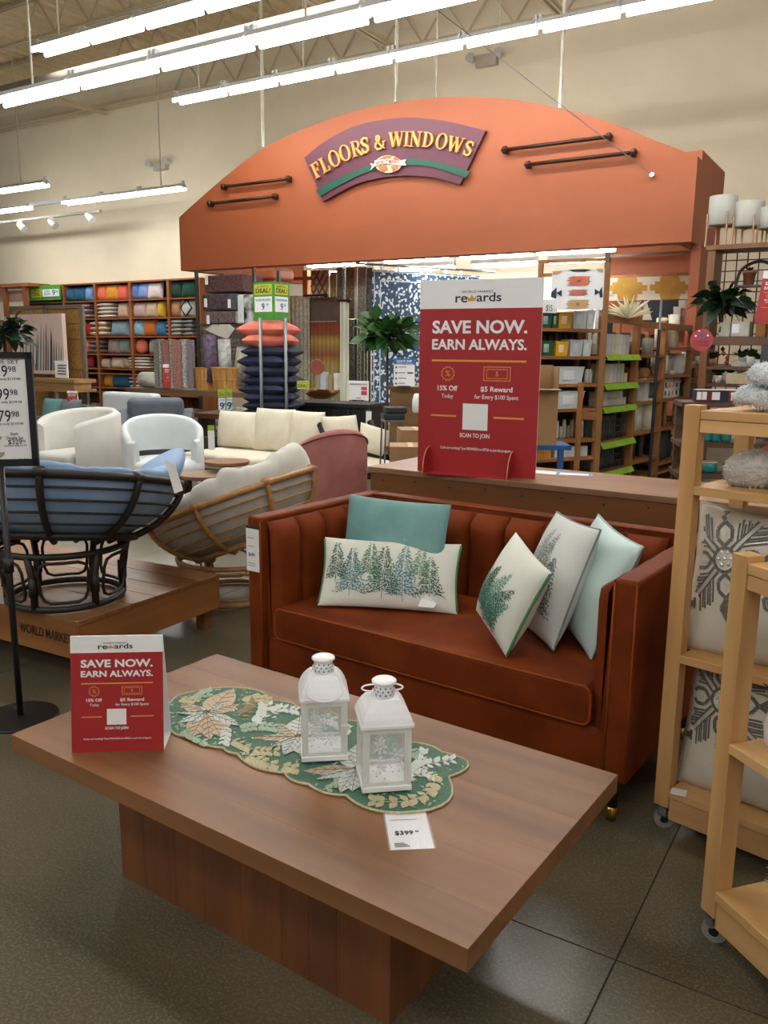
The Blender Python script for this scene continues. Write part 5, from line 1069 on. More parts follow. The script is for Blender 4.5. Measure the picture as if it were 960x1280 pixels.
# green deal poster over the cubbies
def poster(name, label, pts_v, parts, cat='sign'):
    return None
def panel(x0, y0, x1, y1, v, m, name, parent, t=.01, dv=0.0):
    a = sv(x0, y1, v); b = sv(x1, y0, v); return MB().box(a[0], b[0], v - t - dv, v - dv, a[1], b[1]).build(name, m, parent)
def ptxt(s_, x, y, v, hpx, wpx, m, parent, bold=.01):
    a = sv(x - wpx / 2, y, v); b = sv(x + wpx / 2, y, v); z0 = sv(x, y + hpx / 2, v)[1]; z1 = sv(x, y - hpx / 2, v)[1]
    txt(s_, (z1 - z0) * 1.35, m, parent, Matrix.Translation(((a[0] + b[0]) / 2, v, (z0 + z1) / 2)) @ FRONT, width=b[0] - a[0], bold=bold)
M_dgreen = mat('deal poster green', '4F9A38', .5); M_dyel = mat('deal yellow', 'CFD23A', .5); M_dblue = mat('price blue', '1C5FA8', .5)
t = thing('deal_poster', 'green always-a-deal poster on top of the cubby shelving', 'sign', MS); v = 13.6
panel(37.5, 355.5, 75.5, 376, v, M_dgreen, 'board', t); panel(40, 361, 52, 372, v - .012, M_dyel, 'yellow_box', t); panel(54, 361, 73.5, 371, v - .012, M_paper, 'white_box', t)
ptxt('ALWAYS A', 46, 363.5, v - .025, 2.4, 10, M_navy_ink, t); ptxt('DEAL!', 46, 368, v - .025, 5, 11, M_navy_ink, t); ptxt('9', 67, 366, v - .025, 7, 4, M_dblue, t, .02); ptxt('98', 71, 364.5, v - .025, 3, 3, M_dblue, t); ptxt('FLOOR\nPILLOWS', 59, 366, v - .025, 2.6, 8, M_dblue, t)
# open pine frame shelf at the far corner
fx = thing('pine_frame_shelf', 'open pine frame shelf with pink panels beside the cubbies', 'shelving', MS); v = 13.3
for x in (-14, 4, 29.5): a = sv(x, 360, v); MB().box(a[0] - .05, a[0] + .05, v, v + .1, 0, sv(5, 355, v)[1]).build('post', M_cubz, fx)
for y in (355, 400, 440): z = sv(5, y, v)[1]; MB().box(sv(-14, y, v)[0], sv(36, y, v)[0], v - .02, v + .6, z - .08, z).build('shelf', M_cub, fx)
for x0, x1, h in ((-12, 3, 'C9A090'), (6, 28, 'CFA99A')): panel(x0, 362, x1, 378, v + .2, mat('panel ' + h, h, .8), 'pink_panel', fx)
# ================================================================ woven screen, cactus canvas, dresser, plant
SVv = 7.8; M_cane = mat('woven cane', 'A8803E', .6, h2='7A5624', scale=60, detail=2, bump=.6, bscale=140, stretch=(1, 1, .35)); M_gfr = mat('grey wood frame', '6B6253', .6)
sc = thing('woven_screen', 'grey framed woven cane screen standing behind the cactus canvas', 'screen', MS)
a0, z1 = sv(13, 383, SVv); a1, _ = sv(100, 380, SVv); z0 = .15; am = (a0 + a1) / 2
for x in (a0, am, a1): MB().box(x - .035, x + .035, SVv, SVv + .04, z0, z1).build('stile', M_gfr, sc)
for z in (z0 + .03, z1): MB().box(a0, a1, SVv, SVv + .04, z - .05, z).build('rail', M_gfr, sc)
n = 9
for k in range(n):
    for s_ in range(2):
        x0, x1 = (a0 + .035, am - .035) if s_ == 0 else (am + .035, a1 - .035); zz0 = z0 + (z1 - z0 - .05) * k / n + .004; zz1 = z0 + (z1 - z0 - .05) * (k + 1) / n - .004
        MB().box(x0, x1, SVv + .012 + .006 * ((k + s_) % 2), SVv + .026 + .006 * ((k + s_) % 2), zz0, zz1).build('cane_panel', M_cane, sc)
ca = thing('cactus_canvas', 'pale pink canvas print of dark blue-green tall cacti', 'artwork', MS @ Matrix.Translation((0, 0, 0))); vv = SVv - .18
a = sv(20, 466, vv); b = sv(79, 392, vv); MB().box(a[0], b[0], vv - .03, vv + .03, a[1], b[1]).build('canvas', mat('canvas pink', 'CDBBB2', .8, h2='C4A79C', scale=1.5), ca)
r = random.Random(4); M_cac = mat('cactus ink', '3C4B50', .8, var=.25); M_cac2 = mat('cactus ink pale', '6E7F84', .8, var=.2)
for X, top, lean in ((205, 690, .1), (235, 640, -.1), (262, 660, -.05), (305, 630, .05), (330, 670, .05), (370, 620, -.12), (385, 600, -.15), (410, 500, -.05), (437, 560, -.03), (462, 510, -.04), (480, 640, .02), (508, 560, 0), (518, 600, 0), (540, 680, .02), (562, 700, .02), (590, 710, .0), (612, 750, .0), (350, 900, .2), (300, 760, -.1)):
    mb = MB(); pts = []
    for i in range(7):
        tt = i / 6; yy = 985 - (985 - top) * tt; xx = X + lean * 60 * (1 - tt); pts.append((xx / 8, 340 + yy / 8, (9 if top < 620 else 7) * (1 - tt ** 3 * .85)))
    for i in range(6):
        q = []
        for j, s_ in ((i, -1), (i + 1, -1), (i + 1, 1), (i, 1)): u_, z_ = sv(pts[j][0] + s_ * pts[j][2] / 10, pts[j][1], vv - .032); q.append((u_, vv - .032, z_))
        mb.face(q)
    mb.build('cactus', M_cac if r.random() < .65 else M_cac2, ca)
t = thing('info_card', 'white info card clipped to the corner of the cactus canvas', 'card', MS); panel(70, 451, 84.5, 472, vv - .06, M_paper, 'card', t)
for k in range(4): panel(72, 456 + k * 3.6, 82.5, 457.3 + k * 3.6, vv - .075, M_ink, 'print_line', t, .003)
dr = thing('cane_bench', 'carved honey cane bench under the cactus canvas', 'bench', MS); v = SVv - .3; a = sv(38, 472, v); b = sv(100, 470, v); L_ = b[0] - a[0]
M_hon = wood('honey wood', 'A98450', '86643A', 'x', .5); M_honz = wood('honey wood z', 'A98450', '86643A', 'z', .5)
MB().box(a[0], b[0], v - .1, v + .26, a[1] - .05, a[1]).build('top', M_hon, dr); MB().box(a[0] + .03, b[0] - .03, v - .08, v + .2, a[1] - .13, a[1] - .051).build('apron', M_hon, dr); MB().box(a[0], b[0], v - .1, v + .26, a[1] - .17, a[1] - .131).build('moulding', M_hon, dr)
for x in (a[0] + .05, (a[0] + b[0]) / 2 + .1, b[0] - .05): MB().lathe([(.02, 0), (.03, .3), (.02, .6), (.035, a[1] - .171)], 10, (x, v - .05, 0)).build('leg', M_honz, dr)
def leafy(label, D, x, y, r_px, n, lmin, lmax, m, stemz=0.0, seed=1, name='leafy_plant', pot=None, flat=.5):
    P = pd(x, y, D); rr_ = r_px * D / FPX; t = thing(name, label, 'plant', xf((P.x, P.y, stemz))); rnd = random.Random(seed); zc = P.z - stemz
    MB().tube([(0, 0, .05), (.01, 0, zc * .5), (0, .01, zc)], .018, 6).build('stem', mat('bark', '4A3826', .8), t)
    for i in range(n):
        th = i * 2.399 + rnd.uniform(-.3, .3); ph = rnd.uniform(-.6, 1.0); d = Vector((math.cos(th) * math.cos(ph), math.sin(th) * math.cos(ph), math.sin(ph) * .9)); l = rnd.uniform(lmin, lmax)
        p = Vector((0, 0, zc)) + d * (rr_ * rnd.uniform(.0, .8)); leaf3(p, d + Vector((rnd.uniform(-.5, .5), rnd.uniform(-.5, .5), rnd.uniform(-.3, .7))), l, l * .30, m, t, flat, 'leaf', rnd.uniform(-1.3, 1.3))
    if pot: MB().lathe([(pot * .75, 0), (pot, .25), (pot * .95, .26), (pot * .9, .22)], 18).build('pot', mat('basket tan', '9C7B4E', .8), t, smooth=True)
    return t
M_lf = mat('fig leaf', '2F5A24', .4, h2='1F421A', scale=5, rnd=.25); M_lfd = mat('dark leaf', '1E3A22', .45, h2='14281A', scale=5, rnd=.25)
leafy('dark bushy house plant beside the woven screen', 9.2, 4, 416, 30, 110, .12, .20, M_lfd, 0, 2, pot=.18)
# low seating behind the barrel chair
so = thing('low_sofa', 'dark grey low sofa under the cane bench with teal cushions', 'sofa', xf(pd(58, 520, 10.5).to_2d().to_3d(), SA)); 
MB().box(-.40, .40, -.1, .5, .12, .40).build('base', M_gry, so, bevel=.03); MB().box(-.40, .40, .3, .5, .40, .78).build('back', fab('charcoal fabric', '3F4448'), so, bevel=.03)
for s_ in (-1, 1): MB().box(s_ * .40 - .07, s_ * .40 + .07, -.1, .5, .12, .62).build('arm', M_gry, so, bevel=.03)
for x, h in ((-.18, '5F8A8C'), (.18, '6B7478')): pillow_mb(.36, .40, .16, 8, .04, x).build('cushion', fabm(h), so, xf((x, .22, .66), 0, -.2), smooth=True)
ws = thing('white_sofa', 'white upholstered sofa with navy cushion behind the barrel chair', 'sofa', xf(pd(136, 520, 11.2).to_2d().to_3d(), SA))
MB().box(-.5, .5, -.1, .5, .12, .44).build('base', M_off2, ws, bevel=.03); MB().box(-.5, .5, .3, .5, .44, .90).build('back', M_off2, ws, bevel=.05, seg=3); MB().box(.42, .58, -.1, .5, .12, .72).build('arm', M_off2, ws, bevel=.04); MB().box(-.30, .38, .12, .28, .45, .66).build('cushion', fabm('23405F'), ws, bevel=.05)
def mini_card(label, x, y, D, wpx, hpx):
    p = pd(x, y, D); w_ = wpx * D / FPX; h_ = hpx * D / FPX; t = thing('tent_card_sign', label, 'sign', xf((p.x, p.y, p.z), math.radians(6)))
    MB().box(-w_ / 2, w_ / 2, 0, .006, 0, h_).build('board', M_paper, t); rewards(t, Matrix.Identity(4), w_, h_, True, False); MB().prism([(.006, 0), (.006, h_), (.09, 0)], -w_ / 2, w_ / 2, 'yz').build('back_stand', M_paper, t); return t
mini_card('small red rewards card standing by the white sofa behind', 91, 507, 10.6, 12, 18)
# ================================================================ console with baskets, rugs and the pillow tower
KV = 9.0; kt = thing('console_table', 'grey-brown wooden console holding the bushel baskets of rugs', 'table', MS); a = sv(156, 487, KV); b = sv(318, 490, KV); kz = sv(235, 488, KV)[1]; M_kon = wood('console wood', '6E5A44', '544330', 'x', .5)
MB().box(a[0], b[0], KV, KV + .5, kz - .07, kz).build('top', M_kon, kt); MB().box(a[0], b[0], KV + .02, KV + .48, .25, .30).build('lower_shelf', M_kon, kt)
for x in (a[0] + .04, b[0] - .04):
    for y in (.04, .46): MB().box(x - .035, x + .035, KV + y - .035, KV + y + .035, 0, kz - .071).build('leg', M_kon, kt)
M_bask = wood('basket slat', 'BE8C48', '9C6C30', 'z', .6, 4, .15)
def basket(x, y, wpx, hpx, v, label):
    u_, z_ = sv(x, y, v); r_ = wpx * (v / .729 / FPX) * .52; h_ = hpx * (v / .729) / FPX; t = thing('bushel_basket', label, 'basket', MS @ Matrix.Translation((u_, v + .18, kz)), 'bushel baskets on the console'); n = 18
    sl_ = MB().face([(-.5, 0, 0), (.5, 0, 0), (.58, -.14, 1), (-.58, -.14, 1)])
    for k in range(n):
        a_ = 2 * PI * k / n; wd = 2 * PI * r_ * .84 / n * .93; c_, s_ = math.cos(a_), math.sin(a_); q = MB(); q.M = Matrix.Rotation(a_, 4, 'Z')
        q.prism([(-wd / 2, 0), (wd / 2, 0), (wd * .58, h_), (-wd * .58, h_)], 0, .006, 'yz')
        for i, vtx in enumerate(q.v): pass
        q.v = [tuple(Matrix.Rotation(a_, 4, 'Z') @ (Vector((r_ * (.84 + .16 * (p.z / h_)) + p.x, p.y, p.z)))) for p in [Matrix.Rotation(-a_, 4, 'Z') @ Vector(vtx) for vtx in q.v]]
        q.build('slat', M_bask, t)
    for z_, rr2 in ((.02, .86), (h_ * .5, .94), (h_ * .97, 1.02)): MB().tube([(r_ * rr2 * math.cos(2 * PI * i / 24), r_ * rr2 * math.sin(2 * PI * i / 24), z_) for i in range(24)], .010, 6, True).build('hoop', M_bask, t)
    MB().lathe([(r_ * .8, .004), (r_ * .8, .01)], 18).build('bottom', M_bask, t); return t, u_
bk1, bu1 = basket(246, 487, 24, 28, KV, 'bushel basket on the console holding the purple rug roll'); bk2, bu2 = basket(274, 488, 36, 29, KV, 'wider bushel basket on the console holding pale rug rolls')
def rugm(name, h, h2, sc=18): 
    m = mat(name, h, .9, h2=h2, scale=sc, detail=1.5, bump=.3, bscale=90); return m
def roll(x, y0, y1, wpx, v, m, label, tilt=0.0, grp=None):
    u0, z0 = sv(x, y1, v); _, z1 = sv(x, y0, v); r_ = wpx / 2 * (v / .729) / FPX; t = thing('rug_roll', label, 'rug', MS @ Matrix.Translation((u0, v + .18, z0)) @ Matrix.Rotation(tilt, 4, 'Y'), grp); n = 18; h_ = z1 - z0
    MB().lathe([(r_, 0), (r_, h_)], 18).build('roll', m, t, smooth=True)
    sp = MB(); pts = [((r_ * .96) * (1 - i / 60) * math.cos(i * .55), (r_ * .96) * (1 - i / 60) * math.sin(i * .55), h_ + .002) for i in range(54)]; sp.tube(pts, .006, 4).build('spiral_edge', M_gfr, t); return t
M_rp = rugm('purple rug', '6A5A72', '3B2F44'); M_rg = rugm('pale grey rug', 'B5B7B2', '85898A'); M_rt = rugm('taupe rug', 'A39C8E', '77705F')
roll(252.5, 419, 478, 15, KV, M_rp, 'purple speckled rug roll standing in a bushel basket'); roll(272, 424, 480, 15, KV - .02, M_rg, 'pale grey rug roll upright in the wider basket', -.03); roll(287, 434, 480, 15, KV + .05, M_rt, 'taupe rug roll leaning out of the wider basket', .22)
# cardboard arrow tag above the rolls
t = thing('cardboard_tag', 'hexagonal grey cardboard tag hung over the rug rolls', 'tag', MS); q = [sv(x, y, KV + .1) for x, y in ((256, 412), (266, 405.5), (287, 405.5), (293, 411), (284, 424), (271, 419))]
MB().prism(q, KV + .1, KV + .11, 'xz').build('card', mat('tag card', 'BDB8AC', .8), t); u_, z_ = sv(273, 403, KV + .1); MB().tube([(u_, KV + .1, z_ - .05), (u_, KV + .1, z_ + .06)], .006, 5).build('clip', M_black, t)
# pink striped rug display and small card
t = thing('folded_rug', 'folded pink and cream striped rug standing on the console', 'rug', MS); v = KV + .12
for k, (x0, x1, h) in enumerate(((197, 201, '8A8C86'), (201.2, 205.5, 'C6CFC6'), (205.7, 215, 'B8645A'), (215.2, 218.5, 'BFBDB0'), (218.7, 230, 'BE6F64'), (230.2, 236, 'C9CEC6'), (236.2, 243, '7D7480'))): panel(x0, 425 - (k % 2), x1, 485, v, rugm('stripe ' + h, h, h[:1] + '0' + h[2:] if False else '6E6660', 40), 'stripe', t, .05)
mini_card('small red rewards card on the console before the striped rug', 215.5, 485, KV / .713, 21, 29)
t = thing('cushion_roll', 'white bolster lying on the console end', 'bolster', MS); u0, z0 = sv(165, 480, KV); u1, _ = sv(198, 480, KV); q = MB(); q.M = Matrix.Translation(((u0 + u1) / 2, KV + .2, kz + .125)) @ Matrix.Rotation(PI / 2, 4, 'Y'); q.lathe([(.03, -(u1 - u0) / 2), (.12, -(u1 - u0) / 2 + .03), (.12, (u1 - u0) / 2 - .03), (.03, (u1 - u0) / 2)], 18).build('bolster', fabm('D5DBD0'), t, smooth=True)
# things under and before the console
cols = ['8C8274', '6B6258', '9A8F80', '57504A', 'A59A8A', '7D6F62']
for i in range(12):
    u_, z_ = sv(222 + (i % 4) * 22 + 5 * (i // 4 % 2), 0 + 511 - (i // 4) * 6, KV + .1)
    o = fold_mb(.34, .3, .10, 1, i).build('folded_throw', fabm(cols[i % 6]), None, MS @ xf((u_, KV + .22, .302 + .102 * (i // 4)), RND.uniform(-.2, .2)), smooth=True); tag(o, 'folded grey-brown throw piled under the console', 'throw', 'throws piled under the console')
bn = thing('low_bench', 'dark red-brown bench carrying deal signs and tinsel', 'bench', xf(pd(283, 518, 10.4).to_2d().to_3d(), SA)); zt = pd(283, 517, 10.4).z
MB().box(-.42, .42, -.15, .2, zt - .06, zt).build('top', wood('bench brown', '5E3420', '452414', 'x'), bn)
for x in (-.36, .36): MB().box(x - .03, x + .03, -.1, .15, 0, zt - .06).build('leg', M_dk, bn)
def flag(label, x0, y0, x1, y1, D, split, extra=''):
    p = pd((x0 + x1) / 2, y1, D); w_ = (x1 - x0) * D / FPX; h_ = (y1 - y0) * D / FPX; t = thing('deal_sign', label, 'sign', xf((p.x, p.y, p.z), math.radians(8))); MB().box(-w_ / 2, w_ / 2, 0, .008, 0, h_).build('board', M_dgreen, t)
    MB().box(-w_ * .45, w_ * .45, -.002, 0, h_ * split, h_ * .96).build('yellow_box', M_dyel, t); MB().box(-w_ * .45, w_ * .45, -.002, 0, h_ * .12, h_ * (split - .04)).build('white_box', M_paper, t)
    txt('ALWAYS A', h_ * (1 - split) * .28, M_navy_ink, t, face_at(0, -.003, h_ * (split + (.96 - split) * .78)), width=w_ * .7); txt('DEAL!', h_ * (1 - split) * .6, M_navy_ink, t, face_at(0, -.003, h_ * (split + (.96 - split) * .34)), width=w_ * .75, bold=.02)
    txt('9', h_ * split * .6, M_dblue, t, face_at(0, -.003, h_ * split * .42), bold=.02); txt('98', h_ * split * .25, M_dblue, t, face_at(w_ * .25, -.003, h_ * split * .55)); txt('FLOOR PILLOWS', h_ * split * .16, M_dblue, t, face_at(0, -.003, h_ * split * .8), width=w_ * .75); return t
flag('narrow green and yellow deal sign on the dark bench', 273, 486, 282.5, 516.5, 10.3, .66); flag('tilted deal sign on the bench beside the narrow one', 283, 485, 291, 516.5, 10.45, .66)
mb = MB(); r = random.Random(9); P = pd(302, 512, 10.4)
for i in range(500):
    a_ = r.uniform(0, 6.28); rr_ = .22 * math.sqrt(r.random()); z_ = .10 * r.random() * (1 - rr_ / .25); p = Vector((rr_ * math.cos(a_), rr_ * math.sin(a_) * .6, z_ + .01)); d = Vector((r.uniform(-1, 1), r.uniform(-1, 1), r.uniform(-.3, 1))) * .03; mb.beam(p, p + d, .004)
o = mb.build('tinsel_garland', mat('tinsel silver', 'D8D4D0', .3, .5), None, xf((P.x, P.y, zt + .0))); tag(o, 'heap of silver tinsel garland on the dark bench', 'garland'); o['kind'] = 'stuff'
# rugs shelf under the pillar
rk = thing('rug_shelf', 'dark metal shelf stacked with folded patterned rugs before the pillar', 'shelving', MS); RV = 10.2; M_rk = mat('shelf steel', '4C4742', .5, .4)
ur0 = sv(247, 420, RV)[0]; ur1 = sv(318, 420, RV)[0]; ztop = sv(280, 336, RV)[1]
for x in (ur0, ur1):
    for y in (0, .6): MB().box(x - .025, x + .025, RV + y, RV + y + .04, 0, ztop).build('post', M_rk, rk)
for yy in (405, 487): z_ = sv(280, yy, RV)[1]; MB().box(ur0, ur1, RV, RV + .64, z_ - .03, z_).build('shelf', M_rk, rk)
zs_ = sv(280, 405, RV)[1]; zsl = sv(280, 487, RV)[1]; M_rd = rugm('red persian rug', '6E4A46', '3E2E34', 26); M_rd2 = rugm('plum persian rug', '5C4A52', '352C35', 24)
def rug_block(x0, y0, x1, y1, m, label, v=RV + .03, t=.5):
    a = sv(x0, y1, v); b = sv(x1, y0, v); o = MB().box(a[0], b[0], v, v + t, a[1], b[1]).build('folded_rug', m, None, MS, bevel=.02); return tag(o, label, 'rug', 'folded rugs on the rug shelf')
rug_block(256, 342, 303, 366, M_rd, 'dark red persian rug folded on top of the rug shelf pile'); rug_block(253, 366.5, 285, 388, M_rd2, 'plum persian rug folded in the middle of the rug shelf pile'); rug_block(256, 388.5, 293, 404.5, rugm('rose rug', '7E6A66', '4E4244', 26), 'greyed rose rug folded lowest in the rug shelf pile'); rug_block(285.5, 366.5, 296, 388, rugm('slate rug', '5E6268', '3E4248', 26), 'slate grey rug folded beside the plum rug'); rug_block(294, 389, 300, 404.5, M_rg, 'thin pale rug folded beside the black and white one')
rug_block(297, 368, 304, 404.5, fabm('DDE3E2'), 'white rug folded upright on the rug shelf', RV - .02); rug_block(304.3, 368, 318, 404.5, rugm('mono rug', 'D0D4D2', '16181A', 9), 'black and white rug folded upright on the rug shelf', RV - .02)
me = None; n = 17
for k in range(n):
    z_ = zsl + (zs_ - .04 - zsl) * k / n; h_ = (zs_ - .04 - zsl) / n
    if me is None: me = [MB().box(ur0 + .04, ur1 - .05, RV + .02, RV + .58, 0, h_ * .93).mesh('flat_rug', rugm('stack rug ' + c_, c_, '3E3834', 30)) for c_ in ('6B625A', '7C7266', '5A524C')]
    o = link('flat_rug', me[k % 3], None, MS @ Matrix.Translation((RND.uniform(-.02, .02), 0, z_)), bevel=0.0); tag(o, 'flat folded rug in the tall stack below the patterned ones', 'rug', 'flat rugs in the tall stack')
for k, (x, y) in enumerate(((258, 350), (257, 378), (286.5, 379), (260, 399))):
    t = panel(x - 1.5, y - 5, x + 1.8, y + 6, RV - .01, M_paper, 'rug_ticket', None, .004); t.matrix_world = MS; tag(t, ['white ticket on the dark red folded rug', 'white ticket on the plum folded rug', 'white ticket on the slate folded rug', 'white ticket on the rose folded rug'][k], 'tag')
for k in range(3):
    u_, z_ = sv(289 + k * 4.5, 487, RV); o = MB().lathe([(.03, 0), (.032, .16), (.02, .165)], 12, (u_, RV + .1, zsl)).build('white_candle', M_white, None, MS); tag(o, 'short white candle at the foot of the rug stack', 'candle', 'white candles by the rugs')
# floor pillow tower
TD = 9.7; tx = pd(340, 480, TD); tw = thing('pillow_tower_rack', 'grey steel two-post rack corralling the floor pillow stack', 'rack', xf((tx.x, tx.y, 0), math.radians(-10)))
inv_ = tw.matrix_world.inverted()
for x in (327, 358): p = inv_ @ pd(x, 500, TD - .30); zt_ = pd(x, 395, TD - .30).z; MB().tube([(p.x, p.y, 0), (p.x, p.y, zt_ - .02)], .020, 10).build('post', M_steel, tw, smooth=True)
MB().box(-.34, .34, -.30, .30, 0, .06).build('base', M_steel, tw)
zs2 = [(404, 421, 'coral'), (418, 434, 'coral'), (433, 446, 'navy'), (444, 460, 'navy'), (456, 471, 'navy'), (469, 482, 'navy'), (479, 493, 'navy'), (490, 503, 'navy'), (500, 512, 'navy'), (510, 524, 'navy'), (522, 537, 'navy'), (535, 549, 'navy'), (547, 562, 'navy')]
M_cor = fabm('D0705C'); M_nav = fabm('1B2440')
for k, (y0, y1, c_) in enumerate(zs2):
    z0, z1 = pd(340, y1, TD).z, pd(340, y0, TD).z; o = pillow_mb(.56 + .02 * (k % 3), .56, (z1 - z0) * 1.55, 12, .05, k, puff=.42).build('floor_pillow', M_cor if c_ == 'coral' else M_nav, None, xf((tx.x + .02 * ((k * 7) % 3 - 1), tx.y, (z0 + z1) / 2), math.radians(-10 + 9 * ((k * 5) % 3 - 1)), PI / 2), smooth=True)
    tag(o, ['coral floor pillow on the very top of the stack', 'second coral floor pillow lying on the navy ones'][k] if c_ == 'coral' else 'navy floor pillow in the tall stack between steel posts', 'pillow', None if c_ == 'coral' else 'navy floor pillows')
    if k in (0, 1, 3, 6): w_ = pd(316 + 2, (y0 + y1) / 2, TD - .28); MB().box(-.03, .03, -.002, .002, -.05, .05).build('care_tag', M_paper, o, o.matrix_world.inverted() @ xf(w_, .1))
dg = thing('deal_sign', 'tall green two-sided deal sign on top of the pillow tower', 'sign', xf((0, 0, 0)))
pA, pB, pC = pd(317, 400, TD - .12), pd(342.5, 400, TD - .32), pd(361.5, 397, TD - .1); hA = pd(342, 352, TD - .3).z - pB.z
for a_, b_, yel in ((pA, pB, 1), (pB, pC, 1)):
    d_ = (b_ - a_); w_ = d_.to_2d().length; m_ = xf(((a_.x + b_.x) / 2, (a_.y + b_.y) / 2, pB.z), math.atan2(d_.y, d_.x)); q = MB(); q.M = m_; q.box(-w_ / 2, w_ / 2, 0, .01, 0, hA).build('panel', M_dgreen, dg); q = MB(); q.M = m_; q.box(-w_ * .42, w_ * .42, -.003, 0, hA * .67, hA * .94).build('yellow_box', M_dyel, dg); q = MB(); q.M = m_; q.box(-w_ * .42, w_ * .42, -.003, 0, hA * .22, hA * .62).build('white_box', M_paper, dg)
    F_ = lambda z, x=0: m_ @ face_at(x * w_, -.005, hA * z)
    txt('ALWAYS A', hA * .075, M_navy_ink, dg, F_(.885), width=w_ * .6, bold=.01); txt('DEAL!', hA * .16, M_navy_ink, dg, F_(.77), width=w_ * .7, bold=.02); txt('FLOOR PILLOWS', hA * .075, M_dblue, dg, F_(.53), width=w_ * .7, bold=.01); txt('9', hA * .24, M_dblue, dg, F_(.35), bold=.02); txt('98', hA * .09, M_dblue, dg, F_(.40, .2))
# ================================================================ rugs and curtains under the fascia
def z5(X, Y): return 360 + X / 5.647, 315 + Y / 5.647
def drape(X0, Y0, X1, Y1, v, m, label, name='curtain', cat='curtain', folds=5, amp=.03, t=None):
    a = sv(*z5(X0, Y1), v); b = sv(*z5(X1, Y0), v); w = b[0] - a[0]; mb = MB(); n = folds * 8
    mb.grid(lambda p, q: (a[0] + w * p, v + amp * math.sin(2 * PI * folds * p) * (.5 + .5 * (1 - q)), a[1] + (b[1] - a[1]) * q), n, 6)
    mb.grid(lambda p, q: (a[0] + w * p, v + .012 + amp * math.sin(2 * PI * folds * p) * (.5 + .5 * (1 - q)), a[1] + (b[1] - a[1]) * q), n, 6)
    o = mb.build(name, m, None, MS, smooth=True); return tag(o, label, cat)
M_cur = mat('cream jacquard', 'B5B19E', .9, h2='8F8C7A', scale=22, detail=2); M_cur2 = mat('white sheer', 'D2D2BE', .9, var=.05)
def ombre():
    m = mat('ombre weave', 'A5522A', .9, var=.1, scale=30); nt = m.node_tree; N = nt.nodes; L = nt.links; b = N['Principled BSDF']; tc = [n for n in N if n.bl_idname == 'ShaderNodeTexCoord'][0]
    sx = N.new('ShaderNodeSeparateXYZ'); L.new(tc.outputs['Generated'], sx.inputs[0]); r = N.new('ShaderNodeValToRGB'); e = r.color_ramp.elements
    e[0].position = 0; e[0].color = lin('8E8868'); e[1].position = 1; e[1].color = lin('6E3420')
    for p, c in ((.35, '8E8660'), (.52, 'A08A4C'), (.62, '8A5030'), (.70, '94703C'), (.78, 'A88E48'), (.86, '7E4428')): q = e.new(p); q.color = lin(c)
    L.new(sx.outputs[2], r.inputs[0]); L.new(r.outputs[0], b.inputs['Base Color']); return m
AV = 11.75
drape(20, 305, 148, 1100, AV, M_cur, 'cream patterned curtain hanging beside the pillow tower', folds=5); drape(146, 490, 370, 1100, AV + .05, ombre(), 'rust and gold ombre curtain hanging below the brown board', folds=8, amp=.018); drape(368, 340, 428, 1100, AV - .05, M_cur2, 'plain white curtain beside the ombre one', folds=2)
cr_ = thing('curtain_display', 'brown sample board with black curtain rods over the curtains', 'display', MS); a = sv(*z5(150, 490), AV + .1); b = sv(*z5(380, 315), AV + .1)
MB().box(a[0], b[0], AV + .1, AV + .14, a[1], b[1]).build('board', mat('board brown', '5A4A3E', .7), cr_)
for X0, X1, Y in ((112, 265, 308), (350, 430, 342)): p, q = sv(*z5(X0, Y), AV - .1), sv(*z5(X1, Y), AV - .1); MB().tube([(p[0], AV - .1, p[1]), (q[0], AV - .1, p[1])], .02, 8).build('rod', M_black, cr_); MB().lathe([(.01, -.05), (.05, 0), (.01, .05)], 8).build('finial', M_black, cr_, Matrix.Translation((q[0], AV - .1, p[1])))
wf = thing('pine_stud_frame', 'pine stud frame under the fascia lights holding the rug hangers', 'frame', MS)
for x in (381, 322): a = sv(x, 340, AV + .4); MB().box(a[0] - .05, a[0] + .05, AV + .4, AV + .5, 0, sv(381, 338, AV + .4)[1]).build('stud', M_cubz, wf)
z_ = sv(375, 346, AV + .4)[1]; MB().box(sv(320, 346, AV + .4)[0], sv(395, 346, AV + .4)[0], AV + .4, AV + .46, z_ - .06, z_).build('rail', M_cub, wf)
def hang(X0, Y0, X1, Y1, v, m, label):
    a = sv(*z5(X0, Y1), v); b = sv(*z5(X1, Y0), v); o = MB().box(a[0], b[0], v, v + .03, a[1], b[1]).build('hanging_rug', m, None, MS, bevel=.008); return tag(o, label, 'rug')
def lattice():
    m = mat('tan lattice rug', 'A8957A', .9, h2='8E7A60', scale=30, bump=.3, bscale=60); return m
o = hang(163, 125, 285, 330, 12.0, lattice(), 'tan lattice rug hanging highest beside the pine stud'); mbx = MB(); a = sv(*z5(163, 330), 12.0); b = sv(*z5(285, 125), 12.0); W_, H_ = b[0] - a[0], b[1] - a[1]
for i in range(-2, 4):
    for s_ in (1, -1):
        p0 = (i / 3, 0); p1 = (i / 3 + .85 * s_, 1) 
        for k in range(12):
            ta, tb_ = k / 12, (k + 1) / 12; xa, xb = p0[0] + (p1[0] - p0[0]) * ta, p0[0] + (p1[0] - p0[0]) * tb_
            if 0 <= xa <= 1 and 0 <= xb <= 1: mbx.beam((a[0] + W_ * xa, 11.995, a[1] + H_ * ta), (a[0] + W_ * xb, 11.995, a[1] + H_ * tb_), .03, .02)
q = mbx.build('lattice', mat('lattice dark', '6A573F', .9), o)
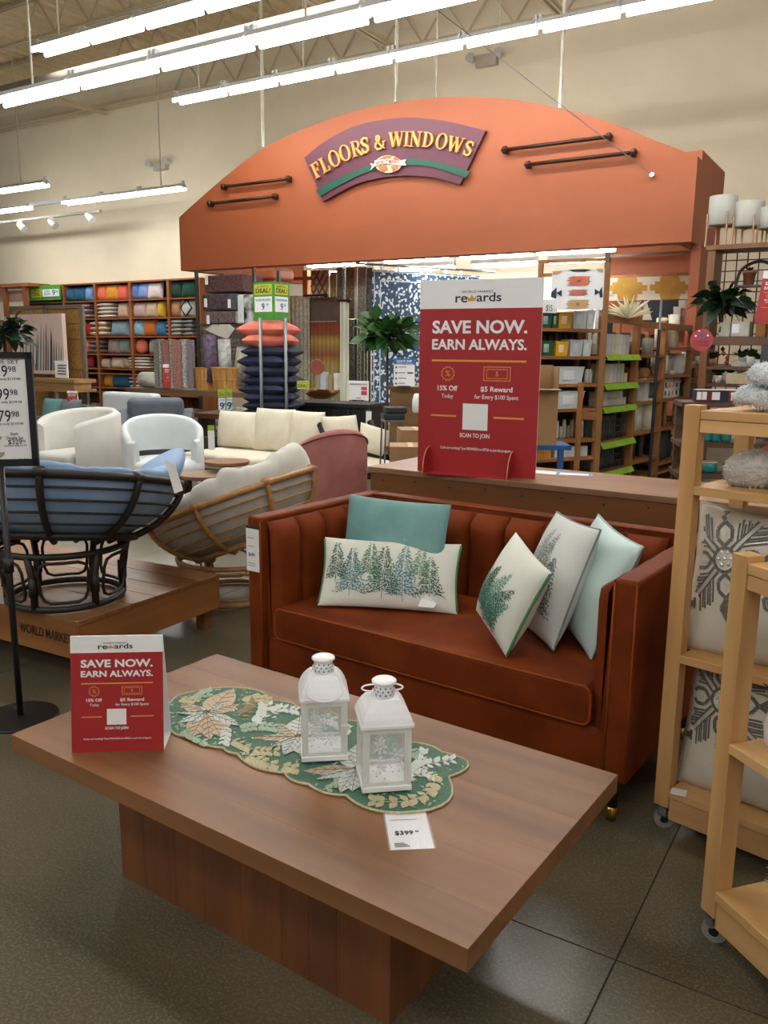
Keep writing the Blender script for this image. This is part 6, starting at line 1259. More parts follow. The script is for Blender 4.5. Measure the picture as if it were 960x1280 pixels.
hang(296, 140, 340, 330, 12.02, rugm('jute rug', '94805C', '6E5C3E', 40), 'narrow jute rug hanging beside the lattice rug'); hang(342, 110, 385, 1100, 12.1, rugm('charcoal rug', '5A5C5C', '48494A', 30), 'long charcoal rug hanging in the rug rack'); hang(386, 112, 404, 1100, 12.12, rugm('cream rug edge', 'C2BEB0', '6E6A60', 40), 'thin cream edged rug in the rug rack'); hang(406, 108, 462, 470, 12.0, rugm('brown speckle rug', '7A6C58', '3F372C', 22), 'brown speckled rug hanging over the grey ones'); hang(464, 106, 488, 470, 12.02, fabm('B8B2A2'), 'slim ivory rug between speckled and grey rugs'); hang(490, 104, 550, 470, 12.0, rugm('stone rug', '8C8880', '5E5A54', 30), 'stone grey rug hanging in the upper rug rack'); hang(552, 108, 594, 470, 12.05, rugm('dusk rug', '6E6C68', '4A4846', 30), 'dusky grey rug at the end of the upper rack')
for k in range(7): hang(416 + k * 24, 474 + (k % 2) * 4, 436 + k * 24, 1100, 12.0 + .02 * (k % 3), rugm('low rug %d' % (k % 4), ['5B544C', '7A7268', '4A443E', '8E867A'][k % 4], '38332E', 34), ['dark brown', 'grey-beige', 'near black', 'pale taupe', 'umber', 'greige', 'smoky'][k] + ' narrow rug hanging in the lower rug rack')
# big blue patterned rug on a panel running into the alcove
pA_ = Vector((*S(sv(466, 338, 11.6)[0], 11.6, 0).to_2d(), 0)); dirn = Vector((math.sin(math.radians(62)), math.cos(math.radians(62)), 0)); nb = Vector((dirn.y, -dirn.x, 0))
def onb(x, y): p = pplane(x, y, pA_, nb); return (p - pA_).dot(dirn), p.z
def blue_rug():
    m = mat('blue rug', '33506A', .9, var=.1, scale=20); nt = m.node_tree; N = nt.nodes; L = nt.links; b = N['Principled BSDF']; src = b.inputs['Base Color'].links[0].from_socket; tc = [n for n in N if n.bl_idname == 'ShaderNodeTexCoord'][0]
    mp = N.new('ShaderNodeMapping'); mp.inputs['Scale'].default_value = (1, 0, 1); L.new(tc.outputs['Object'], mp.inputs[0])
    vo = N.new('ShaderNodeTexVoronoi'); vo.inputs['Scale'].default_value = 20; vo.feature = 'SMOOTH_F1'; L.new(mp.outputs[0], vo.inputs['Vector']); w = N.new('ShaderNodeTexNoise'); w.inputs['Scale'].default_value = 30; L.new(mp.outputs[0], w.inputs['Vector'])
    ad = N.new('ShaderNodeMath'); ad.operation = 'ADD'; L.new(vo.outputs['Distance'], ad.inputs[0]); ml = N.new('ShaderNodeMath'); ml.operation = 'MULTIPLY'; ml.inputs[1].default_value = .55; L.new(w.outputs['Fac'], ml.inputs[0]); L.new(ml.outputs[0], ad.inputs[1])
    r = N.new('ShaderNodeValToRGB'); r.color_ramp.elements[0].position = .595; r.color_ramp.elements[1].position = .63; r.color_ramp.elements[0].color = (1, 1, 1, 1); r.color_ramp.elements[1].color = (0, 0, 0, 1); L.new(ad.outputs[0], r.inputs[0])
    mx = N.new('ShaderNodeMix'); mx.data_type = 'RGBA'; L.new(r.outputs[0], mx.inputs['Factor']); L.new(src, mx.inputs['A']); mx.inputs['B'].default_value = lin('C9D2D8'); L.new(mx.outputs['Result'], b.inputs['Base Color']); return m
MBR = Matrix(((dirn.x, -nb.x, 0, pA_.x), (dirn.y, -nb.y, 0, pA_.y), (0, 0, 1, 0), (0, 0, 0, 1)))
br = thing('blue_rug', 'large blue and white floral rug hanging behind the poster', 'rug', MBR); x1_ = onb(600, 345)[0]; zt1 = onb(466, 337)[1]; M_br = blue_rug(); M_brl = mat('blue rug line', 'B9C6D0', .9)
MB().box(0, x1_, 0, .02, .35, zt1).build('field', M_br, br)
for x0, x2, z0, z2 in ((.13, .15, .5, zt1 - .15), (.13, x1_, zt1 - .17, zt1 - .15), (.02, .035, .36, zt1 - .02), (.02, x1_, zt1 - .03, zt1 - .015)): MB().box(x0, x2, -.004, 0, z0, z2).build('border_line', M_brl, br)
for k in range(6): MB().box(.15 + k * .3, .19 + k * .3, -.01, .03, zt1, zt1 + .07).build('clip', M_white, br)
MB().tube([(-.3, .01, zt1 + .08), (x1_ + .3, .01, zt1 + .08)], .018, 6).build('hanging_bar', M_steel, br)
# fig tree
ft = leafy('fiddle leaf fig tree behind the black cabinet', 10.5, 484, 418, 34, 130, .17, .26, M_lf, 0, 5, 'fig_tree', .2, .2)
# black slatted cabinet
BZ = .88; bR = pz(461, 506, BZ); bL = pz(358, 502, BZ); ang_ = math.atan2((bR - bL).y, (bR - bL).x); Lc = (bR - bL).length
bc = thing('black_cabinet', 'long black slat-front cabinet behind the cream sofa', 'cabinet', xf((bL.x, bL.y, 0), ang_)); M_bk = mat('charcoal wood', '1D1F21', .5, var=.1)
MB().box(0, Lc, 0, .5, BZ - .04, BZ).build('top', M_bk, bc); MB().box(.02, Lc - .02, .03, .48, .12, BZ - .041).build('carcass', mat('cabinet shade', '121314', .6), bc)
ns = 16; me = MB().box(0, (Lc - .08) / ns * .7, .008, .029, .14, BZ - .08).mesh('slat', M_bk)
for k in range(ns): link('slat', me, bc, Matrix.Translation((.04 + (Lc - .08) * k / ns, 0, 0)))
for x in (.05, Lc - .05):
    for y in (.06, .44): MB().box(x - .03, x + .03, y - .03, y + .03, 0, .12).build('leg', M_bk, bc)
t = thing('price_tag', 'white price tag hanging on the black cabinet corner', 'tag', xf(pd(461, 523, bR.y - .03), ang_)); MB().box(-.035, .035, -.004, 0, -.08, .08).build('card', M_paper, t); MB().box(-.035, .035, -.004, 0, .081, .10).build('header', M_ink, t); MB().tube([(0, 0, .10), (0, 0, .16)], .002, 5).build('loop', M_ink, t); txt('$599', .03, M_ink, t, face_at(0, -.005, -.035), width=.05)
def on_top(x, y, z): return pz(x, y, z)
# items on the cabinet
p = on_top(402, 499.5, BZ); wb = thing('wooden_bowl', 'rustic carved wooden bowl on the black cabinet', 'bowl', xf((p.x, p.y + .12, BZ), .2)); n = 28; mb = MB()
def bw(a, b): 
    th = 2 * PI * a; s_ = b * 2; rim = .075 + .022 * math.sin(3 * th + .6) + .012 * math.sin(7 * th)
    if s_ <= 1: r_ = .06 + .155 * s_ ** .8; return (r_ * math.cos(th) * 1.05, r_ * math.sin(th) * .8, rim * 1.6 * s_ ** 1.4)
    q = 2 - s_; r_ = .05 + .150 * q ** .8; return (r_ * math.cos(th) * 1.05, r_ * math.sin(th) * .8, .015 + (rim * 1.6 - .015) * q ** 1.6)
mb.grid(bw, 28, 12, True).build('bowl', wood('burl', '8A5526', '5E3414', 'x', .35), wb, smooth=True)
def card_sign(label, x, y, D, wpx, hpx, build, rz=.1):
    q = pd(x, y, D); w_ = wpx * D / FPX; h_ = hpx * D / FPX; t = thing('card_sign', label, 'sign', xf((q.x, q.y, q.z), rz)); MB().box(-w_ / 2, w_ / 2, 0, .008, 0, h_).build('board', M_paper, t); MB().box(-w_ * .3, w_ * .3, -.02, .06, 0, .006).build('foot', M_black, t); build(t, w_, h_); return t
def b1_(t, w_, h_):
    MB().box(.14 * w_, .42 * w_, -.002, 0, .52 * h_, .70 * h_).build('pink_box', mat('card pink', 'CF4A66', .5), t); MB().box(.14 * w_, .42 * w_, -.002, 0, .28 * h_, .49 * h_).build('pink_box', mat('card pink', 'CF4A66', .5), t)
    for z_ in (.84, .80): MB().box(-.42 * w_, .42 * w_, -.002, 0, z_ * h_, (z_ + .018) * h_).build('print_line', M_ink, t)
    MB().box(-.1 * w_, .12 * w_, -.002, 0, .1 * h_, .14 * h_).build('print_line', M_ink, t)
pc_ = pz(448, 500.5, BZ); card_sign('white card sign with pink boxes on the black cabinet', 448, 500.5, pc_.y, 28, 24, b1_, ang_)
bkc = thing('brown_cabinet', 'brown panelled cabinet behind the poster carrying a blue sign', 'cabinet', xf(pd(504, 520, 8.3).to_2d().to_3d(), SA)); zt_ = pd(500, 483, 8.3).z; M_bcab = wood('cabinet brown', '7E5C38', '624527', 'x', .5)
MB().box(-.19, .42, 0, .4, zt_ - .03, zt_).build('top', M_bcab, bkc); MB().box(-.17, .40, .02, .38, .55, zt_ - .031).build('body', M_bcab, bkc); MB().box(-.14, .36, .008, .019, .60, zt_ - .07).build('door_panel', M_bcab, bkc); MB().box(-.19, .42, -.05, .4, .50, .549).build('lower_shelf', wood('shelf red brown', '6E3C22', '522A16', 'x'), bkc)
for x in (-.16, .38):
    for y in (.03, .35): MB().box(x - .02, x + .02, y - .02, y + .02, 0, .50).build('leg', M_bcab, bkc)
def b2_(t, w_, h_):
    MB().box(-.5 * w_, .5 * w_, -.003, 0, .79 * h_, h_).build('blue_header', mat('sign blue', '2F6FB5', .5), t); txt('QUICK SHIP', .11 * h_, M_paper, t, face_at(0, -.004, .90 * h_), width=.72 * w_, bold=.02); txt('DELIVERED TO YOUR DOOR', .05 * h_, M_paper, t, face_at(0, -.004, .82 * h_), width=.75 * w_)
    for k, z_ in enumerate((.68, .48, .28, .10)):
        MB().lathe([(.05 * w_, 0), (.05 * w_, .002)], 10).build('bullet', M_ink, t, Matrix.Translation((-.38 * w_, -.002, z_ * h_)) @ FRONT); MB().box(-.28 * w_, (.1 - .05 * (k % 2)) * w_, -.002, 0, z_ * h_, (z_ + .025) * h_).build('print_line', M_ink, t)
    MB().box(.15 * w_, .42 * w_, -.002, 0, .46 * h_, .51 * h_).build('blue_bar', M_navy_ink, t)
card_sign('blue and white quick ship info sign on the brown cabinet', 505, 483, 8.25, 26, 34, b2_, -.02)
# stool with black trays, white bottle, cartons
stl = thing('metal_stool', 'small metal stool with dark trays beside the black cabinet', 'stool', xf(pd(492, 525, 7.6).to_2d().to_3d(), .2)); zt_ = pd(492, 524, 7.6).z
MB().box(-.10, .10, -.10, .10, zt_ - .02, zt_).build('seat', M_steel, stl)
for x in (-.09, .09):
    for y in (-.09, .09): MB().tube([(x, y, zt_ - .02), (x * 1.25, y * 1.25, 0)], .008, 6).build('leg', M_steel, stl)
for k in range(2): o = MB().box(-.105 + .02 * k, .085 + .02 * k, -.09, .09, 0, .055).build('dark_tray', mat('tray dark', '25292A', .5), None, xf(Vector((*pd(492, 525, 7.6).to_2d(), zt_ + .001 + .057 * k)), .2), bevel=.01); tag(o, ['dark tray lying directly on the metal stool', 'dark tray stacked on top of another tray'][k], 'tray')
def carton(label, x0, y0, x1, y1, D, dep, open_=False, rz=0.0):
    a = pd(x0, y1, D); b = pd(x1, y0, D); w_ = (b - a).x; h_ = b.z - a.z; t = thing('cardboard_box', label, 'box', xf(((a.x + b.x) / 2, a.y, a.z), rz)); m = mat('cardboard', 'A17E57', .8, var=.05)
    th = .006
    if not open_: MB().box(-w_ / 2, w_ / 2, 0, dep, 0, h_).build('carton', m, t); MB().box(-.02, .02, -.001, dep, h_, h_ + .001).build('tape', mat('tape', 'B99A6C', .4), t)
    else:
        MB().box(-w_ / 2, w_ / 2, 0, th, 0, h_ * .70).build('front', m, t); MB().box(-w_ / 2, w_ / 2, dep, dep + th, 0, h_).build('back', m, t); MB().box(w_ / 2 - th, w_ / 2, th, dep, 0, h_ * .98).build('side', m, t); MB().box(-w_ / 2, -w_ / 2 + th, th, dep, 0, h_ * .98).build('side', m, t); MB().box(-w_ / 2, w_ / 2, th, dep, 0, th).build('bottom', m, t)
        MB().box(-w_ / 2, w_ / 2, -.09, 0, h_ * .70, h_ * .70 + th).build('flap', mat('cardboard edge', 'BE9C72', .8), t)
    return t
carton('wide closed carton low behind the display counter', 487, 559, 540, 600, 5.9, .3); carton('small closed carton stacked behind the wide carton', 501, 538, 545, 566, 6.4, .3, False, .1)
tl_ = carton('tall open cardboard box standing on the blue step stool', 630, 457, 700, 556, 5.6, .22, True)
bs = thing('step_stool', 'bright blue step stool behind the display counter', 'stool', xf(pd(694, 560, 5.6).to_2d().to_3d(), 0)); zs__ = pd(690, 556, 5.6).z - .001; M_blu = mat('stool blue', '1D5C9E', .45)
MB().box(-.30, .10, -.04, .24, zs__ - .03, zs__).build('tread', M_blu, bs)
for x in (-.27, .035): MB().beam((x, -.02, zs__ - .03), (x, -.06, 0), .035, .03).build('leg', M_blu, bs); MB().beam((x + .04, .2, zs__ - .03), (x + .05, .26, 0), .035, .03).build('leg', M_blu, bs)
p = pd(521, 516, 7.9); o = MB().lathe([(.03, 0), (.045, .02), (.045, .12), (.03, .17), (.02, .18)], 16).build('white_bottle', M_white, None, xf(p), smooth=True); tag(o, 'white bottle-shaped vase on the brown cabinet shelf', 'vase')
# small things by the curtains
o = MB().lathe([(.082, -.01), (.086, 0), (.082, .01)], 28).build('round_disc', mat('terracotta disc', '8A4636', .6), None, xf(pd(396, 459, 9.6), 0, PI / 2)); tag(o, 'round terracotta disc with dark rim by the ombre curtain', 'ornament')
t = thing('book_stand', 'row of white and tan boxes behind the wooden bowl', 'boxes', xf(pd(408, 487, 9.75), SA))
for k, (x, w_, h_, c_) in enumerate(((-.12, .05, .18, 'C7B49A'), (-.05, .08, .20, 'D4D8DC'), (.05, .06, .17, 'B59A72'), (.13, .05, .19, 'D9D4CA'))): MB().box(x - w_ / 2, x + w_ / 2, 0, .06, 0, h_).build('box', fabm(c_), t)
p = pz(379, 487, .97); t = flag('small yellow deal tag leaning by the wooden bowl', 371, 476, 387, 487, 9.5, .12)
# ================================================================ shelving on the far right
class Frame:
    """vertical display face: origin at pixel x0 and distance D, running along azimuth az (degrees)"""
    def __init__(s, x0, D, az):
        s.o = pd(x0, 440, D); s.o.z = 0; a = math.radians(az); s.d = Vector((math.sin(a), math.cos(a), 0)); s.n = Vector((s.d.y, -s.d.x, 0))
        if s.n.dot(s.o) > 0: s.n = -s.n                      # towards the viewer
        y = -s.n; s.M = Matrix(((s.d.x, y.x, 0, s.o.x), (s.d.y, y.y, 0, s.o.y), (0, 0, 1, 0), (0, 0, 0, 1)))
    def at(s, x, y, off=0.0): p = pplane(x, y, s.o + s.n * off, s.n); return (p - s.o).dot(s.d), p.z
M_gon = wood('gondola pine', '9E6B36', '7F5226', 'x', .5, 3, .06); M_gonz = wood('gondola pine upright', '9E6B36', '7F5226', 'z', .5, 3, .06)
# ---- planter unit
P_ = Frame(674, 7.9, 65); pu_ = thing('planter_shelf', 'pine shelf unit holding green, yellow and white metal planters', 'shelving', P_.M); W_ = P_.at(752, 440)[0]; ys = (411.5, 445.5, 479.5, 510, 548, 570, 610); pzs = [P_.at(752, y)[1] for y in ys]; top_ = P_.at(752, 390)[1]
for x in (0, W_):
    for y in (0, .36): MB().box(x - .025, x + .025, y, y + .04, 0, top_ if x == 0 else pzs[0] + .12).build('post', M_gonz, pu_)
for z in pzs: MB().box(-.02, W_ + .02, 0, .40, z - .03, z).build('shelf', M_gon, pu_)
MB().box(0, W_, .40, .41, .1, pzs[0] + .1).build('back_panel', mat('dark back', '3A2A1C', .8), pu_)
def tin(x0, x1, yt, row_, h, label, lb=True):
    a, b = P_.at(x0, 400)[0], P_.at(x1, 400)[0]; w_ = b - a; z0 = pzs[row_]; h_ = P_.at(x0, yt)[1] - z0; t = thing('metal_planter', label, 'planter', P_.M @ Matrix.Translation(((a + b) / 2, .09, z0))); d = .075
    m = mat('tin ' + h, h, .35, var=.06, scale=10); sq = lambda k, z: [(-w_ / 2 * k, -d * k, z), (w_ / 2 * k, -d * k, z), (w_ / 2 * k, d * k, z), (-w_ / 2 * k, d * k, z)]
    mb = MB(); A, B, C, D_ = sq(.86, .001), sq(1, h_), sq(.95, h_), sq(.82, .01)
    for i in range(4): j = (i + 1) % 4; mb.face([A[i], A[j], B[j], B[i]]); mb.face([B[i], B[j], C[j], C[i]]); mb.face([C[i], C[j], D_[j], D_[i]])
    mb.face(A); mb.face(D_); mb.build('bucket', m, t); MB().tube([Vector(q) for q in sq(1.01, h_)], .005, 6, True).build('rim', m, t)
    if lb: MB().box(-w_ * .28, w_ * .12, -d * .98, -d * .95, h_ * .25, h_ * .8).build('label', mat('label ' + h, h, .6, var=.0, h2='E6E8E8', scale=3), t)
for a in ((677, 692, 391, 0, '1F5C3C', 'green metal planter on the top planter shelf'), (692.5, 699, 391, 0, '1A5236', 'narrow green planter wedged beside the yellow one'), (700, 717, 390.5, 0, 'D9A520', 'yellow metal planter on the top planter shelf'), (718.5, 735, 389, 0, 'CDD5DA', 'white metal planter on the top planter shelf'), (735.5, 745, 388, 0, 'D3DADD', 'white planter at the end of the top planter shelf'),
          (679, 695, 426, 1, '1F5C3C', 'green metal planter on the second planter shelf'), (698, 714, 427, 1, 'D9A520', 'yellow metal planter on the second planter shelf'), (716, 732, 425, 1, 'CDD5DA', 'white metal planter on the second planter shelf'), (732.5, 743, 425, 1, 'D3DADD', 'white planter at the end of the second planter shelf'), (702, 735, 459, 2, 'CBD5DA', 'long white planter on the third planter shelf'), (702, 737, 490, 3, 'C9D4D6', 'long white planter on the fourth planter shelf')): tin(*a)
def put(F, x, z, w_, d, h_, kind, m, name, label, cat, group=None, dy=.1):
    mb = MB()
    if kind == 'box': mb.box(-w_ / 2, w_ / 2, -d / 2, d / 2, 0, h_)
    elif kind == 'pillar': mb.lathe([(w_ / 2, 0), (w_ / 2, h_ * .97), (w_ * .4, h_), (.004, h_ * .985)], 12)
    else: mb.lathe([(w_ * .4, 0), (w_ / 2, h_ * .1), (w_ / 2, h_ * .8), (w_ * .38, h_ * .86), (w_ * .4, h_)], 12)
    o = mb.build(name, m, None, F.M @ Matrix.Translation((x, dy, z)), smooth=kind != 'box'); return tag(o, label, cat, group)
rn_ = random.Random(21)
def glassware(F, x0, x1, z, n, label, group, hmin=.08, hmax=.16, cols=('B8B4A6', '8E8672', 'C9C6BC', '6E6250'), kind='jar', wd=.05, dy=.12, name='glass_jar', cat='jar'):
    for k in range(n): put(F, x0 + (x1 - x0) * (k + .5) / n, z + .001, wd, wd, rn_.uniform(hmin, hmax), kind, fabm(rn_.choice(cols)), name, label, cat, group, dy + rn_.uniform(0, .05))
glassware(P_, .05, W_ - .05, pzs[1] , 9, 'dark glass jar behind the metal planters', 'jars behind the planters', .17, .24, ('5A5244', '6E6650', '4A4438'), dy=.24); glassware(P_, W_ * .85, W_ - .02, pzs[2], 2, 'beige jar at the end of the third planter shelf', 'end jars', .1, .15, dy=.1); glassware(P_, W_ * .38, W_ - .06, pzs[4], 8, 'small glass bottle on the fifth planter shelf', 'bottles on the fifth planter shelf', .10, .2, ('B8B2A0', 'D0CDC4', '8A7E66'), wd=.04, name='glass_bottle', cat='bottle')
for k in range(5): put(P_, W_ * (.42 + .11 * k), pzs[5] + .001, .075, .1, .10, 'box', fabm('CFD3D2'), 'white_tub', 'white storage tub on the sixth planter shelf', 'tub', 'white tubs')
for k in range(2): put(P_, W_ * (.12 + .13 * k), pzs[5] + .001, .09, .1, .09, 'box', fabm('C08A2A'), 'yellow_tub', 'ochre tub on the sixth planter shelf', 'tub', 'ochre tubs')
t = thing('price_card', 'white price card standing over the green planters', 'card', P_.M); a = P_.at(677, 391); b = P_.at(695, 375); MB().box(a[0], b[0], -.02, -.015, a[1], b[1]).build('card', M_paper, t); txt('$15', .08, M_navy_ink, t, Matrix.Translation(((a[0] + b[0]) / 2 - .01, -.022, (a[1] + b[1]) / 2 - .02)) @ FRONT, width=.07)
# hanger frame and aztec rugs
RF = Frame(688, 7.95, 117)
hf = thing('rug_hanger', 'wood and metal hanger frame carrying the white aztec rug', 'frame', RF.M); zt_ = RF.at(716, 323)[1]; xl_ = RF.at(674, 340)[0]; xr = RF.at(757, 340)[0]
MB().box(xl_ - .02, xl_ + .02, .03, .07, 0, zt_).build('post', M_gonz, hf); MB().box(xr - .02, xr + .02, .03, .06, 0, zt_ + .04).build('post', mat('bronze post', '6B5A45', .5, .3), hf); MB().box(xl_, xr, .03, .06, zt_ - .03, zt_).build('rail', M_gonz, hf); MB().box(xl_, xl_ + .18, .03, .06, zt_ - .15, zt_ - .12).build('rail', M_gonz, hf)
def rug_art(F, name, label, x0, y0, x1, y1, base, motifs, tk=.02):
    a = F.at(x0, y1); b = F.at(x1, y0); t = thing(name, label, 'rug', F.M); MB().box(a[0], b[0], 0, tk, a[1], b[1]).build('field', base, t)
    for pts, m in motifs:
        q = [F.at(*p, .006) for p in pts]; q = [(min(max(u_, a[0]), b[0]), min(max(z_, a[1]), b[1])) for u_, z_ in q]; MB().prism(q, -.005, -.001, 'xz').build('motif', m, t)
    return t
Z7 = lambda X, Y: (660 + X / 6.857, 320 + Y / 6.857)
def burst(cx, cy, w, h, teeth=4):
    pts = []; hw, hh = w / 2, h / 2
    pts += [(-hw * .55, -hh), (hw * .55, -hh)]
    for k in range(teeth): yy = -hh + 2 * hh * (k + .15) / teeth; pts += [(hw * 1.0 if k % 2 == 0 else hw * .85, yy), (hw * .62, yy + hh / teeth)]
    pts += [(hw * .55, hh), (-hw * .55, hh)]
    for k in range(teeth): yy = hh - 2 * hh * (k + .15) / teeth; pts += [(-hw * 1.0 if k % 2 == 0 else -hw * .85, yy), (-hw * .62, yy - hh / teeth)]
    return [Z7(cx + x, cy + y) for x, y in pts]
m_c = mat('coral weave', 'C9705A', .9); m_n = mat('navy weave', '2A3150', .9); m_tn = mat('tan weave', 'BE9A6C', .9); m_w = mat('white weave', 'DCDEDF', .9, var=.03); m_b = mat('brick weave', '9A4432', .9); m_g = mat('grey weave', 'AFAFA6', .9)
rug_art(RF, 'aztec_rug', 'white aztec rug with coral, tan and navy motifs', 688, 335.5, 756, 387, m_w, [(burst(435, 213, 220, 80), m_c), (burst(430, 312, 180, 48, 3), mat('rose weave', 'B86A58', .9)), (burst(425, 412, 220, 76), m_tn), ([Z7(420, 205), Z7(450, 205), Z7(450, 225), Z7(420, 225)], m_b), ([Z7(412, 402), Z7(440, 402), Z7(440, 422), Z7(412, 422)], m_b), ([Z7(200, 310), Z7(245, 268), Z7(240, 364), Z7(195, 350)], m_n), ([Z7(243, 318), Z7(288, 290), Z7(288, 348)], m_n), ([Z7(572, 280), Z7(612, 308), Z7(572, 338)], m_n), ([Z7(608, 310), Z7(632, 262), Z7(640, 350), Z7(618, 360)], m_n), ([Z7(345, 118), Z7(405, 108), Z7(480, 108), Z7(540, 115), Z7(490, 134), Z7(385, 134)], m_n), ([Z7(205, 130), Z7(300, 125), Z7(270, 148), Z7(215, 160)], m_tn), ([Z7(585, 110), Z7(650, 110), Z7(640, 140), Z7(600, 128)], m_tn)])
# ---- candle gondola
G = Frame(753, 8.3, 38); posts = [753, 795, 829, 862, 886]; gx = [G.at(x, 480)[0] for x in posts]
gd = thing('candle_gondola', 'long pine gondola with open bays of boxed candles', 'shelving', G.M)
tops = [G.at(775, 395)[1], G.at(812, 402)[1], G.at(845, 405)[1], G.at(874, 418)[1]]
for k, x in enumerate(gx):
    zt_ = tops[min(k, 3)] + .03
    for y in (0, .55): MB().box(x - .035, x + .035, y, y + .06, 0, zt_).build('post', M_gonz, gd)
bays = [[443, 480, 509, 553, 590], [443.5, 475.5, 503, 541, 576], [434, 469.5, 499, 535, 577], [457, 473, 497, 525, 560]]; bz = []
for k in range(4):
    xl = (756, 797, 831, 864)[k]; zz_ = [G.at(xl, y)[1] for y in bays[k]]; bz.append(zz_)
    for z in zz_ + [.12]: MB().box(gx[k] + .036, gx[k + 1] - .036, 0, .58, z - .03, z).build('shelf', M_gon, gd)
    MB().box(gx[k] + .036, gx[k + 1] - .036, 0, .05, tops[k] - .07, tops[k]).build('header_rail', M_gon, gd)
MB().box(gx[0], gx[-1], .59, .60, .1, tops[3]).build('back_panel', mat('gondola back', '33261B', .8), gd)
M_lime = mat('lime strip', '8CB52E', .5, h2='6F9A1E', scale=14)
for z in bz[0]: MB().box(gx[0] + .01, gx[1] - .0, -.045, .0, z - .055, z - .045).build('price_strip', M_lime, gd, None); 
for z in bz[0]:
    q = MB(); q.face([(gx[0] + .0, -.05, z - .058), (gx[1], -.05, z - .058), (gx[1], -.012, z + .0), (gx[0], -.012, z + .0)]).build('price_strip_face', M_lime, gd)
bw_ = gx[1] - gx[0]; cc = ['D8D6CC', 'C6CAB0', 'E0DED6', 'C9C2D2', 'D6D0B0']
for r_ in range(3):
    hsp = (tops[0] - .1 if r_ == 0 else bz[0][r_ - 1] - .06) - bz[0][r_]
    for lay in range(2):
        for k in range(7 - lay * (r_ > 0)):
            h_ = min(.10, hsp * .42); put(G, gx[0] + .1 + (bw_ - .2) * (k + .5) / 7, bz[0][r_] + .001 + lay * (h_ + .002), (bw_ - .22) / 7 * .95, .12, h_, 'box', fabm(cc[(k * 3 + r_) % 5]), 'candle_box', 'pale boxed candle on the %s candle shelf with lime strip' % ['top', 'second', 'third'][r_], 'candle', 'boxed candles %d' % r_, .12)
for k in range(8): put(G, gx[0] + .45 + .055 * k, bz[0][0] + .001, .03, .03, .45, 'pillar', fabm('2E4450'), 'taper_candle', 'dark blue taper candle behind the boxed candles', 'candle', 'dark blue tapers', .30)
for k in range(2): put(G, gx[0] + .2 + .15 * k, bz[0][0] + .001, .035, .035, .46, 'pillar', fabm('C9D4DA'), 'taper_candle', 'pale blue taper candle behind the boxed candles', 'candle', 'pale tapers', .25)
for r_ in (3, 4):
    t = thing('wire_basket', ['dark wire basket of jars on the fourth candle shelf', 'dark wire basket on the lowest candle shelf'][r_ - 3], 'basket', G.M @ Matrix.Translation((gx[0] + .08, .08, bz[0][r_] + .001))); w_ = bw_ - .16; h_ = .20
    m = mat('basket dark', '3A3B3A', .6); MB().box(0, w_, 0, .3, 0, .008).build('bottom', m, t)
    for k in range(12): MB().box(w_ * k / 11 - .006, w_ * k / 11 + .006, 0, .006, 0, h_).build('wire', m, t)
    for k in range(4): MB().box(0, w_, -.002, .008, h_ * k / 3 - .006, h_ * k / 3 + .006).build('wire', m, t)
    for k in range(5): put(G, gx[0] + .15 + (bw_ - .3) * k / 4, bz[0][r_] + .011, .12, .12, .23 - .03 * (r_ == 4), 'jar', fabm('6E7474'), 'smoky_jar', 'smoky glass jar in the dark wire basket', 'jar', 'smoky jars', .2)
def fill(k, r_, n, kind, cols, hmin, hmax, wd, name, label, cat, grp, dy=.12, x0=.06, x1=.06): 
    for j in range(n): put(G, gx[k] + x0 + (gx[k + 1] - gx[k] - x0 - x1) * (j + .5) / n, bz[k][r_] + .001, wd, wd, rn_.uniform(hmin, hmax), kind, fabm(rn_.choice(cols)), name, label, cat, grp, dy + .04 * (j % 3))
iv = ('DAD6C2', 'CFC9B2', 'E2DFD2')
fill(1, 0, 5, 'pillar', ('C9CDD0', '8E8A7E', '6E5E4A'), .12, .28, .11, 'pillar_candle', 'tall candle holder on the upper shelf of the second bay', 'candle', 'second bay upper'); fill(1, 1, 6, 'jar', ('9A6A34', 'B07A40', '8A5A2A'), .10, .14, .16, 'wood_bowl', 'small turned wooden bowl on the second bay', 'bowl', 'second bay bowls'); fill(1, 2, 6, 'box', ('A9B4BA', '5A5E60', 'D2D3C8', 'DDDCD0'), .22, .30, .13, 'gift_candle', 'stacked boxed gift candle in the second bay', 'candle', 'second bay boxes'); fill(1, 3, 4, 'pillar', iv, .18, .36, .19, 'pillar_candle', 'wide ivory pillar candle in the second bay', 'candle', 'second bay pillars'); fill(1, 4, 9, 'pillar', ('CFC8B4', '4A3C2C', 'B8B09A'), .2, .36, .06, 'slim_candle', 'slim candle low in the second bay', 'candle', 'second bay slim')
fill(2, 0, 6, 'pillar', iv, .22, .40, .13, 'pillar_candle', 'ivory pillar candle on the top shelf of the third bay', 'candle', 'third bay top pillars'); fill(2, 1, 4, 'jar', ('C9C6BA', 'D8D8DA', 'A8A496'), .2, .30, .2, 'cloche_jar', 'pale cloche jar in the third bay', 'jar', 'third bay jars'); fill(2, 3, 7, 'pillar', ('C2A982', 'A58A60', 'D0BC98'), .28, .40, .05, 'taper_bundle', 'tan taper candle bundle in the third bay', 'candle', 'third bay tapers'); fill(2, 4, 3, 'jar', ('2E3134', '26282C'), .3, .4, .2, 'dark_vase', 'dark vase on the low shelf of the third bay', 'vase', 'third bay vases'); fill(3, 0, 4, 'jar', iv, .1, .2, .12, 'small_candle', 'small ivory candle in the end bay', 'candle', 'end bay candles'); fill(3, 1, 6, 'pillar', ('8A6A42', 'B29A72'), .1, .22, .07, 'reed_holder', 'wooden reed holder in the end bay', 'holder', 'end bay holders'); fill(3, 2, 2, 'box', ('6E6A62', '8A867C'), .12, .2, .2, 'grey_box', 'grey box in the end bay', 'box', 'end bay boxes')
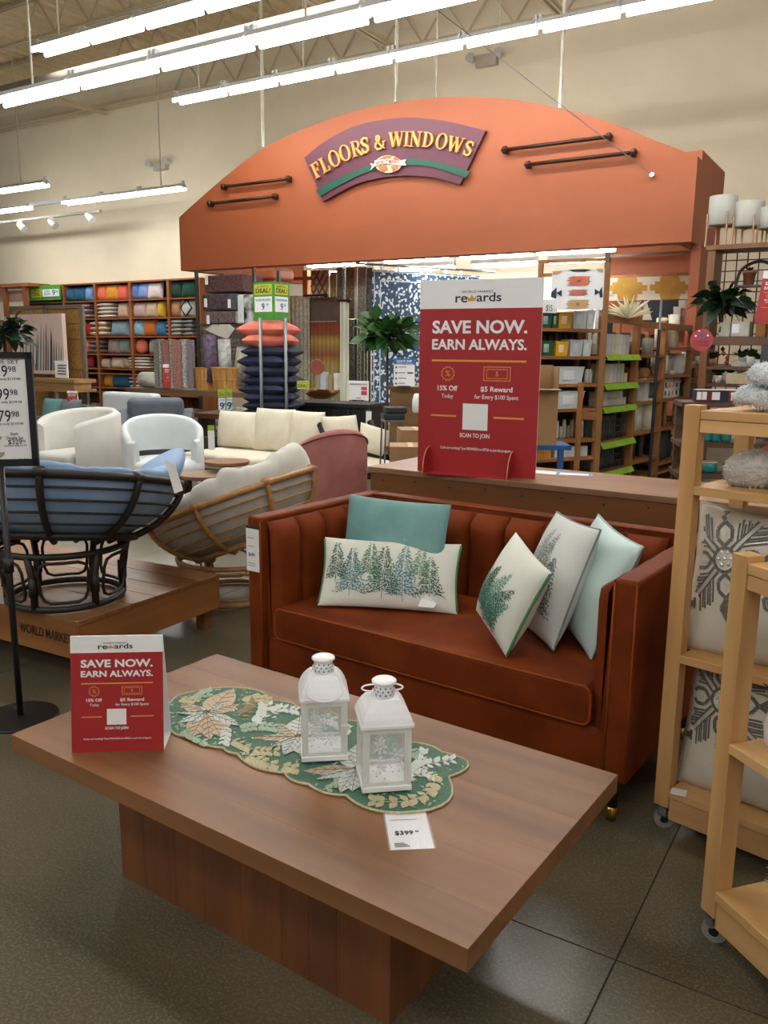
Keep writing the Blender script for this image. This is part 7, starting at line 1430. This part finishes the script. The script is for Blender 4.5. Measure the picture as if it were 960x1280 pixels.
# white lattice crate in the third bay
t = thing('lattice_crate', 'white plastic crate with square holes in the third bay', 'crate', G.M @ Matrix.Translation((gx[2] + .2, .1, bz[2][2] + .001))); w_ = gx[3] - gx[2] - .28; h_ = .30
for k in range(6): MB().box(w_ * k / 5 - .022, w_ * k / 5 + .022, 0, .012, 0, h_).build('slat', M_white, t)
for k in range(4): MB().box(-.02, w_ + .02, .001, .011, h_ * k / 3 - .02, h_ * k / 3 + .02).build('slat', M_white, t)
MB().box(0, w_, .012, .25, 0, .01).build('bottom', M_white, t); MB().box(0, w_, .25, .26, 0, h_).build('back', M_white, t)
# rugs and pampas above the gondola
GF = Frame(757, 13.0, 121.5); Z3 = lambda X, Y: (640 + X / 3, 300 + Y / 3); m_mu = mat('mustard weave', 'B58A3C', .9); m_ru = mat('rust weave', '9A4A22', .9); m_ch = mat('charcoal weave', '33363C', .9); m_iv = mat('ivory weave', 'CFC8B4', .9, var=.05)
def stepd(cx, cy, w, h, n=4):
    r_ = [];
    for k in range(n): r_ += [(w / 2 * (k + 1) / n * 1.0, -h / 2 + h / 2 * k / n), (w / 2 * (k + 1) / n, -h / 2 + h / 2 * (k + 1) / n)]
    r_ = [(w * .22 / 1, -h / 2)] + r_[2:]; right = r_ + [(x, -y) for x, y in reversed(r_)]; left = [(-x, -y) for x, y in right]
    return [Z3(cx + x, cy + y) for x, y in right + left]
rug_art(GF, 'mustard_rug', 'ivory rug with mustard stepped diamonds hanging over the gondola', 757, 344, 862, 376, m_iv, [(stepd(432, 180, 150, 90), m_mu), (stepd(592, 178, 150, 90), m_mu), ([Z3(352, 200), Z3(380, 200), Z3(380, 212), Z3(352, 212)], m_g), ([Z3(352, 150), Z3(390, 150), Z3(390, 160), Z3(352, 160)], m_g)])
GF2 = Frame(757, 12.9, 121.5); rug_art(GF2, 'stepped_rug', 'charcoal, ivory and rust stepped rug below the mustard one', 803, 375, 861, 409, m_ch, [([Z3(625, 222), Z3(664, 222), Z3(664, 326), Z3(560, 326), Z3(560, 305), Z3(585, 305), Z3(585, 280), Z3(605, 280), Z3(605, 250), Z3(625, 250)], m_iv), ([Z3(650, 222), Z3(664, 222), Z3(664, 326), Z3(590, 326), Z3(590, 312), Z3(612, 312), Z3(612, 285), Z3(632, 285), Z3(632, 255), Z3(650, 255)], m_ru), ([Z3(490, 222), Z3(505, 222), Z3(525, 300), Z3(490, 300)], m_iv)])
h2_ = thing('rug_hanger', 'slim metal hanger frame over the mustard rug', 'frame', GF.M); xa, za = GF.at(760, 318); xb, zb_ = GF.at(868, 311)
for x in (xa, xb): MB().box(x - .025, x + .025, .03, .08, 0, za).build('post', mat('bronze post', '6B5A45', .5, .3), h2_)
MB().box(xa, xb, .03, .06, za - .04, za).build('rail', mat('bronze post', '6B5A45', .5, .3), h2_); zr_ = GF.at(810, 344)[1]; MB().box(xa, xb, .025, .05, zr_ - .02, zr_ + .02).build('rail', M_gonz, h2_)
p = pd(785, 398, 8.6); pm = thing('pampas_bunch', 'bunch of cream pampas plumes lying on the gondola top', 'dried flowers', xf(p)); r = random.Random(8); M_pam = mat('pampas', 'D9CFAE', .9, var=.1, scale=30)
for k in range(46):
    a = -1.35 + 2.7 * k / 45 + r.uniform(-.12, .12); l = r.uniform(.17, .29); d = Vector((math.sin(a), r.uniform(-.35, .25), .18 + math.cos(a) * .75)); mb = MB(); pr = [.003, .008, .013, .013, .008, .002]
    mb.tube([d * (l * i / 5) + Vector((0, 0, -.03 * (i / 5) ** 2)) for i in range(6)], pr, 6).build('plume', M_pam, pm, smooth=True)
pb_ = thing('metal_pole', 'thin chrome and black pole standing before the gondola', 'pole', xf(pd(818, 500, 8.0).to_2d().to_3d())); zt_ = pd(818, 374, 8.0).z; zm = pd(818, 412, 8.0).z; MB().tube([(0, 0, zm), (0, 0, zt_)], .012, 8).build('upper_tube', M_chrome, pb_); MB().tube([(0, 0, 0), (0, 0, zm)], .016, 8).build('lower_tube', M_black, pb_)
ld = thing('ladder_frame', 'pine ladder end frame standing behind the counter papers', 'rack', xf(pd(734, 560, 6.6).to_2d().to_3d(), math.radians(-20))); zt_ = pd(722, 478, 6.6).z
for x in (-.075, .08): MB().box(x - .02, x + .02, -.02, .02, 0, zt_ + (.9 if x > 0 else 0)).build('upright', M_gonz, ld)
for z in (zt_ - .26, zt_ - .75): MB().box(-.055, .06, -.012, .012, z - .03, z + .03).build('rung', M_gon, ld)
# ================================================================ plant shelving at the far right
HV = 10.3; M_wal = wood('walnut shelf', '6A4A34', '4E3424', 'x', .5, 3, .05); M_hz = wood('shelf upright', '8A5A34', '6B4224', 'z', .5, 3, .05)
tsf = thing('plant_shelving', 'tall brown shelving with wire grid back for plants', 'shelving', MS); ul = sv(884, 330, HV)[0]; ur = ul + 3.2; zt_ = sv(920, 311, HV)[1]; zs3 = sv(920, 421, HV)[1]
MB().box(ul, ul + .08, HV, HV + .45, 0, zt_).build('upright', M_hz, tsf); MB().box(ur - .08, ur, HV, HV + .45, 0, zt_).build('upright', M_hz, tsf); MB().box(ul - .02, ur, HV - .03, HV + .45, zt_, zt_ + .05).build('top_board', M_hz, tsf); MB().box(ul + .081, ur - .081, HV - .05, HV + .45, zs3 - .09, zs3).build('shelf', M_wal, tsf)
for y in (458, 480): z = sv(920, y, HV)[1]; MB().box(ul + .081, ur - .081, HV + .02, HV + .45, z - .04, z).build('shelf', M_wal, tsf)
M_grid = mat('grid wire', '4E4E4A', .5, .4)
for k in range(26): x = ul + .12 + k * .12; MB().box(x - .006, x + .006, HV + .44, HV + .452, .9, zt_).build('grid_wire', M_grid, tsf)
for k in range(16): z = zt_ - .08 - k * .12; MB().box(ul + .08, ur - .08, HV + .445, HV + .457, z - .006, z + .006).build('grid_wire', M_grid, tsf)
o = MB().box(sv(951, 440, HV - .2)[0], sv(966, 440, HV - .2)[0], HV - .2, HV - .08, 0, zs3 - .095).build('dark_column', mat('column grey', '3E4144', .6), None, MS); tag(o, 'dark grey square column beneath the walnut plant shelf', 'column')
M_pl = mat('planter white', 'A9A9A0', .5, var=.03); M_cop = mat('copper leg', 'B08A66', .4, .4)
for k, (x, yt, yb) in enumerate(((903, 244, 310), (936, 251, 309), (967, 258, 308))):
    u_, z1 = sv(x, yt, HV + .1); hh = z1 - zt_ - .05; r_ = .155; t = thing('plant_stand', ['white cylinder planter on copper legs next to the fascia end', 'white cylinder planter on copper legs, second along the shelf top', 'white cylinder planter on copper legs, furthest from the fascia'][k], 'planter', MS @ Matrix.Translation((u_, HV + .2, zt_ + .051)))
    MB().lathe([(r_ * .97, hh * .42), (r_, hh * .44), (r_, hh), (r_ * .93, hh), (r_ * .93, hh * .9)], 22).build('pot', M_pl, t, smooth=True)
    for j in range(4): a = j * PI / 2 + .5; MB().tube([(1.06 * r_ * math.cos(a), 1.06 * r_ * math.sin(a), 0), (1.06 * r_ * math.cos(a), 1.06 * r_ * math.sin(a), hh * .66)], .011, 6).build('leg', M_cop, t)
    for a in (.5, .5 + PI / 2): MB().beam((1.06 * r_ * math.cos(a), 1.06 * r_ * math.sin(a), hh * .40), (-1.06 * r_ * math.cos(a), -1.06 * r_ * math.sin(a), hh * .40), .018).build('cross_bar', M_cop, t)
leafy('large dark leafy plant on the walnut shelf against the grid', 9.75, 903, 378, 30, 110, .14, .24, M_lfd, zs3 + .0, 7)
def trough(x0, x1, y0, y1, v, h, label, z=None):
    a = sv(x0, y1, v); b = sv(x1, y0, v); t = thing('trough_planter', label, 'planter', MS @ Matrix.Translation(((a[0] + b[0]) / 2, v + .1, zs3 + .001 if z is None else z))); w_ = b[0] - a[0]; hh = b[1] - a[1]
    mb = MB(); 
    for x in (-w_ / 2, w_ / 2 - .012): mb.box(x, x + .012, -.1, .1, 0, hh)
    mb.box(-w_ / 2, w_ / 2, -.1, -.088, 0, hh).box(-w_ / 2, w_ / 2, .088, .1, 0, hh).box(-w_ / 2, w_ / 2, -.1, .1, 0, .01); mb.build('trough', fabm(h), t); return t, w_
t, w_ = trough(898, 914, 402, 420, HV, 'B9B6AA', 'shorter cream trough planter on the walnut shelf'); t, w_ = trough(913, 938, 401, 420, HV - .02, 'C4C2B8', 'longer cream trough planter with ticket on the walnut shelf'); MB().box(-w_ * .5 + .01, -w_ * .5 + .09, -.106, -.101, .04, .14).build('ticket', M_paper, t)
t, w_ = trough(944, 958, 402, 420, HV, 'A87A3C', 'ochre wooden crate planter on the walnut shelf')
# small wall shelf with terracotta pot
ws_ = thing('wire_shelf', 'small dark wire shelf hung on the plant grid', 'shelf', MS); a = sv(921, 357, HV + .3); b = sv(950, 356, HV + .3); MB().box(a[0], b[0], HV + .25, HV + .43, a[1] - .02, a[1]).build('board', M_grid, ws_)
for x in (a[0] + .05, b[0] - .05): MB().box(x - .006, x + .006, HV + .42, HV + .44, a[1] - .15, a[1] + .1).build('hook', M_grid, ws_)
p = S(sv(935, 357, HV + .3)[0], HV + .34, a[1] + .001); tp = thing('terracotta_pot', 'little terracotta pot with plant on the wire shelf', 'pot', xf(p)); MB().lathe([(.05, 0), (.07, .13), (.075, .13), (.075, .16), (.065, .16)], 16).build('pot', mat('terracotta', 'A8624A', .7), tp, smooth=True)
for i in range(8): leaf3((0, 0, .15), (math.cos(i * 2.4), math.sin(i * 2.4), 1.1), .10, .02, M_lfd, tp)
MB().tube(spline([Vector(S(*(lambda q: (q[0], HV + .41, q[1]))(sv(x, y, HV + .41)))) for x, y in ((918, 365), (925, 340), (940, 329), (955, 327), (968, 333))], 5, False), .018, 8).build('wire_hoop', M_grid, None); tag(bpy.data.objects['wire_hoop'], 'curved grey hoop hanging on the plant grid', 'hoop')
# red banner poster and round red sign
q = sv(957, 405, HV - .3); h_ = sv(957, 340, HV - .3)[1] - q[1]; t = thing('poster_sign', 'red rewards poster leaning at the plant shelving', 'sign', MS @ Matrix.Translation((q[0] + .05, HV - .3, q[1])) @ Matrix.Rotation(.1, 4, 'Y')); w_ = h_ * .62; MB().box(-w_ / 2, w_ / 2, 0, .008, 0, h_).build('board', M_paper, t); rewards(t, Matrix.Identity(4), w_, h_, True, False)
rs = thing('round_sign', 'round red sign with stocking emblem on the gondola end', 'sign', xf(pd(877, 425, 8.6), math.radians(-15))); r_ = 13.2 * 8.6 / FPX; MB().lathe([(r_, -.005), (r_, .005)], 32).build('disc', mat('round red', 'B8404A', .6), rs, FRONT)
MB().prism([(-.012, .075), (.022, .075), (.024, .03), (.03, .012), (-.004, .008), (-.014, .02), (-.008, .04)], -.012, -.006, 'xz').build('stocking_mark', mat('stocking blue', '5A6A9A', .6), rs); txt('STOCKING', .03, M_navy_ink, rs, face_at(0, -.008, -.02), width=.14); txt('STUFFERS', .03, M_navy_ink, rs, face_at(0, -.008, -.055), width=.15)
for x, z in ((-.06, .04), (.055, .045), (-.03, .09)): MB().lathe([(.010, -.002), (.010, .002)], 8).build('dot', M_paper, rs, Matrix.Translation((x, -.008, z)) @ FRONT)
# potted plants under the walnut shelf
zl1 = sv(920, 458, HV)[1]; zl2 = sv(920, 480, HV)[1]
def on_sh(x, z, v=HV + .15): u_ = sv(x, 470, v)[0]; return S(u_, v, z + .001)
def potted2(x, z, rp, hp, pot, leaf, n, ll, label, red=False):
    p = on_sh(x, z); t = thing('potted_plant', label, 'plant', xf(p)); MB().lathe([(rp * .75, 0), (rp, hp), (rp * .92, hp), (rp * .88, hp * .85)], 16).build('pot', fabm(pot), t, smooth=True); r = random.Random(int(x))
    for i in range(n): a = i * 2.4; leaf3((0, 0, hp * .9), (math.cos(a) * .8, math.sin(a) * .8, r.uniform(.5, 1.6)), r.uniform(.6, 1) * ll, ll * .2, leaf, t, .2)
    if red:
        for i in range(7): a = i * 2.4; MB().lathe([(.005, -.03), (.03, 0), (.005, .03)], 8).build('flower', mat('flower orange', 'C2512A', .7), t, Matrix.Translation((math.cos(a) * .08, math.sin(a) * .08, hp + .15 + .05 * (i % 4))))
potted2(937, zl1, .055, .11, 'D8D6CE', M_lf, 16, .16, 'green plant in a white pot under the walnut shelf'); potted2(946, zl1, .05, .08, 'CFCBC4', M_lf, 14, .14, 'green plant in a squat white pot under the walnut shelf'); potted2(926, zl1, .045, .10, '8FA0A0', M_lfd, 18, .17, 'dark leaved plant in a grey glass pot under the walnut shelf'); potted2(898, zl2, .06, .09, 'B9B6AC', M_lfd, 22, .20, 'dark plant with orange flowers low on the plant shelving', True); potted2(913, zl2, .10, .12, 'B5AFA2', M_lfd, 16, .18, 'dark leaves in a wide stone pot low on the plant shelving'); potted2(889, zl1, .05, .08, '9A8A7A', M_lfd, 12, .15, 'grey-green succulent behind the round red sign')
o = MB().grid(lambda a, b: (.11 * math.sin(PI * b) * math.cos(2 * PI * a), .08 * math.sin(PI * b) * math.sin(2 * PI * a), .08 - .07 * math.cos(PI * b) + .01 * math.sin(6 * a)), 16, 10, True).build('stone_ornament', fabm('B7AFA4'), None, xf(on_sh(924, zl2 + .12)), smooth=True); tag(o, 'pale rounded stone ornament on cartons at the plant shelving', 'ornament')
o = MB().box(-.14, .14, -.1, .1, 0, .115).build('cream_carton', fabm('C9B898'), None, MS @ Matrix.Translation((sv(926, 470, HV + .15)[0], HV + .15, zl2 + .001))); tag(o, 'cream carton under the stone ornament on the plant shelving', 'box')
# ---- teal jars on a low brown shelf behind the rolling rack
TDp = 5.4; tf = Frame(862, TDp, 100); tsh = thing('low_shelf', 'low dark brown shelf of teal jars seen through the rack', 'shelving', tf.M); z1 = tf.at(890, 553)[1]; z2 = tf.at(890, 592)[1]; L_ = tf.at(975, 553)[0]; M_lo = wood('low shelf brown', '5E4433', '463124', 'x', .5)
zg = tf.at(890, 503)[1]
for z in (zg, z1, z2, .25): MB().box(-.03, L_, -.04, .30, z - .03, z).build('shelf', M_lo, tsh)
for x in (-.02, L_ - .04): MB().box(x, x + .04, .20, .24, 0, zg).build('post', M_lo, tsh)
for x in (tf.at(931, 560)[0], tf.at(939, 560)[0]): MB().box(x - .013, x + .013, -.03, .0, 0, zg - .031).build('slat_post', M_pinez, tsh)
M_tl = mat('teal glaze', '2F8C84', .25, var=.15, scale=12); M_tl2 = mat('blue glaze', '2F7F98', .25, var=.15, scale=12); M_lidw = mat('lid wood', 'D9D2C2', .5)
for k, (x, r_, h_, z, m, lab_) in enumerate(((874, .030, .085, z1, M_tl2, 'blue glazed jar with pale lid, next to the teal ones'), (883, .027, .075, z1, M_tl, 'teal jar with pale lid on the upper low shelf'), (893, .030, .075, z1, M_tl, 'teal jar with pale lid on the upper low shelf'), (906, .034, .082, z1, M_tl, 'bigger teal jar with pale lid on the upper low shelf'), (924, .030, .085, z1, M_tl, 'teal jar by the pine slats on the upper low shelf'), (871, .032, .07, z2, M_tl, 'teal covered dish beside the wide one on the lower shelf'), (887, .055, .072, z2, M_tl, 'wide teal covered dish on the lower low shelf'), (915, .04, .07, z2, M_tl2, 'blue covered dish behind the fur throws'))):
    u_ = tf.at(x, 560, -.06)[0]; t = thing('teal_jar', lab_, 'jar', tf.M @ Matrix.Translation((u_, .06, z + .001)), 'teal jars' if 'teal jar with' in lab_ else None); MB().lathe([(r_ * .8, 0), (r_, h_ * .2), (r_, h_ * .85), (r_ * .95, h_ * .9)], 18).build('body', m, t, smooth=True); MB().lathe([(r_ * 1.02, h_ * .9), (r_ * 1.02, h_), (r_ * .3, h_ * 1.03)], 18).build('lid', M_lidw, t)
t = thing('red_fabric_ornament', 'rust red folded cloth hanging at the low shelf', 'cloth', tf.M); a = tf.at(948, 560, .05); MB().prism([(a[0], a[1] - .02), (a[0] + .12, a[1] + .09), (a[0] + .2, a[1] + .08), (a[0] + .2, a[1] - .12), (a[0] + .05, a[1] - .05)], -.07, -.05, 'xz').build('cloth', fabm('B5472C'), t)
# boxed socks on the low shelf beyond the rack
bxs = thing('gift_box', 'dark red and navy boxed set with white tickets on the shelf beyond the rack', 'box', tf.M @ Matrix.Translation((tf.at(869, 500, 0)[0], 0.0, zg + .001)))
MB().box(0, .30, 0, .10, 0, .075).build('carton', mat('box navy', '1C1F33', 0.5), bxs); MB().box(0, .30, 0, .1, .0755, .079).build('lid', mat('box lid', 'D8CFC8', 0.5), bxs)
for x0, x1, m in ((0.002, .10, 'r'), (.20, .26, 'r')): MB().box(x0, x1, -.001, -.0002, .004, .07).build('red_band', mat('box red', '7A1E22', 0.5), bxs)
for x in (.008, .04, .10, .215): MB().box(x, x + .028 + (.02 if x > .09 else 0), -.003, -.0012, .015, .065).build('ticket', M_paper, bxs)
flush_texts()
